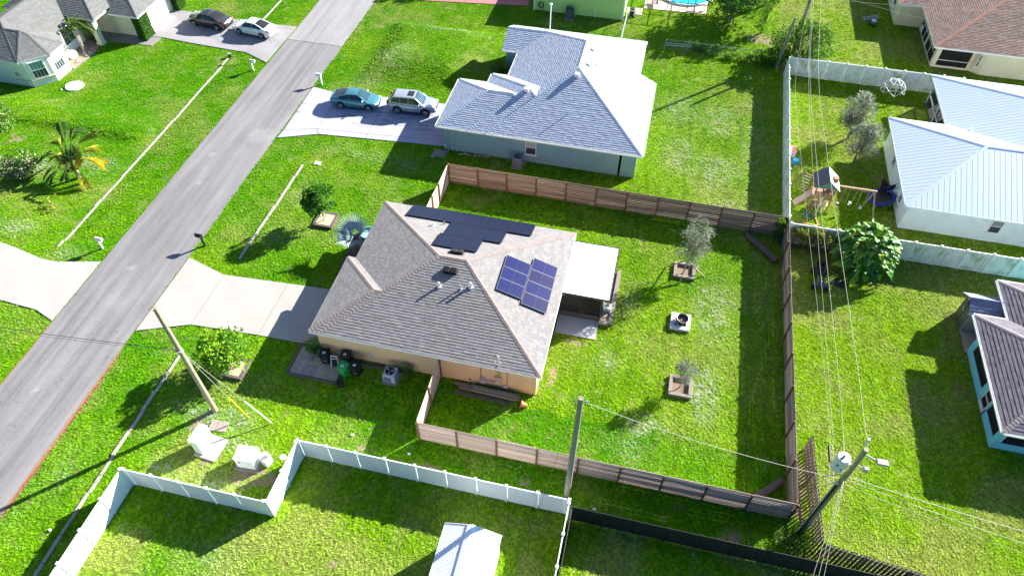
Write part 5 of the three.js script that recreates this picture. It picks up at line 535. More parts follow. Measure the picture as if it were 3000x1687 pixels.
{ const t = thing('block_planter', 'white square block planter with a round metal fire ring', 'fire pit', [4.85, 0, -33.1]); const wm = M([0.72, 0.7, 0.72], 0.8, { map: concreteTex }); for (const [lx, lz, x, z] of [[1.38, 0.3, 0, 0.58], [1.38, 0.3, 0, -0.58], [0.3, 0.84, -0.54, 0], [0.3, 0.84, 0.54, 0]]) part(t, 'block', uvm(rbox(lx, 0.26, lz, 0.02, x, 0.13, z), 2), wm); part(t, 'soil', box(0.78, 0.1, 0.86, 0, 0.05, 0), soil); const rg = part(t, 'fire_ring', new THREE.LatheGeometry([[0.3, 0.05], [0.4, 0.5], [0.43, 0.5], [0.43, 0.53], [0.36, 0.53], [0.28, 0.1]].map(q => new THREE.Vector2(...q)), 26), M([0.09, 0.09, 0.1], 0.5, { metal: 0.5 })); rg.position.set(0.1, 0, -0.08); part(rg, 'ash', cyl(0.3, 0.3, 0.02, 0, 0.3, 0), soil); part(rg, 'rim', [new THREE.TorusGeometry(0.42, 0.02, 6, 28).rotateX(Math.PI / 2).translate(0, 0.54, 0)], steel); for (let i = 0; i < 5; i++) part(rg, 'twig', bar([R(-0.2, 0.2), 0.32, R(-0.2, 0.2)], [R(-0.2, 0.2), 0.4, R(-0.2, 0.2)], 0.015), M([0.4, 0.3, 0.2], 0.9)); noGrass.push(rectPoly(4.15, 5.55, -33.85, -32.4)); }
{ const t = thing('hose_coil', 'pale garden hose coiled on the block planter corner', 'hose', [4.45, 0.27, -32.7]); const gs = [0, 1, 2].map(i => new THREE.TorusGeometry(0.26 - i * 0.03, 0.016, 6, 26).rotateX(Math.PI / 2).translate(0, 0.012 + i * 0.02, 0)); part(t, 'coil', gs, M([0.55, 0.6, 0.68], 0.5)); part(t, 'hose_end', wire([[-0.26, 0.01, 0], [-0.36, -0.02, 0.05], [-0.4, -0.2, 0.02]], 0.016), M([0.55, 0.6, 0.68], 0.5)); }
{ const t = thing('tree_stakes', 'three pale timber stakes propping the olive tree', 'stakes'); const S = M([0.55, 0.43, 0.28], 0.9, { map: woodTex }); for (const [x, z] of [[3.28, -38.21], [6.31, -38.04], [4.51, -36.73]]) part(t, 'stake', uvm(beam([x, 0.0, z], [4.72, 1.55, -37.95], 0.055, 0.075), 1, 0.3), S); }
{ const t = thing('patio_planter', 'long timber planter beside the screened lanai', 'planter'); for (const [w, d, x, z] of [[0.3, 3.0, -0.02, -33.2], [0.3, 2.2, 0.0, -36.0 + 0.2]]) part(t, 'timber', uvm(box(w, 0.32, d, x, 0.16, z), 1.5, 0.4), timber); part(t, 'timber', uvm(box(0.75, 0.3, 0.28, -0.5, 0.15, -31.72), 1.5, 0.4), timber); part(t, 'soil', uvm(box(0.6, 0.18, 4.9, -0.45, 0.09, -34.2), 1), soil); part(t, 'straw', uvm(box(0.56, 0.03, 1.2, -0.46, 0.2, -32.4), 0.8), sand); noGrass.push(rectPoly(-0.8, 0.2, -37, -31.6)); }
{ const t = thing('white_pot', 'white rectangular flower pot with green plant in the lanai planter', 'pot', [-0.42, 0.22, -33.0]); const g = new THREE.CylinderGeometry(0.4, 0.32, 0.36, 4, 1); g.rotateY(Math.PI / 4); g.translate(0, 0.18, 0); part(t, 'pot_wall', toCreasedNormals(g, 0.5), white); part(t, 'emblem', box(0.14, 0.05, 0.005, 0, 0.18, 0.26), black); const s = new Soup(); for (let i = 0; i < 160; i++) { const a = R(0, 6.28), r = R(0, 0.3), x = r * Math.cos(a), z = r * Math.sin(a), y = 0.36 + R(0, 0.3), k = R(0.6, 1.2), c = [0.06 * k, 0.17 * k, 0.02 * k], q = R(0, 6.28), l = 0.08; s.tri([x, y, z], [x + l * Math.cos(q), y + R(0, 0.06), z + l * Math.sin(q)], [x + l * 0.7 * Math.cos(q + 0.7), y + 0.02, z + l * 0.7 * Math.sin(q + 0.7)], c); } part(t, 'plant_foliage', s.geo(), leaf); }
{ const t = thing('patio_furniture', 'dark round patio table and chair inside the screened lanai', 'table', [-1.7, 0.07, -33.2]); part(t, 'table_top', cyl(0.5, 0.5, 0.04, 0, 0.72, 0, 24), black); part(t, 'table_leg', cyl(0.04, 0.2, 0.7, 0, 0.35, 0), black); }
// corner logs
{ const lg = (label, a, b) => { const t = thing('leaning_log', label, 'log'); part(t, 'trunk_bark', uvm(bar(a, b, 0.26, 0.24, 10), 0.6), timberDark); part(t, 'cut_end', bar(a, [lerp(a[0], b[0], 0.01), lerp(a[1], b[1], 0.01), lerp(a[2], b[2], 0.01)], 0.25, 0.25, 10), timber); }; lg('dark log lying across the fence corner by the reed screen', [9.3, 0.24, -43.1], [11.6, 0.3, -40.7]); lg('dark log wedged in the fence corner by the transformer pole', [9.9, 0.26, -20.5], [11.7, 0.3, -22.2]); }
// white metal shed below
{ const t = thing('metal_shed', 'white ribbed metal shed inside the vinyl fence', 'shed'), m1 = M([0.74, 0.77, 0.82], 0.42, { metal: 0.1 }), x0 = -6.88, x1 = -3.68, xm = -5.28, z0 = -14.32, z1 = -9.2, e = 2.35, r = 2.95; part(t, 'wall', box(x1 - x0 - 0.24, e - 0.06, z1 - z0 - 0.2, xm, (e - 0.06) / 2, (z0 + z1) / 2), m1); part(t, 'gable', new THREE.ExtrudeGeometry(new THREE.Shape([[x0 + 0.15, e - 0.06], [x1 - 0.15, e - 0.06], [xm, r - 0.08]].map(q => new THREE.Vector2(...q))), { depth: z1 - z0 - 0.3, bevelEnabled: false }).translate(0, 0, z0 + 0.15), m1); const slope = s => { const s2 = new Soup(), L = Math.hypot(xm - x0, r - e); const n = 22; for (let i = 0; i < n; i++) { const t0 = i / n, t1 = (i + 0.12) / n, t2 = (i + 0.24) / n, t3 = (i + 1) / n; const f = (k, up) => { const x = s < 0 ? lerp(x0, xm, k) : lerp(x1, xm, k); return [x, lerp(e, r, k) + up]; }; const A = [f(t0, 0), f(t1, 0.02), f(t2, 0), f(t3, 0)]; for (let j = 0; j < 3; j++) s2.quad([...A[j], z0], [...A[j], z1], [...A[j + 1], z1], [...A[j + 1], z0], [1, 1, 1]); } return s2.geo(); }; part(t, 'roof_sheet', slope(-1), m1); part(t, 'roof_sheet', slope(1), m1); part(t, 'ridge_cap', [box(0.3, 0.015, z1 - z0 + 0.02, xm - 0.14, r + 0.0, (z0 + z1) / 2, 0, 0, 0.36), box(0.3, 0.015, z1 - z0 + 0.02, xm + 0.14, r + 0.0, (z0 + z1) / 2, 0, 0, -0.36)], m1); part(t, 'edge_trim', [beam([x0, e - 0.02, z0], [xm, r - 0.02, z0], 0.04, 0.1), beam([x1, e - 0.02, z0], [xm, r - 0.02, z0], 0.04, 0.1)], white); noGrass.push(rectPoly(x0 + 0.1, x1 - 0.1, z0 + 0.1, z1)); }
// play set
{
  const t = thing('play_set', 'cedar play tower with dark gabled roof, climbing slope and swing beam', 'play set'), cx = 14.95, cz = -48.3, dh = 1.3; const ct = M([0.4, 0.24, 0.15], 0.85, { map: woodTex }), slatM = [M([0.45, 0.21, 0.11], 0.85, { map: woodTex }), M([0.52, 0.3, 0.18], 0.85, { map: woodTex })];
  for (const [x, z] of [[-0.7, -0.7], [0.7, -0.7], [0.7, 0.7], [-0.7, 0.7]]) part(t, 'tower_post', uvm(box(0.1, 2.5, 0.1, cx + x, 1.25, cz + z), 1, 0.5), ct);
  part(t, 'deck', uvm(box(1.5, 0.08, 1.5, cx, dh, cz), 1), ct); for (const s of [0.72]) for (let i = 0; i < 9; i++) part(t, 'railing_slat', uvm(box(0.13, 0.62, 0.025, cx - 0.62 + i * 0.155, dh + 0.32, cz + s), 1), slatM[i % 2]); for (let i = 0; i < 9; i++) part(t, 'railing_slat', uvm(box(0.025, 0.62, 0.13, cx + 0.72, dh + 0.32, cz - 0.62 + i * 0.155), 1), slatM[i % 2]);
  part(t, 'rail', [uvm(box(1.55, 0.07, 0.07, cx, dh + 0.64, cz + 0.74), 1), uvm(box(0.07, 0.07, 1.55, cx + 0.74, dh + 0.64, cz), 1)], ct);
  const roofM = M([0.09, 0.085, 0.11], 0.6), ry = 3.3, ey = 2.45; for (const s of [-1, 1]) { const g = gridGeo(1, 1, (u, v) => [cx + s * (v ? 0 : 1.0), v ? ry : ey, cz - 0.95 + u * 1.9]); const rp = part(t, 'roof_panel', [g, g.clone().translate(0, -0.04, 0)], s < 0 ? roofM : M([0.55, 0.5, 0.47], 0.7)); } part(t, 'gable_panel', new THREE.ExtrudeGeometry(new THREE.Shape([[-0.8, ey], [0.8, ey], [0, ry - 0.1]].map(q => new THREE.Vector2(...q))), { depth: 0.03, bevelEnabled: false }).translate(cx, 0, cz + 0.85), M([0.08, 0.2, 0.13], 0.7)); part(t, 'dormer', [box(0.4, 0.35, 0.4, cx + 0.55, 2.95, cz + 0.1), box(0.12, 0.14, 0.42, cx + 0.6, 3.0, cz + 0.1)], ct);
  part(t, 'climbing_slope', uvm(beam([13.1, 0.05, -47.95], [14.3, dh, -48.3], 0.75, 0.05), 1), M([0.42, 0.36, 0.29], 0.9, { map: woodTex })); part(t, 'slope_side', [uvm(beam([13.1, 0.1, -47.55], [14.3, dh + 0.05, -47.9], 0.06, 0.14), 1), uvm(beam([13.1, 0.1, -48.35], [14.3, dh + 0.05, -48.7], 0.06, 0.14), 1)], cedar);
  for (let i = 0; i < 6; i++) part(t, 'ladder_rung', bar([13.5, 0.3 + i * 0.3, -49.6 + i * 0.0], [14.0, 0.3 + i * 0.3, -49.4], 0.025), M([0.6, 0.55, 0.45], 0.8)); part(t, 'ladder_rail', [uvm(beam([14.05, 0, -49.35], [14.05, 2.1, -49.35], 0.07, 0.07), 1), uvm(beam([13.5, 2.05, -49.6], [14.4, 2.05, -49.2], 0.07, 0.07), 1)], cedar);
  part(t, 'tower_brace', [uvm(beam([14.25, 1.2, -47.62], [13.95, 0.3, -47.4], 0.07, 0.07), 1)], cedar); part(t, 'lower_shelf', [box(1.3, 0.06, 0.5, cx + 0.1, 0.45, cz + 0.3), box(0.35, 0.5, 0.04, cx + 0.35, 0.7, cz + 0.55)], M([0.5, 0.4, 0.28], 0.8)); part(t, 'playhouse_wall', box(0.3, 1.1, 0.9, cx + 0.2, 0.6, cz), ct);
  part(t, 'swing_beam', uvm(beam([cx + 0.7, 2.3, -48.25], [18.9, 2.3, -48.25], 0.12, 0.15), 1, 0.4), M([0.55, 0.36, 0.22], 0.85, { map: woodTex })); part(t, 'a_frame', [uvm(beam([18.75, 2.3, -48.25], [19.3, 0, -47.3], 0.09, 0.09), 1), uvm(beam([18.75, 2.3, -48.25], [18.8, 0, -49.2], 0.09, 0.09), 1)], M([0.5, 0.42, 0.33], 0.85, { map: woodTex })); part(t, 'tire_post', uvm(box(0.11, 2.2, 0.11, 14.72, 1.1, -46.8), 1), M([0.5, 0.42, 0.4], 0.85)); part(t, 'base_triangle', [uvm(beam([14.7, 0.06, -46.8], [13.7, 0.06, -45.7], 0.09, 0.09), 1), uvm(beam([14.7, 0.06, -46.8], [15.0, 0.06, -45.7], 0.09, 0.09), 1), uvm(beam([13.7, 0.06, -45.7], [15.0, 0.06, -45.7], 0.09, 0.09), 1), uvm(beam([14.7, 2.15, -46.8], [14.8, 2.3, -48.2], 0.09, 0.09), 1)], M([0.6, 0.33, 0.14], 0.85, { map: woodTex }));
  const sw = (x, seat, mt) => { part(t, 'swing_chain', [bar([x - 0.3, 2.25, -48.25], [x - 0.22, seat, -48.15], 0.014), bar([x + 0.3, 2.25, -48.25], [x + 0.22, seat, -48.15], 0.014)], M([0.5, 0.45, 0.2], 0.6)); const g = new THREE.CylinderGeometry(0.24, 0.24, 0.2, 12, 1, true, 0, Math.PI); g.rotateZ(Math.PI / 2); g.rotateX(Math.PI / 2); g.rotateY(Math.PI / 2); part(t, 'swing_seat', g.scale(1, 0.5, 1).translate(x, seat + 0.02, -48.15), mt); }; sw(16.3, 0.55, black); sw(17.2, 0.8, M([0.3, 0.42, 0.36], 0.6)); sw(18.1, 0.55, white); const ty = new THREE.TorusGeometry(0.3, 0.12, 8, 22); ty.rotateX(Math.PI / 2); part(t, 'tire_swing', ty.translate(14.1, 0.35, -46.5), M([0.01, 0.12, 0.12], 0.6)); part(t, 'tire_chain', [0, 1, 2].map(i => bar([14.1 + 0.28 * Math.cos(i * 2.1), 0.4, -46.5 + 0.28 * Math.sin(i * 2.1)], [14.7, 2.1, -46.9], 0.012)), M([0.6, 0.5, 0.1], 0.6));
}
{ const t = thing('trampoline', 'blue trampoline tipped against the metal roofed house', 'trampoline', [20.1, 0, -49.9]); const tr = new THREE.TorusGeometry(0.95, 0.13, 8, 24); tr.rotateX(Math.PI / 2); tr.rotateZ(0.25); part(t, 'rim_pad', tr.translate(0, 0.55, 0), M([0.01, 0.03, 0.3], 0.5)); const mt = cyl(0.85, 0.85, 0.02, 0, 0, 0, 24); mt.rotateZ(0.25); part(t, 'jump_mat', mt.translate(0, 0.53, 0), black); for (let i = 0; i < 4; i++) part(t, 'leg', bar([0.85 * Math.cos(i * 1.57 + 0.5), 0.02, 0.85 * Math.sin(i * 1.57 + 0.5)], [0.85 * Math.cos(i * 1.57 + 0.5), 0.5 + 0.22 * Math.cos(i * 1.57 + 0.5), 0.85 * Math.sin(i * 1.57 + 0.5)], 0.03), M([0.7, 0.48, 0.02], 0.5)); part(t, 'net_pole', [bar([0.3, 0.6, -0.5], [0.75, 2.0, 0.3], 0.03), bar([-0.1, 0.6, -0.9], [0.8, 1.7, -0.5], 0.03)], M([0.02, 0.12, 0.5], 0.5)); part(t, 'net', gridGeo(8, 5, (u, v) => [lerp(-0.2, 0.8, u), 0.6 + v * 0.9 + 0.1 * Math.sin(u * 9), -0.9 + 0.3 * u + 0.15 * Math.sin(v * 5 + u * 4)]), blackMatte); part(t, 'hoop', [0, 1, 2].map(i => new THREE.TorusGeometry(0.45, 0.015, 5, 26).rotateX(1.3).translate(-1.2 + i * 0.15, 0.3, -0.9)), wireMat); }
{ const t = thing('climbing_dome', 'white geodesic climbing frame in front of the stained fence', 'climbing frame', [22.7, 0, -66.2]); const ic = new THREE.IcosahedronGeometry(1.15, 1), q = ic.attributes.position, seen = new Set(); for (let i = 0; i < q.count; i += 3) for (let k = 0; k < 3; k++) { const a = V().fromBufferAttribute(q, i + k), b = V().fromBufferAttribute(q, i + (k + 1) % 3); if (a.y < -0.35 || b.y < -0.35) continue; const key = [a, b].map(v => v.toArray().map(n => n.toFixed(2)).join()).sort().join('|'); if (seen.has(key)) continue; seen.add(key); part(t, 'tube', bar([a.x, Math.max(0.02, a.y + 0.62), a.z], [b.x, Math.max(0.02, b.y + 0.62), b.z], 0.03, 0.03, 6), white); } }
{ const t = thing('yard_machine', 'black wheeled riding machine in the shade by the broadleaf clump', 'yard machine', [14.7, 0, -39.6]); part(t, 'seat', rbox(0.6, 0.14, 0.5, 0.05, 0, 0.75, -0.75), black); part(t, 'seat_back', rbox(0.62, 0.5, 0.12, 0.05, 0, 0.98, -1.0), black); part(t, 'engine', rbox(0.7, 0.4, 0.6, 0.05, 0, 0.45, -0.6), M([0.05, 0.045, 0.04], 0.6)); part(t, 'chassis', [box(0.1, 0.1, 1.5, -0.12, 0.35, 0.1), box(0.1, 0.1, 1.5, 0.12, 0.35, 0.1)], M([0.2, 0.2, 0.2], 0.5)); part(t, 'front_deck', rbox(1.1, 0.2, 0.35, 0.05, 0, 0.35, 0.75), M([0.07, 0.07, 0.08], 0.5)); for (const [x, z, r] of [[-0.45, -0.8, 0.25], [0.45, -0.8, 0.25], [-0.5, 0.85, 0.22], [0.5, 0.85, 0.22]]) part(t, 'wheel', cyl(r, r, 0.18, 0, 0, 0, 16).rotateZ(Math.PI / 2).translate(x, r, z), blackMatte); }
{ const t = thing('kettle_lid', 'round black disc with a long handle on the grass by the riding machine', 'disc', [16.3, 0, -39.7]); const g = new THREE.SphereGeometry(0.5, 20, 8, 0, 6.29, 0, 1.2); g.scale(1, 0.45, 1); part(t, 'disc', g.translate(0, 0.02, 0), black); part(t, 'handle', bar([-0.4, 0.12, 0], [-1.4, 0.1, 0.1], 0.025), greyMetal); }
function ladder(label, x, z, turn, L, tilt, y) { const t = thing('ladder', label, 'ladder', [x, y, z], turn); part(t, 'rail', [box(L, 0.08, 0.04, 0, 0, 0.22), box(L, 0.08, 0.04, 0, 0, -0.22)], M([0.55, 0.57, 0.58], 0.35, { metal: 0.6 })); const n = Math.floor(L / 0.33); for (let i = 0; i < n; i++) part(t, 'rung', bar([-L / 2 + 0.2 + i * 0.33, 0, -0.2], [-L / 2 + 0.2 + i * 0.33, 0, 0.2], 0.02), steel); t.rotation.z = tilt; return t; }
ladder('aluminium ladder lying beside the overgrown wire fence', 2.0, -70.3, 0.02, 2.8, 0.05, 0.2); ladder('aluminium stepladder tipped on the grass near the brown roofed house', 22.2, -80.9, 0.35, 1.9, 0.12, 0.3); { const t = thing('garden_cart', 'dark garden cart beside the tipped stepladder', 'cart', [22.3, 0, -80.0]); part(t, 'tray', rbox(0.6, 0.25, 1.2, 0.04, 0, 0.4, 0), M([0.08, 0.09, 0.12], 0.6)); part(t, 'load', rbox(0.4, 0.12, 0.5, 0.03, 0, 0.56, 0.2), M([0.6, 0.65, 0.7], 0.6)); for (const s of [-1, 1]) part(t, 'wheel', cyl(0.18, 0.18, 0.08, 0, 0, 0).rotateZ(Math.PI / 2).translate(s * 0.33, 0.18, 0.3), blackMatte); }
{ const t = thing('swimming_pool', 'round bright blue swimming pool on the far deck', 'pool', [1.75, 0, -82.4]); part(t, 'coping', new THREE.TorusGeometry(3.3, 0.16, 8, 48).rotateX(Math.PI / 2).translate(0, 0.1, 0), M([0.6, 0.75, 0.8], 0.5)); part(t, 'water', cyl(3.25, 3.25, 0.04, 0, 0.09, 0, 48), M([0.01, 0.42, 0.62], 0.08)); }
{ const t = thing('pool_cage', 'dark aluminium screen cage frame round the pool deck', 'pool cage'), f = M([0.06, 0.05, 0.045], 0.5); for (const x of [-2.3, 0, 2.2, 4.4]) part(t, 'upright', box(0.06, 2.6, 0.06, x, 1.35, -77.85), f); part(t, 'crossbar', [box(6.8, 0.06, 0.06, 1.05, 1.0, -77.85), box(6.8, 0.07, 0.07, 1.05, 2.65, -77.85)], f); part(t, 'roof_rafter', [-2.3, 0, 2.2, 4.4].map(x => box(0.05, 0.07, 9, x, 2.72, -82.3)), f); part(t, 'side_bar', [box(0.06, 0.06, 9, 4.4, 1.0, -82.3), box(0.06, 2.6, 0.06, 4.4, 1.3, -81), box(0.06, 2.6, 0.06, 4.4, 1.3, -84)], f); }
{ const t = thing('pool_pump', 'black and white pool pump stand by the lime house corner', 'pump', [-3.7, 0, -75.6]); part(t, 'pump_tank', cyl(0.28, 0.28, 0.8, 0, 0.45, 0, 18), black); part(t, 'pump_motor', rbox(0.5, 0.3, 0.3, 0.06, 0.4, 0.25, 0.1), M([0.5, 0.52, 0.55], 0.5)); part(t, 'pipe', [bar([-0.3, 0, 0.3], [-0.3, 0.7, 0.3], 0.04), bar([-0.3, 0.7, 0.3], [0.4, 0.7, 0.3], 0.04), bar([0.4, 0.7, 0.3], [0.4, 0, 0.3], 0.04)], white); }
{ const t = thing('lounge_chair', 'dark folding lounge chair on the pool deck', 'chair', [-1.4, 0.06, -78.6], 0.2); part(t, 'seat', box(0.6, 0.05, 1.1, 0, 0.35, 0), M([0.25, 0.2, 0.18], 0.7)); part(t, 'backrest', box(0.6, 0.7, 0.05, 0, 0.65, -0.6, 0, -0.4), M([0.25, 0.2, 0.18], 0.7)); for (const [x, z] of [[-0.27, -0.5], [0.27, -0.5], [-0.27, 0.5], [0.27, 0.5]]) part(t, 'leg', box(0.04, 0.35, 0.04, x, 0.18, z), black); }
{ const t = thing('toy_pile', 'red white and blue plastic toys by the white fence', 'toys', [13.1, 0, -54.2]); part(t, 'toy_box', rbox(0.5, 0.6, 1.0, 0.06, 0, 0.3, -0.4), M([0.75, 0.6, 0.58], 0.5)); part(t, 'toy_bucket', cyl(0.28, 0.22, 0.45, 0.25, 0.22, 0.85, 16), M([0.01, 0.3, 0.6], 0.4)); part(t, 'toy_slide', box(0.3, 0.06, 0.9, 0.0, 0.63, -0.4), M([0.6, 0.12, 0.1], 0.5)); }
{ const t = thing('stepping_slab', 'worn grey stepping slab at the sage house corner', 'slab', [-17.4, 0, -47.4]); part(t, 'slab_top', uvm(rbox(1.2, 0.07, 1.0, 0.02, 0, 0.035, 0), 2), concreteGrey); part(t, 'slab_chip', rbox(0.4, 0.06, 0.3, 0.02, -0.5, 0.03, 0.55), concreteGrey); }
{ const t = thing('scrap_bricks', 'loose bricks and pipe scraps against the sage wall', 'bricks', [-14.6, 0, -47.85]); for (const [x, z, r] of [[-0.5, 0, 0.2], [-0.2, 0.1, 0.9], [0.35, 0, 0.1], [0.75, -0.05, 0.3], [1.2, -0.1, 0.05], [1.5, -0.12, 0.4]]) part(t, 'brick', rbox(0.3, 0.11, 0.16, 0.01, x, 0.055, z, r), M([0.42, 0.3, 0.26], 0.9)); part(t, 'pipe', bar([-1.1, 0.08, 0.2], [-0.5, 0.1, 0.0], 0.03), white); }
{ const t = thing('teal_kiddie_pool', 'pale turquoise plastic tub behind the fan palm', 'tub', [-20.0, 0, -36.3]); const g = new THREE.LatheGeometry([[0.0, 0.04], [0.45, 0.04], [0.6, 0.35], [0.66, 0.35], [0.52, 0.0], [0, 0]].map(q => new THREE.Vector2(...q)), 24); part(t, 'tub_wall', g, M([0.2, 0.55, 0.55], 0.5)); part(t, 'tub_water', cyl(0.5, 0.48, 0.02, 0, 0.16, 0, 24), M([0.3, 0.55, 0.58], 0.1)); noGrass.push(rectPoly(-20.6, -19.3, -37, -33.2)); }
{ const t = thing('palm_bed', 'mulched bed with dark timber edge below the fan palm', 'planting bed'); part(t, 'mulch', uvm(box(1.6, 0.06, 3.6, -19.85, 0.03, -34.6), 1), soil); part(t, 'timber', uvm(box(0.18, 0.16, 3.6, -20.7, 0.08, -34.3), 1.5, 0.4), timberDark); noGrass.push(rectPoly(-20.8, -18.9, -36.5, -32.7)); }
{ const t = thing('flower_bed', 'stony flower bed under the twin trunk palm', 'planting bed'); part(t, 'mulch', slabGeo([[-57.2, -51.6], [-56.9, -54.9], [-57.3, -56.4], [-59.1, -56.9], [-59.1, -53.0], [-58.0, -52.4]], 0, 0.05), M([0.36, 0.27, 0.2], 0.95, { map: grainTex(0.5, 1, 24, 24, 67) })); noGrass.push([[-57.1, -51.5], [-56.8, -54.9], [-57.2, -56.5], [-59.2, -57], [-59.2, -53], [-58, -52.3]]); for (let i = 0; i < 22; i++) { const g = new THREE.IcosahedronGeometry(R(0.08, 0.2), 1); g.scale(1.3, 0.6, 1); const m = part(t, 'stone', g, M([R(0.25, 0.45), R(0.2, 0.36), R(0.16, 0.3)], 0.9)); m.position.set(R(-58.8, -57.2), 0.08, R(-56.2, -52.6)); } part(t, 'bed_edge', uvm(beam([-57.12, 0.06, -51.6], [-56.82, 0.06, -54.9], 0.12, 0.12), 1), concreteGrey); part(t, 'white_box', rbox(0.9, 0.6, 0.8, 0.04, -58.6, 0.35, -53.5), white); }

// ---------------------------------------------------------------- vegetation
const barkMat = M([0.26, 0.21, 0.16], 0.95, { map: woodTex }), barkPale = M([0.5, 0.44, 0.36], 0.95, { map: woodTex });
function leafQuad(s, c, d, w, l, col) {                            // a folded leaf: c base, d direction
  const side = V(R(-1, 1), R(-0.4, 0.4), R(-1, 1)).cross(d).normalize().multiplyScalar(w), m = c.clone().addScaledVector(d, l * 0.5), t = c.clone().addScaledVector(d, l), up = side.clone().cross(d).normalize().multiplyScalar(w * 0.3);
  s.tri([c.x, c.y, c.z], [m.x + side.x + up.x, m.y + side.y + up.y, m.z + side.z + up.z], [t.x, t.y, t.z], col); s.tri([c.x, c.y, c.z], [t.x, t.y, t.z], [m.x - side.x + up.x, m.y - side.y + up.y, m.z - side.z + up.z], col);
}
const pick = a => a[Math.floor(rnd() * a.length)];
function tree(name, label, x, z, o) {
  const t = thing(name, label, o.cat || 'tree', [x, 0, z]), s = new Soup(), br = [], y0 = o.trunk, C = [o.lean?.[0] || 0, 0, o.lean?.[1] || 0];
  for (let st = 0; st < (o.stems || 1); st++) br.push(uvm(bar([st * 0.12, 0, 0], [C[0] * 0.4 + (st ? R(-0.2, 0.2) : 0), y0, C[2] * 0.4], o.tr, o.tr * 0.7, 9), 0.5, 1));
  const tips = [];
  for (let i = 0; i < o.clumps; i++) { const a = R(0, 6.283), cr = Math.sqrt(R(0.05, 1)), yy = R(0.02, 1), prof = o.prof ? o.prof(yy) : Math.sqrt(Math.max(0.06, 1 - (2 * yy - 1) ** 2)); tips.push([C[0] * (0.4 + 0.6 * yy) + o.r[0] * prof * cr * Math.cos(a), y0 * 0.95 + o.r[1] * yy, C[2] * (0.4 + 0.6 * yy) + o.r[2] * prof * cr * Math.sin(a)]); }
  tips.forEach(p => { const k = 0.35 + 0.5 * rnd(), b = [p[0] * 0.25, lerp(y0 * 0.8, p[1], k * 0.5), p[2] * 0.25]; br.push(bar(b, p, o.tr * 0.3, 0.008, 5)); });
  part(t, 'trunk', br.map(g => g.index ? uvm(g, 0.5) : g), o.bark || barkMat);
  for (const p of tips) { const n = Math.round(o.leaves * R(0.6, 1.3)), cr = o.cr * R(0.7, 1.3), tone = R(0.85, 1.15), ct = pick(o.cols); for (let i = 0; i < n; i++) { const d = V(R(-1, 1), R(-0.6, 1), R(-1, 1)).normalize(), rr = cr * Math.cbrt(R(0.02, 1)), c = V(p[0] + d.x * rr, p[1] + d.y * rr * (o.flat || 0.75), p[2] + d.z * rr); const dir = V(d.x + R(-0.6, 0.6), d.y * 0.5 + R(-0.2, 0.7), d.z + R(-0.6, 0.6)).normalize(), k = tone * R(0.75, 1.25), col = rnd() < 0.25 ? pick(o.cols) : ct; if (c.y < 0.05) continue; leafQuad(s, c, dir, o.lw * R(0.7, 1.3), o.ll * R(0.7, 1.3), [col[0] * k, col[1] * k, col[2] * k]); } }
  part(t, 'crown', s.geo(), o.mat || leaf); return t;
}
const cDark = [[0.03, 0.13, 0.012], [0.05, 0.18, 0.018], [0.08, 0.24, 0.02], [0.15, 0.32, 0.03]], cYel = [[0.13, 0.33, 0.015], [0.22, 0.44, 0.02], [0.07, 0.24, 0.012], [0.27, 0.44, 0.02]], cOlive = [[0.2, 0.24, 0.16], [0.3, 0.33, 0.24], [0.15, 0.19, 0.12], [0.38, 0.4, 0.31]], cShrub = [[0.06, 0.18, 0.015], [0.13, 0.28, 0.03], [0.22, 0.34, 0.06]];
tree('citrus_tree', 'dark green round crowned young tree in the front yard sand bed', -23.91, -36.96, { trunk: 1.25, tr: 0.05, r: [1.2, 2.2, 1.2], clumps: 40, leaves: 95, cr: 0.4, lw: 0.065, ll: 0.19, cols: [[0.05, 0.19, 0.015], [0.09, 0.26, 0.02], [0.16, 0.36, 0.03], [0.035, 0.14, 0.012]], bark: barkPale });
tree('leafy_tree', 'bushy yellow-green young tree in the sand bed by the bare pole', -24.14, -22.12, { trunk: 0.8, tr: 0.05, r: [1.75, 2.3, 1.6], clumps: 50, leaves: 95, cr: 0.42, lw: 0.065, ll: 0.22, cols: cYel, bark: barkPale, lean: [-0.5, 0.1] });
tree('olive_tree', 'tall silvery olive tree propped by three stakes', 4.72, -38.0, { trunk: 1.6, tr: 0.05, r: [0.85, 4.0, 0.85], clumps: 50, leaves: 75, cr: 0.36, lw: 0.026, ll: 0.16, cols: cOlive, prof: y => 0.35 + 0.9 * Math.sin(Math.PI * Math.min(1, 0.15 + y * 0.85)), flat: 1.1, lean: [0.35, -0.1] });
tree('olive_tree', 'small sparse olive tree in the timber bed', 5.23, -27.63, { trunk: 0.9, tr: 0.04, r: [0.65, 1.9, 0.65], clumps: 26, leaves: 75, cr: 0.3, lw: 0.022, ll: 0.13, cols: cOlive, flat: 1 });
tree('olive_tree', 'grey olive tree standing closer to the stained fence', 18.1, -58.2, { trunk: 1.2, tr: 0.09, r: [1.25, 3.2, 1.25], clumps: 54, leaves: 95, cr: 0.42, lw: 0.036, ll: 0.18, cols: cOlive, flat: 1, stems: 2 });
tree('olive_tree', 'grey olive tree standing closer to the play set', 18.3, -54.6, { trunk: 1.1, tr: 0.09, r: [1.4, 2.8, 1.4], clumps: 54, leaves: 95, cr: 0.42, lw: 0.036, ll: 0.18, cols: cOlive, flat: 1, stems: 2 });
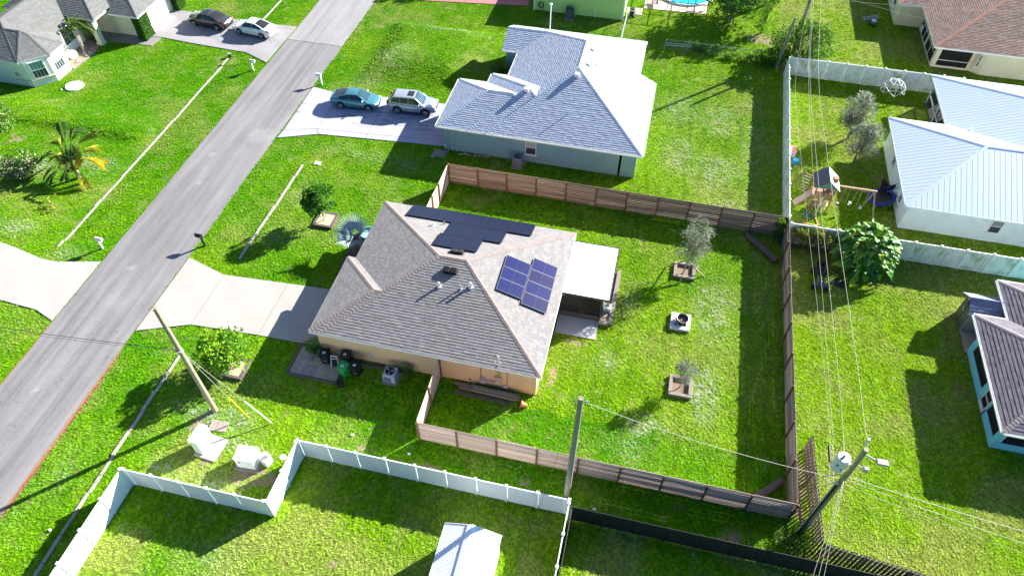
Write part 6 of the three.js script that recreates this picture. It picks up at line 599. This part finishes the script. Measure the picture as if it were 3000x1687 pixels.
// far trees beyond the wire fence, mostly out of frame above
tree('oak_tree', 'large dark leafy tree above the pool cage', 7.0, -76.8, { trunk: 1.3, tr: 0.22, r: [3.2, 3.8, 2.8], clumps: 60, leaves: 80, cr: 0.75, lw: 0.08, ll: 0.24, cols: cDark }); tree('oak_tree', 'tall slender yellow-green tree right of the pool cage', 10.4, -75.2, { trunk: 0.6, tr: 0.12, r: [1.0, 4.2, 1.0], clumps: 30, leaves: 60, cr: 0.5, lw: 0.06, ll: 0.2, cols: cYel }); tree('oak_tree', 'broad tree shading the lawn beyond the fallen ladder', 10.8, -81.5, { trunk: 3.0, tr: 0.25, r: [3.4, 4.2, 2.6], clumps: 44, leaves: 60, cr: 0.9, lw: 0.09, ll: 0.28, cols: cDark });
tree('oak_tree', 'broad leafy tree at the far road end of the red driveway', -23.6, -80.5, { trunk: 2, tr: 0.2, r: [2.6, 3.2, 2.6], clumps: 34, leaves: 60, cr: 0.8, lw: 0.09, ll: 0.26, cols: cDark });
tree('corner_shrub', 'big vine-like shrub swallowing the poles at the fence corner', 14.3, -70.4, { cat: 'shrub', trunk: 0.3, tr: 0.05, r: [3.1, 3.6, 2.0], clumps: 80, leaves: 66, cr: 0.6, lw: 0.09, ll: 0.22, cols: cShrub, stems: 3 }); tree('corner_shrub', 'low tangled shrub below the leaning stub pole', 11.3, -69.3, { cat: 'shrub', trunk: 0.1, tr: 0.04, r: [1.8, 1.2, 1.2], clumps: 34, leaves: 60, cr: 0.45, lw: 0.06, ll: 0.18, cols: cDark });
tree('fence_vine', 'leafy vine trailing over the fallen ladder', 4.2, -70.1, { cat: 'vine', trunk: 0.05, tr: 0.02, r: [1.6, 0.8, 0.35], clumps: 26, leaves: 50, cr: 0.28, lw: 0.06, ll: 0.16, cols: cShrub }); tree('fence_vine', 'low weeds lining the rusty wire fence', 8.6, -69.3, { cat: 'vine', trunk: 0.05, tr: 0.02, r: [2.8, 0.5, 0.3], clumps: 26, leaves: 46, cr: 0.25, lw: 0.05, ll: 0.14, cols: cShrub }); tree('fence_vine', 'bright green vine draped along the reed screen top', 14.0, -43.0, { cat: 'vine', trunk: 0.9, tr: 0.03, r: [1.9, 0.9, 0.45], clumps: 40, leaves: 56, cr: 0.32, lw: 0.045, ll: 0.16, cols: [[0.3, 0.36, 0.06], [0.2, 0.3, 0.03], [0.38, 0.4, 0.1]] }); tree('fence_vine', 'dark ivy climbing the board fence corner', 11.6, -43.5, { cat: 'vine', trunk: 0.1, tr: 0.03, r: [0.35, 1.8, 0.3], clumps: 18, leaves: 50, cr: 0.28, lw: 0.05, ll: 0.13, cols: cDark });
tree('weed_patch', 'tall weeds at the foot of the transformer pole', 12.3, -18.7, { cat: 'weeds', trunk: 0.05, tr: 0.02, r: [1.1, 0.6, 0.8], clumps: 30, leaves: 56, cr: 0.32, lw: 0.02, ll: 0.25, cols: cShrub }); tree('weed_patch', 'pale sunlit weeds by the black netting', 10.2, -17.9, { cat: 'weeds', trunk: 0.05, tr: 0.02, r: [0.7, 0.5, 0.4], clumps: 14, leaves: 50, cr: 0.26, lw: 0.02, ll: 0.2, cols: cYel });
tree('shrub', 'round pink tinged shrub below the coconut palm', -51.6, -36.3, { cat: 'shrub', trunk: 0.2, tr: 0.05, r: [1.9, 1.5, 1.5], clumps: 46, leaves: 70, cr: 0.45, lw: 0.06, ll: 0.15, cols: [[0.08, 0.17, 0.03], [0.16, 0.22, 0.06], [0.3, 0.26, 0.18], [0.05, 0.12, 0.02]], mat: leafGloss }); tree('shrub', 'bright rounded shrub on a bare mulch ring', -57.3, -41.3, { cat: 'shrub', trunk: 0.2, tr: 0.05, r: [1.7, 2.4, 1.6], clumps: 46, leaves: 66, cr: 0.45, lw: 0.06, ll: 0.16, cols: cShrub, mat: leafGloss }); tree('shrub', 'small dark shrub at the gravel bin corner', -19.45, -24.8, { cat: 'shrub', trunk: 0.1, tr: 0.03, r: [0.55, 1.1, 0.35], clumps: 20, leaves: 60, cr: 0.28, lw: 0.04, ll: 0.11, cols: cDark }); tree('shrub', 'yellow-green shrub at the corner of the sage house wing', -15.2, -60.3, { cat: 'shrub', trunk: 0.1, tr: 0.04, r: [0.85, 1.5, 0.8], clumps: 24, leaves: 60, cr: 0.36, lw: 0.05, ll: 0.13, cols: [[0.12, 0.19, 0.02], [0.2, 0.22, 0.03], [0.07, 0.14, 0.02]] }); tree('shrub', 'scraggly weed behind the air conditioner at the peach wall', -12.8, -24.45, { cat: 'shrub', trunk: 0.1, tr: 0.02, r: [0.5, 0.8, 0.25], clumps: 12, leaves: 40, cr: 0.25, lw: 0.03, ll: 0.12, cols: cDark }); tree('shrub', 'feathery yellow shrub at the left edge of the lawn', -61.9, -46.0, { cat: 'shrub', trunk: 0.1, tr: 0.04, r: [0.9, 1.2, 0.9], clumps: 20, leaves: 50, cr: 0.35, lw: 0.03, ll: 0.2, cols: cYel }); tree('shrub', 'dark shrub beside the upper lawn edge above the sedans', -47.0, -71.8, { cat: 'shrub', trunk: 0.2, tr: 0.04, r: [1.3, 1.6, 1.2], clumps: 26, leaves: 60, cr: 0.42, lw: 0.06, ll: 0.16, cols: cDark });
// clipped box hedges by the cream garage
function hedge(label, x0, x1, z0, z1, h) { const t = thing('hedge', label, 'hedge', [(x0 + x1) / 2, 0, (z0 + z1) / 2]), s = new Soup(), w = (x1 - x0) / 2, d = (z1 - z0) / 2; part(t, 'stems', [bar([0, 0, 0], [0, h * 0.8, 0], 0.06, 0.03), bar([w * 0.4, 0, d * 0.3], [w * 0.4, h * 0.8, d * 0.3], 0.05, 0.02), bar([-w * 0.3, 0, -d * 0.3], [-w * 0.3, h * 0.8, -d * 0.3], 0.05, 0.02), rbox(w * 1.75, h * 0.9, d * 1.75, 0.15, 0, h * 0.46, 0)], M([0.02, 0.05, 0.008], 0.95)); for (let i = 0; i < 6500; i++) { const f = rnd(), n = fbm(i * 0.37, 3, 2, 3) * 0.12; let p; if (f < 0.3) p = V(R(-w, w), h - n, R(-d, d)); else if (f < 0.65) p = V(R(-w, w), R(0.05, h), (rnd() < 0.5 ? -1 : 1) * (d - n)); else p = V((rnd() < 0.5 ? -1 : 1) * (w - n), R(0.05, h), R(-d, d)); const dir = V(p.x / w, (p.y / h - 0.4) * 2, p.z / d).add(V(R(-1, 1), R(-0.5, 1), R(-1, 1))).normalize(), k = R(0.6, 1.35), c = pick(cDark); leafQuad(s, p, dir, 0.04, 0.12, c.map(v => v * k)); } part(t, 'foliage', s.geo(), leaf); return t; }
hedge('clipped upright box hedge at the cream garage corner', -53.75, -52.85, -59.6, -58.1, 2.5); hedge('clipped box hedge beyond the cream garage door', -53.7, -52.8, -65.9, -64.6, 2.4);
// palms
function frondGeo(L, droop, rise, n, lw, col, col2, vee = 0.5) {   // pinnate leaf along +x
  const s = new Soup(), pt = t => V(L * t * (1 - 0.12 * t * t), L * (rise * t - droop * t * t), 0), c1 = [0.25, 0.24, 0.06];
  for (let i = 0; i < 10; i++) { const a = pt(i / 10), b = pt((i + 1) / 10), w = lerp(0.035, 0.008, i / 10); s.quad([a.x, a.y, -w], [b.x, b.y, -w], [b.x, b.y, w], [a.x, a.y, w], c1); }
  for (let i = 0; i < n; i++) { const t = 0.1 + 0.9 * i / n, p = pt(t), ll = L * lw * Math.sin(Math.PI * Math.min(1, 0.15 + 0.85 * (1 - Math.abs(t - 0.45) * 1.3))), k = R(0.75, 1.25), mix = rnd(), cc = [0, 1, 2].map(j => lerp(col[j], col2[j], mix) * k); for (const sd of [-1, 1]) { const dir = V(0.62, -0.25 - vee * 0.5 + R(-0.12, 0.12), sd).normalize(), e = p.clone().addScaledVector(dir, ll), m = p.clone().addScaledVector(dir, ll * 0.45); m.y += 0.03; const w = 0.04 * (0.6 + L * 0.2); s.tri([p.x, p.y, p.z], [m.x + w, m.y, m.z], [e.x, e.y - ll * 0.1, e.z], cc); s.tri([p.x, p.y, p.z], [e.x, e.y - ll * 0.1, e.z], [m.x - w, m.y, m.z], cc); } }
  return s.geo();
}
function palm(name, label, x, z, stems, fronds) { const t = thing(name, label, 'palm', [x, 0, z]); for (const [dx, dz, h, r] of stems) { const cv = []; for (let i = 0; i < 8; i++) cv.push(bar([dx * i / 8, h * i / 8, dz * i / 8], [dx * (i + 1) / 8, h * (i + 1) / 8, dz * (i + 1) / 8], lerp(r, r * 0.7, i / 8) * 1.06, lerp(r, r * 0.7, (i + 1) / 8) * 0.94, 9)); part(t, 'trunk', cv.map(g => uvm(g, 0.4)), barkPale); } for (const f of fronds) { const m = part(t, 'frond', frondGeo(f.L, f.droop, f.rise, f.n || 30, f.w || 0.22, f.c, f.c2 || f.c, f.vee), leaf); m.position.set(...f.at); m.rotation.y = f.a; } return t; }
const fG = [0.045, 0.13, 0.02], fG2 = [0.09, 0.2, 0.03], fY = [0.62, 0.54, 0.03], fYG = [0.36, 0.4, 0.04];
{ const fr = []; const F = (deg, L, rise, droop, c, c2) => fr.push({ a: deg * D, L, rise, droop, c, c2, at: [0, 1.3, 0], n: 64, w: 0.3 }); F(105, 3.2, 1.3, 0.75, fG, fG2); F(140, 3.1, 1.2, 0.85, fYG, fG2); F(75, 3.0, 1.35, 0.8, fG, fYG); F(172, 3.2, 1.0, 0.95, fG, fYG); F(18, 2.9, 1.05, 1.05, fY, fY); F(45, 2.6, 1.2, 0.8, fYG, fY); F(-35, 2.1, 0.5, 1.1, fY, fY); F(158, 3.0, 0.7, 0.8, fYG, fY); F(205, 2.6, 0.5, 0.7, fG, fYG); F(240, 2.4, 0.55, 0.7, fG, fG2); F(-75, 2.0, 0.7, 0.7, fG, fG2); F(120, 2.6, 1.6, 0.5, fG, fG2); palm('coconut_palm', 'young coconut palm with two yellow fronds in the roadside lawn', -46.4, -37.1, [[0.1, 0, 1.3, 0.19]], fr); }
palm('palm_seedling', 'tiny palm seedling with yellow leaves in the lawn', -46.43, -33.42, [[0, 0, 0.2, 0.06]], [0, 70, 140, 215, 290, 330].map((a, i) => ({ a: a * D, L: R(0.8, 1.1), rise: i === 1 ? 1.3 : 0.6, droop: 0.55, c: i % 3 ? fY : fG2, c2: [0.6, 0.5, 0.25], at: [0, 0.2, 0], n: 16, w: 0.2 })));
palm('christmas_palm', 'twin trunk palm with arching green fronds before the cream house', -58.0, -54.7, [[-0.25, -0.3, 3.1, 0.1], [0.3, -0.1, 2.6, 0.09]], Array.from({ length: 15 }, (_, i) => ({ a: i * 2.4 + 0.3, L: R(1.5, 2.0), rise: R(0.2, 1.0), droop: R(0.6, 0.95), c: i % 4 ? fG2 : [0.14, 0.24, 0.04], c2: fG, at: i % 3 ? [-0.25, 3.1, -0.3] : [0.3, 2.6, -0.1], n: 26, w: 0.3 })));
{ // silver fan palm, pleated leaves
  const t = thing('fan_palm', 'silver blue fan palm against the garage side of the peach house', 'palm', [-20.15, 0, -34.4]); part(t, 'trunk', uvm(bar([0, 0, 0], [0, 1.65, 0], 0.26, 0.2, 10), 0.5), barkMat);
  const fan = (rad, seg, spread) => { const s = new Soup(); for (let i = 0; i < seg; i++) { const a0 = -spread / 2 + spread * i / seg, a1 = a0 + spread / seg, am = (a0 + a1) / 2, k = R(0.82, 1.15), c = [0.33 * k, 0.42 * k, 0.41 * k]; const P = (a, r, y) => [r * Math.cos(a), y - 0.16 * (r / rad) ** 2 * Math.abs(a), r * Math.sin(a)], r1 = rad * 0.42, r2 = rad * R(0.9, 1.05); s.tri([0, 0, 0], P(a0, r1, 0), P(am, r1, 0.05), c); s.tri([0, 0, 0], P(am, r1, 0.05), P(a1, r1, 0), c); s.tri(P(a0, r1, 0), P(am, r2, 0.0), P(am, r1, 0.05), c); s.tri(P(am, r1, 0.05), P(am, r2, 0.0), P(a1, r1, 0), c); } return s.geo(); };
  const fmat = M([1, 1, 1], 0.55, { vertexColors: true }); const lv = [[180, 0.3, 0.45, 1.35], [125, 0.85, 0.5, 1.5], [70, 0.8, 0.55, 1.5], [232, 0.1, 0.35, 1.3], [25, 0.55, 0.4, 1.0], [285, 0.1, 0.3, 1.1], [205, 0.9, 0.1, 1.0], [320, 0.9, 0.1, 0.8]];
  for (const [deg, el, pl, rad] of lv) { const a = deg * D, dx = Math.cos(a) * Math.cos(el), dy = Math.sin(el), dz = -Math.sin(a) * Math.cos(el), b = [0, 1.6, 0], e = [dx * pl, 1.6 + dy * pl, dz * pl]; const f = part(t, 'fan_leaf', fan(rad, 17, 2.7), fmat); f.position.set(...e); f.rotation.order = 'YZX'; f.rotation.set(R(-0.35, 0.35), a, el + 0.1); const pt = part(t, 'leaf_stalk', bar(b, e, 0.04, 0.025, 6), M([0.3, 0.36, 0.3], 0.7)); }
}
{ // broad-leaf clump (each leaf a part)
  const t = thing('broadleaf_clump', 'large clump of glossy paddle leaves beside the power line', 'plant', [17.9, 0, -42.0]); const blade = (L, w, droop, c) => { const s = new Soup(), n = 7; const P = (i, sd) => { const u = i / n, x = L * u * (1 - 0.25 * u * droop), y = L * (0.5 * u - droop * u * u), ww = w * Math.pow(Math.sin(Math.PI * Math.min(0.97, 0.06 + u * 0.93)), 0.65); return [x, y + (sd ? 0.22 * ww : 0) + 0.03 * Math.sin(u * 14 + sd), sd * ww]; }; for (let i = 0; i < n; i++) for (const sd of [-1, 1]) s.quad(P(i, 0), P(i + 1, 0), P(i + 1, sd), P(i, sd), c); return s.geo(); };
  const cols = [[0.05, 0.19, 0.02], [0.09, 0.27, 0.02], [0.16, 0.36, 0.03], [0.28, 0.4, 0.04], [0.035, 0.13, 0.02]], vars = []; for (let i = 0; i < 16; i++) vars.push(blade(R(0.85, 1.3), R(0.17, 0.27), R(0.45, 0.95), cols[i % 5])); const lm = M([1, 1, 1], 0.5, { vertexColors: true, transmission: 0.15, thickness: 0, specularIntensity: 0.5 }); const st = [];
  for (let i = 0; i < 230; i++) { const a = i * 2.39996, q = Math.sqrt((i + 0.5) / 230), r = q * 1.75, y = 3.0 * Math.sqrt(1 - q * q * 0.93) + R(-0.5, 0.35); const b = part(t, 'leaf_blade', vars[i % 16], lm); b.position.set(r * Math.cos(a), Math.max(0.5, y), -r * Math.sin(a)); b.rotation.order = 'YZX'; b.rotation.set(R(-0.5, 0.5), a + R(-0.6, 0.6), lerp(0.9, -0.15, q) + R(-0.3, 0.3)); if (i % 4 === 0) st.push(bar([r * 0.35 * Math.cos(a), 0, -r * 0.35 * Math.sin(a)], [r * Math.cos(a), Math.max(0.5, y), -r * Math.sin(a)], 0.04, 0.025, 5)); } part(t, 'stalks', st, M([0.1, 0.16, 0.04], 0.8)); noGrass.push(rectPoly(16.9, 18.9, -42.9, -41));
}
// ---------------------------------------------------------------- lawn: instanced tufts over all turf in view
{
  const rg = RNG(4242), s = new Soup(); for (let i = 0; i < 7; i++) { const a = i * 2.4, l = 0.05 + 0.05 * rg(), h = 0.03 + 0.035 * rg(), w = 0.011, k = 0.8 + 0.4 * rg(), bx = 0.035 * Math.cos(a * 1.7), bz = 0.035 * Math.sin(a * 1.7), dx = Math.cos(a), dz = Math.sin(a); s.tri([bx - dz * w, 0, bz + dx * w], [bx + dz * w, 0, bz - dx * w], [bx + dx * l, h, bz + dz * l], [k, k, k]); }
  const geo = s.geo(), pts = [], cs = [], buckets = new Map(), key = (x, z) => Math.floor(x / 4) * 1000 + Math.floor(z / 4);
  for (const p of noGrass) { const xs = p.map(q => q[0]), zs = p.map(q => q[1]); for (let i = Math.floor(Math.min(...xs) / 4); i <= Math.floor(Math.max(...xs) / 4); i++) for (let j = Math.floor(Math.min(...zs) / 4); j <= Math.floor(Math.max(...zs) / 4); j++) { const k = i * 1000 + j; if (!buckets.has(k)) buckets.set(k, []); buckets.get(k).push(p); } }
  camera.updateMatrixWorld(); camera.aspect = 1024 / 575; camera.updateProjectionMatrix(); const v = V(), c = [0, 0, 0], fl = [];
  const N = 1450000; for (let i = 0; i < N; i++) {
    const x = lerp(-75, 42, rg()), z = lerp(-92, -4, rg()); v.set(x, 0, z).project(camera); if (Math.abs(v.x) > 1.06 || Math.abs(v.y) > 1.08) continue; const dist = Math.hypot(x, 40, z); if (rg() > clamp(2600 / (dist * dist) * 1.05, 0.25, 1)) continue;
    const b = buckets.get(key(x, z)); if (b && b.some(p => inPoly(p, x, z))) continue; const [d, r] = dirtAt(x, z); if (rg() < d * 0.93 || rg() < r * 0.85) continue; if (rg() < clamp((fbm(x * 1.3, z * 1.3, 3, 61) - 0.6) * 3.5) * 0.5) continue;
    grassColor(x, z, c); const cn = noise(x * 9, z * 9, 77), cl = sstep(0.25, 0.75, cn); if (cl < 0.12 && rg() < 0.75) continue; const k = (0.7 + 0.45 * rg()) * (0.84 + 0.32 * noise(x * 3.1, z * 3.1, 99)) * (0.78 + 0.44 * noise(x * 13, z * 13, 33)); pts.push(x, z, 0.7 + cl * 0.8, rg() * 6.283); const dry = rg() < 0.04 ? 0.6 : 0; for (let q = 0; q < 3; q++) cs.push(lerp(c[q] * k * 1.4, STRAW[q], dry));
    const fs = spotSum(flowerSpots, x, z); if (rg() < 0.008 + 1.5 * Math.max(0, fs - 0.22) * sstep(0.3, 0.8, noise(x * 2.6, z * 2.6, 55))) fl.push(x, z, rg());
  }
  const n = pts.length / 4, im = new THREE.InstancedMesh(geo, M([1, 1, 1], 0.9, { vertexColors: true, specularIntensity: 0.15 }), n), m4 = new THREE.Matrix4(), q4 = new THREE.Quaternion(), up = V(0, 1, 0), col = new THREE.Color();
  for (let i = 0; i < n; i++) { const [x, z, sc, a] = pts.slice(i * 4, i * 4 + 4); q4.setFromAxisAngle(up, a); m4.compose(v.set(x, groundY(x, z), z), q4, V(sc, sc, sc)); im.setMatrixAt(i, m4); im.setColorAt(i, col.setRGB(cs[i * 3], cs[i * 3 + 1], cs[i * 3 + 2])); }
  im.name = 'lawn_grass'; im.castShadow = im.receiveShadow = true; tag(im, 'short green turf grass covering all the lawns', 'grass', null, 'stuff'); scene.add(im);
  const fs = new Soup(); for (let i = 0; i < 3; i++) { const a = i * 2.1, w = 0.017; fs.quad([0.04 * Math.cos(a) - w, 0.07 + i * 0.012, 0.04 * Math.sin(a)], [0.04 * Math.cos(a), 0.075 + i * 0.012, 0.04 * Math.sin(a) - w], [0.04 * Math.cos(a) + w, 0.07 + i * 0.012, 0.04 * Math.sin(a)], [0.04 * Math.cos(a), 0.065 + i * 0.012, 0.04 * Math.sin(a) + w], [1, 1, 1]); }
  const nf = fl.length / 3, fm = new THREE.InstancedMesh(fs.geo(), M([0.5, 0.52, 0.46], 0.9), nf); for (let i = 0; i < nf; i++) { q4.setFromAxisAngle(up, fl[i * 3 + 2] * 6.28); const sc = 0.7 + fl[i * 3 + 2] * 0.8; m4.compose(v.set(fl[i * 3], groundY(fl[i * 3], fl[i * 3 + 1]), fl[i * 3 + 1]), q4, V(sc, 1, sc)); fm.setMatrixAt(i, m4); }
  fm.name = 'weed_flowers'; tag(fm, 'tiny white weed flowers scattered in the lawns', 'flowers', null, 'stuff'); fm.castShadow = fm.receiveShadow = true; scene.add(fm); console.log('tufts', n, 'flowers', nf);
}
// small litter on the lawns
[[-14.6, -19.3, 'white pebble on the grass by the long vinyl fence'], [-10.7, -18.9, 'grey stone on the grass by the board fence corner'], [1.0, -18.0, 'white scrap on the strip between the fences'], [-29.2, -9.6, 'white scrap lying by the roadside strip'], [-56.0, -48.1, 'white pebble near the bay window wall'], [0.0, -11.8, 'white scrap beside the black netted fence']].forEach(([x, z, l]) => { const g = new THREE.IcosahedronGeometry(0.1, 1); g.scale(1.2, 0.6, 0.9); const m = tag(part(scene, 'pebble', g, M([0.6, 0.6, 0.58], 0.8)), l, 'pebble'); m.position.set(x, 0.07, z); });
// put every thing's origin at its base
for (const o of [...scene.children]) { if (o.isLight || o.isInstancedMesh || o.userData.kind === 'structure' || !(o.isGroup || o.isMesh) || o.position.lengthSq() > 0 || o.rotation.y) continue; if (o.isMesh && o.name.startsWith('sky')) continue; const b = new THREE.Box3().setFromObject(o), cx = (b.min.x + b.max.x) / 2, cz = (b.min.z + b.max.z) / 2; if (o.isGroup) o.children.forEach(k => { k.position.x -= cx; k.position.z -= cz; }); else { o.geometry.translate(-cx, 0, -cz); } o.position.set(cx, 0, cz); }
renderer.render(scene, camera);
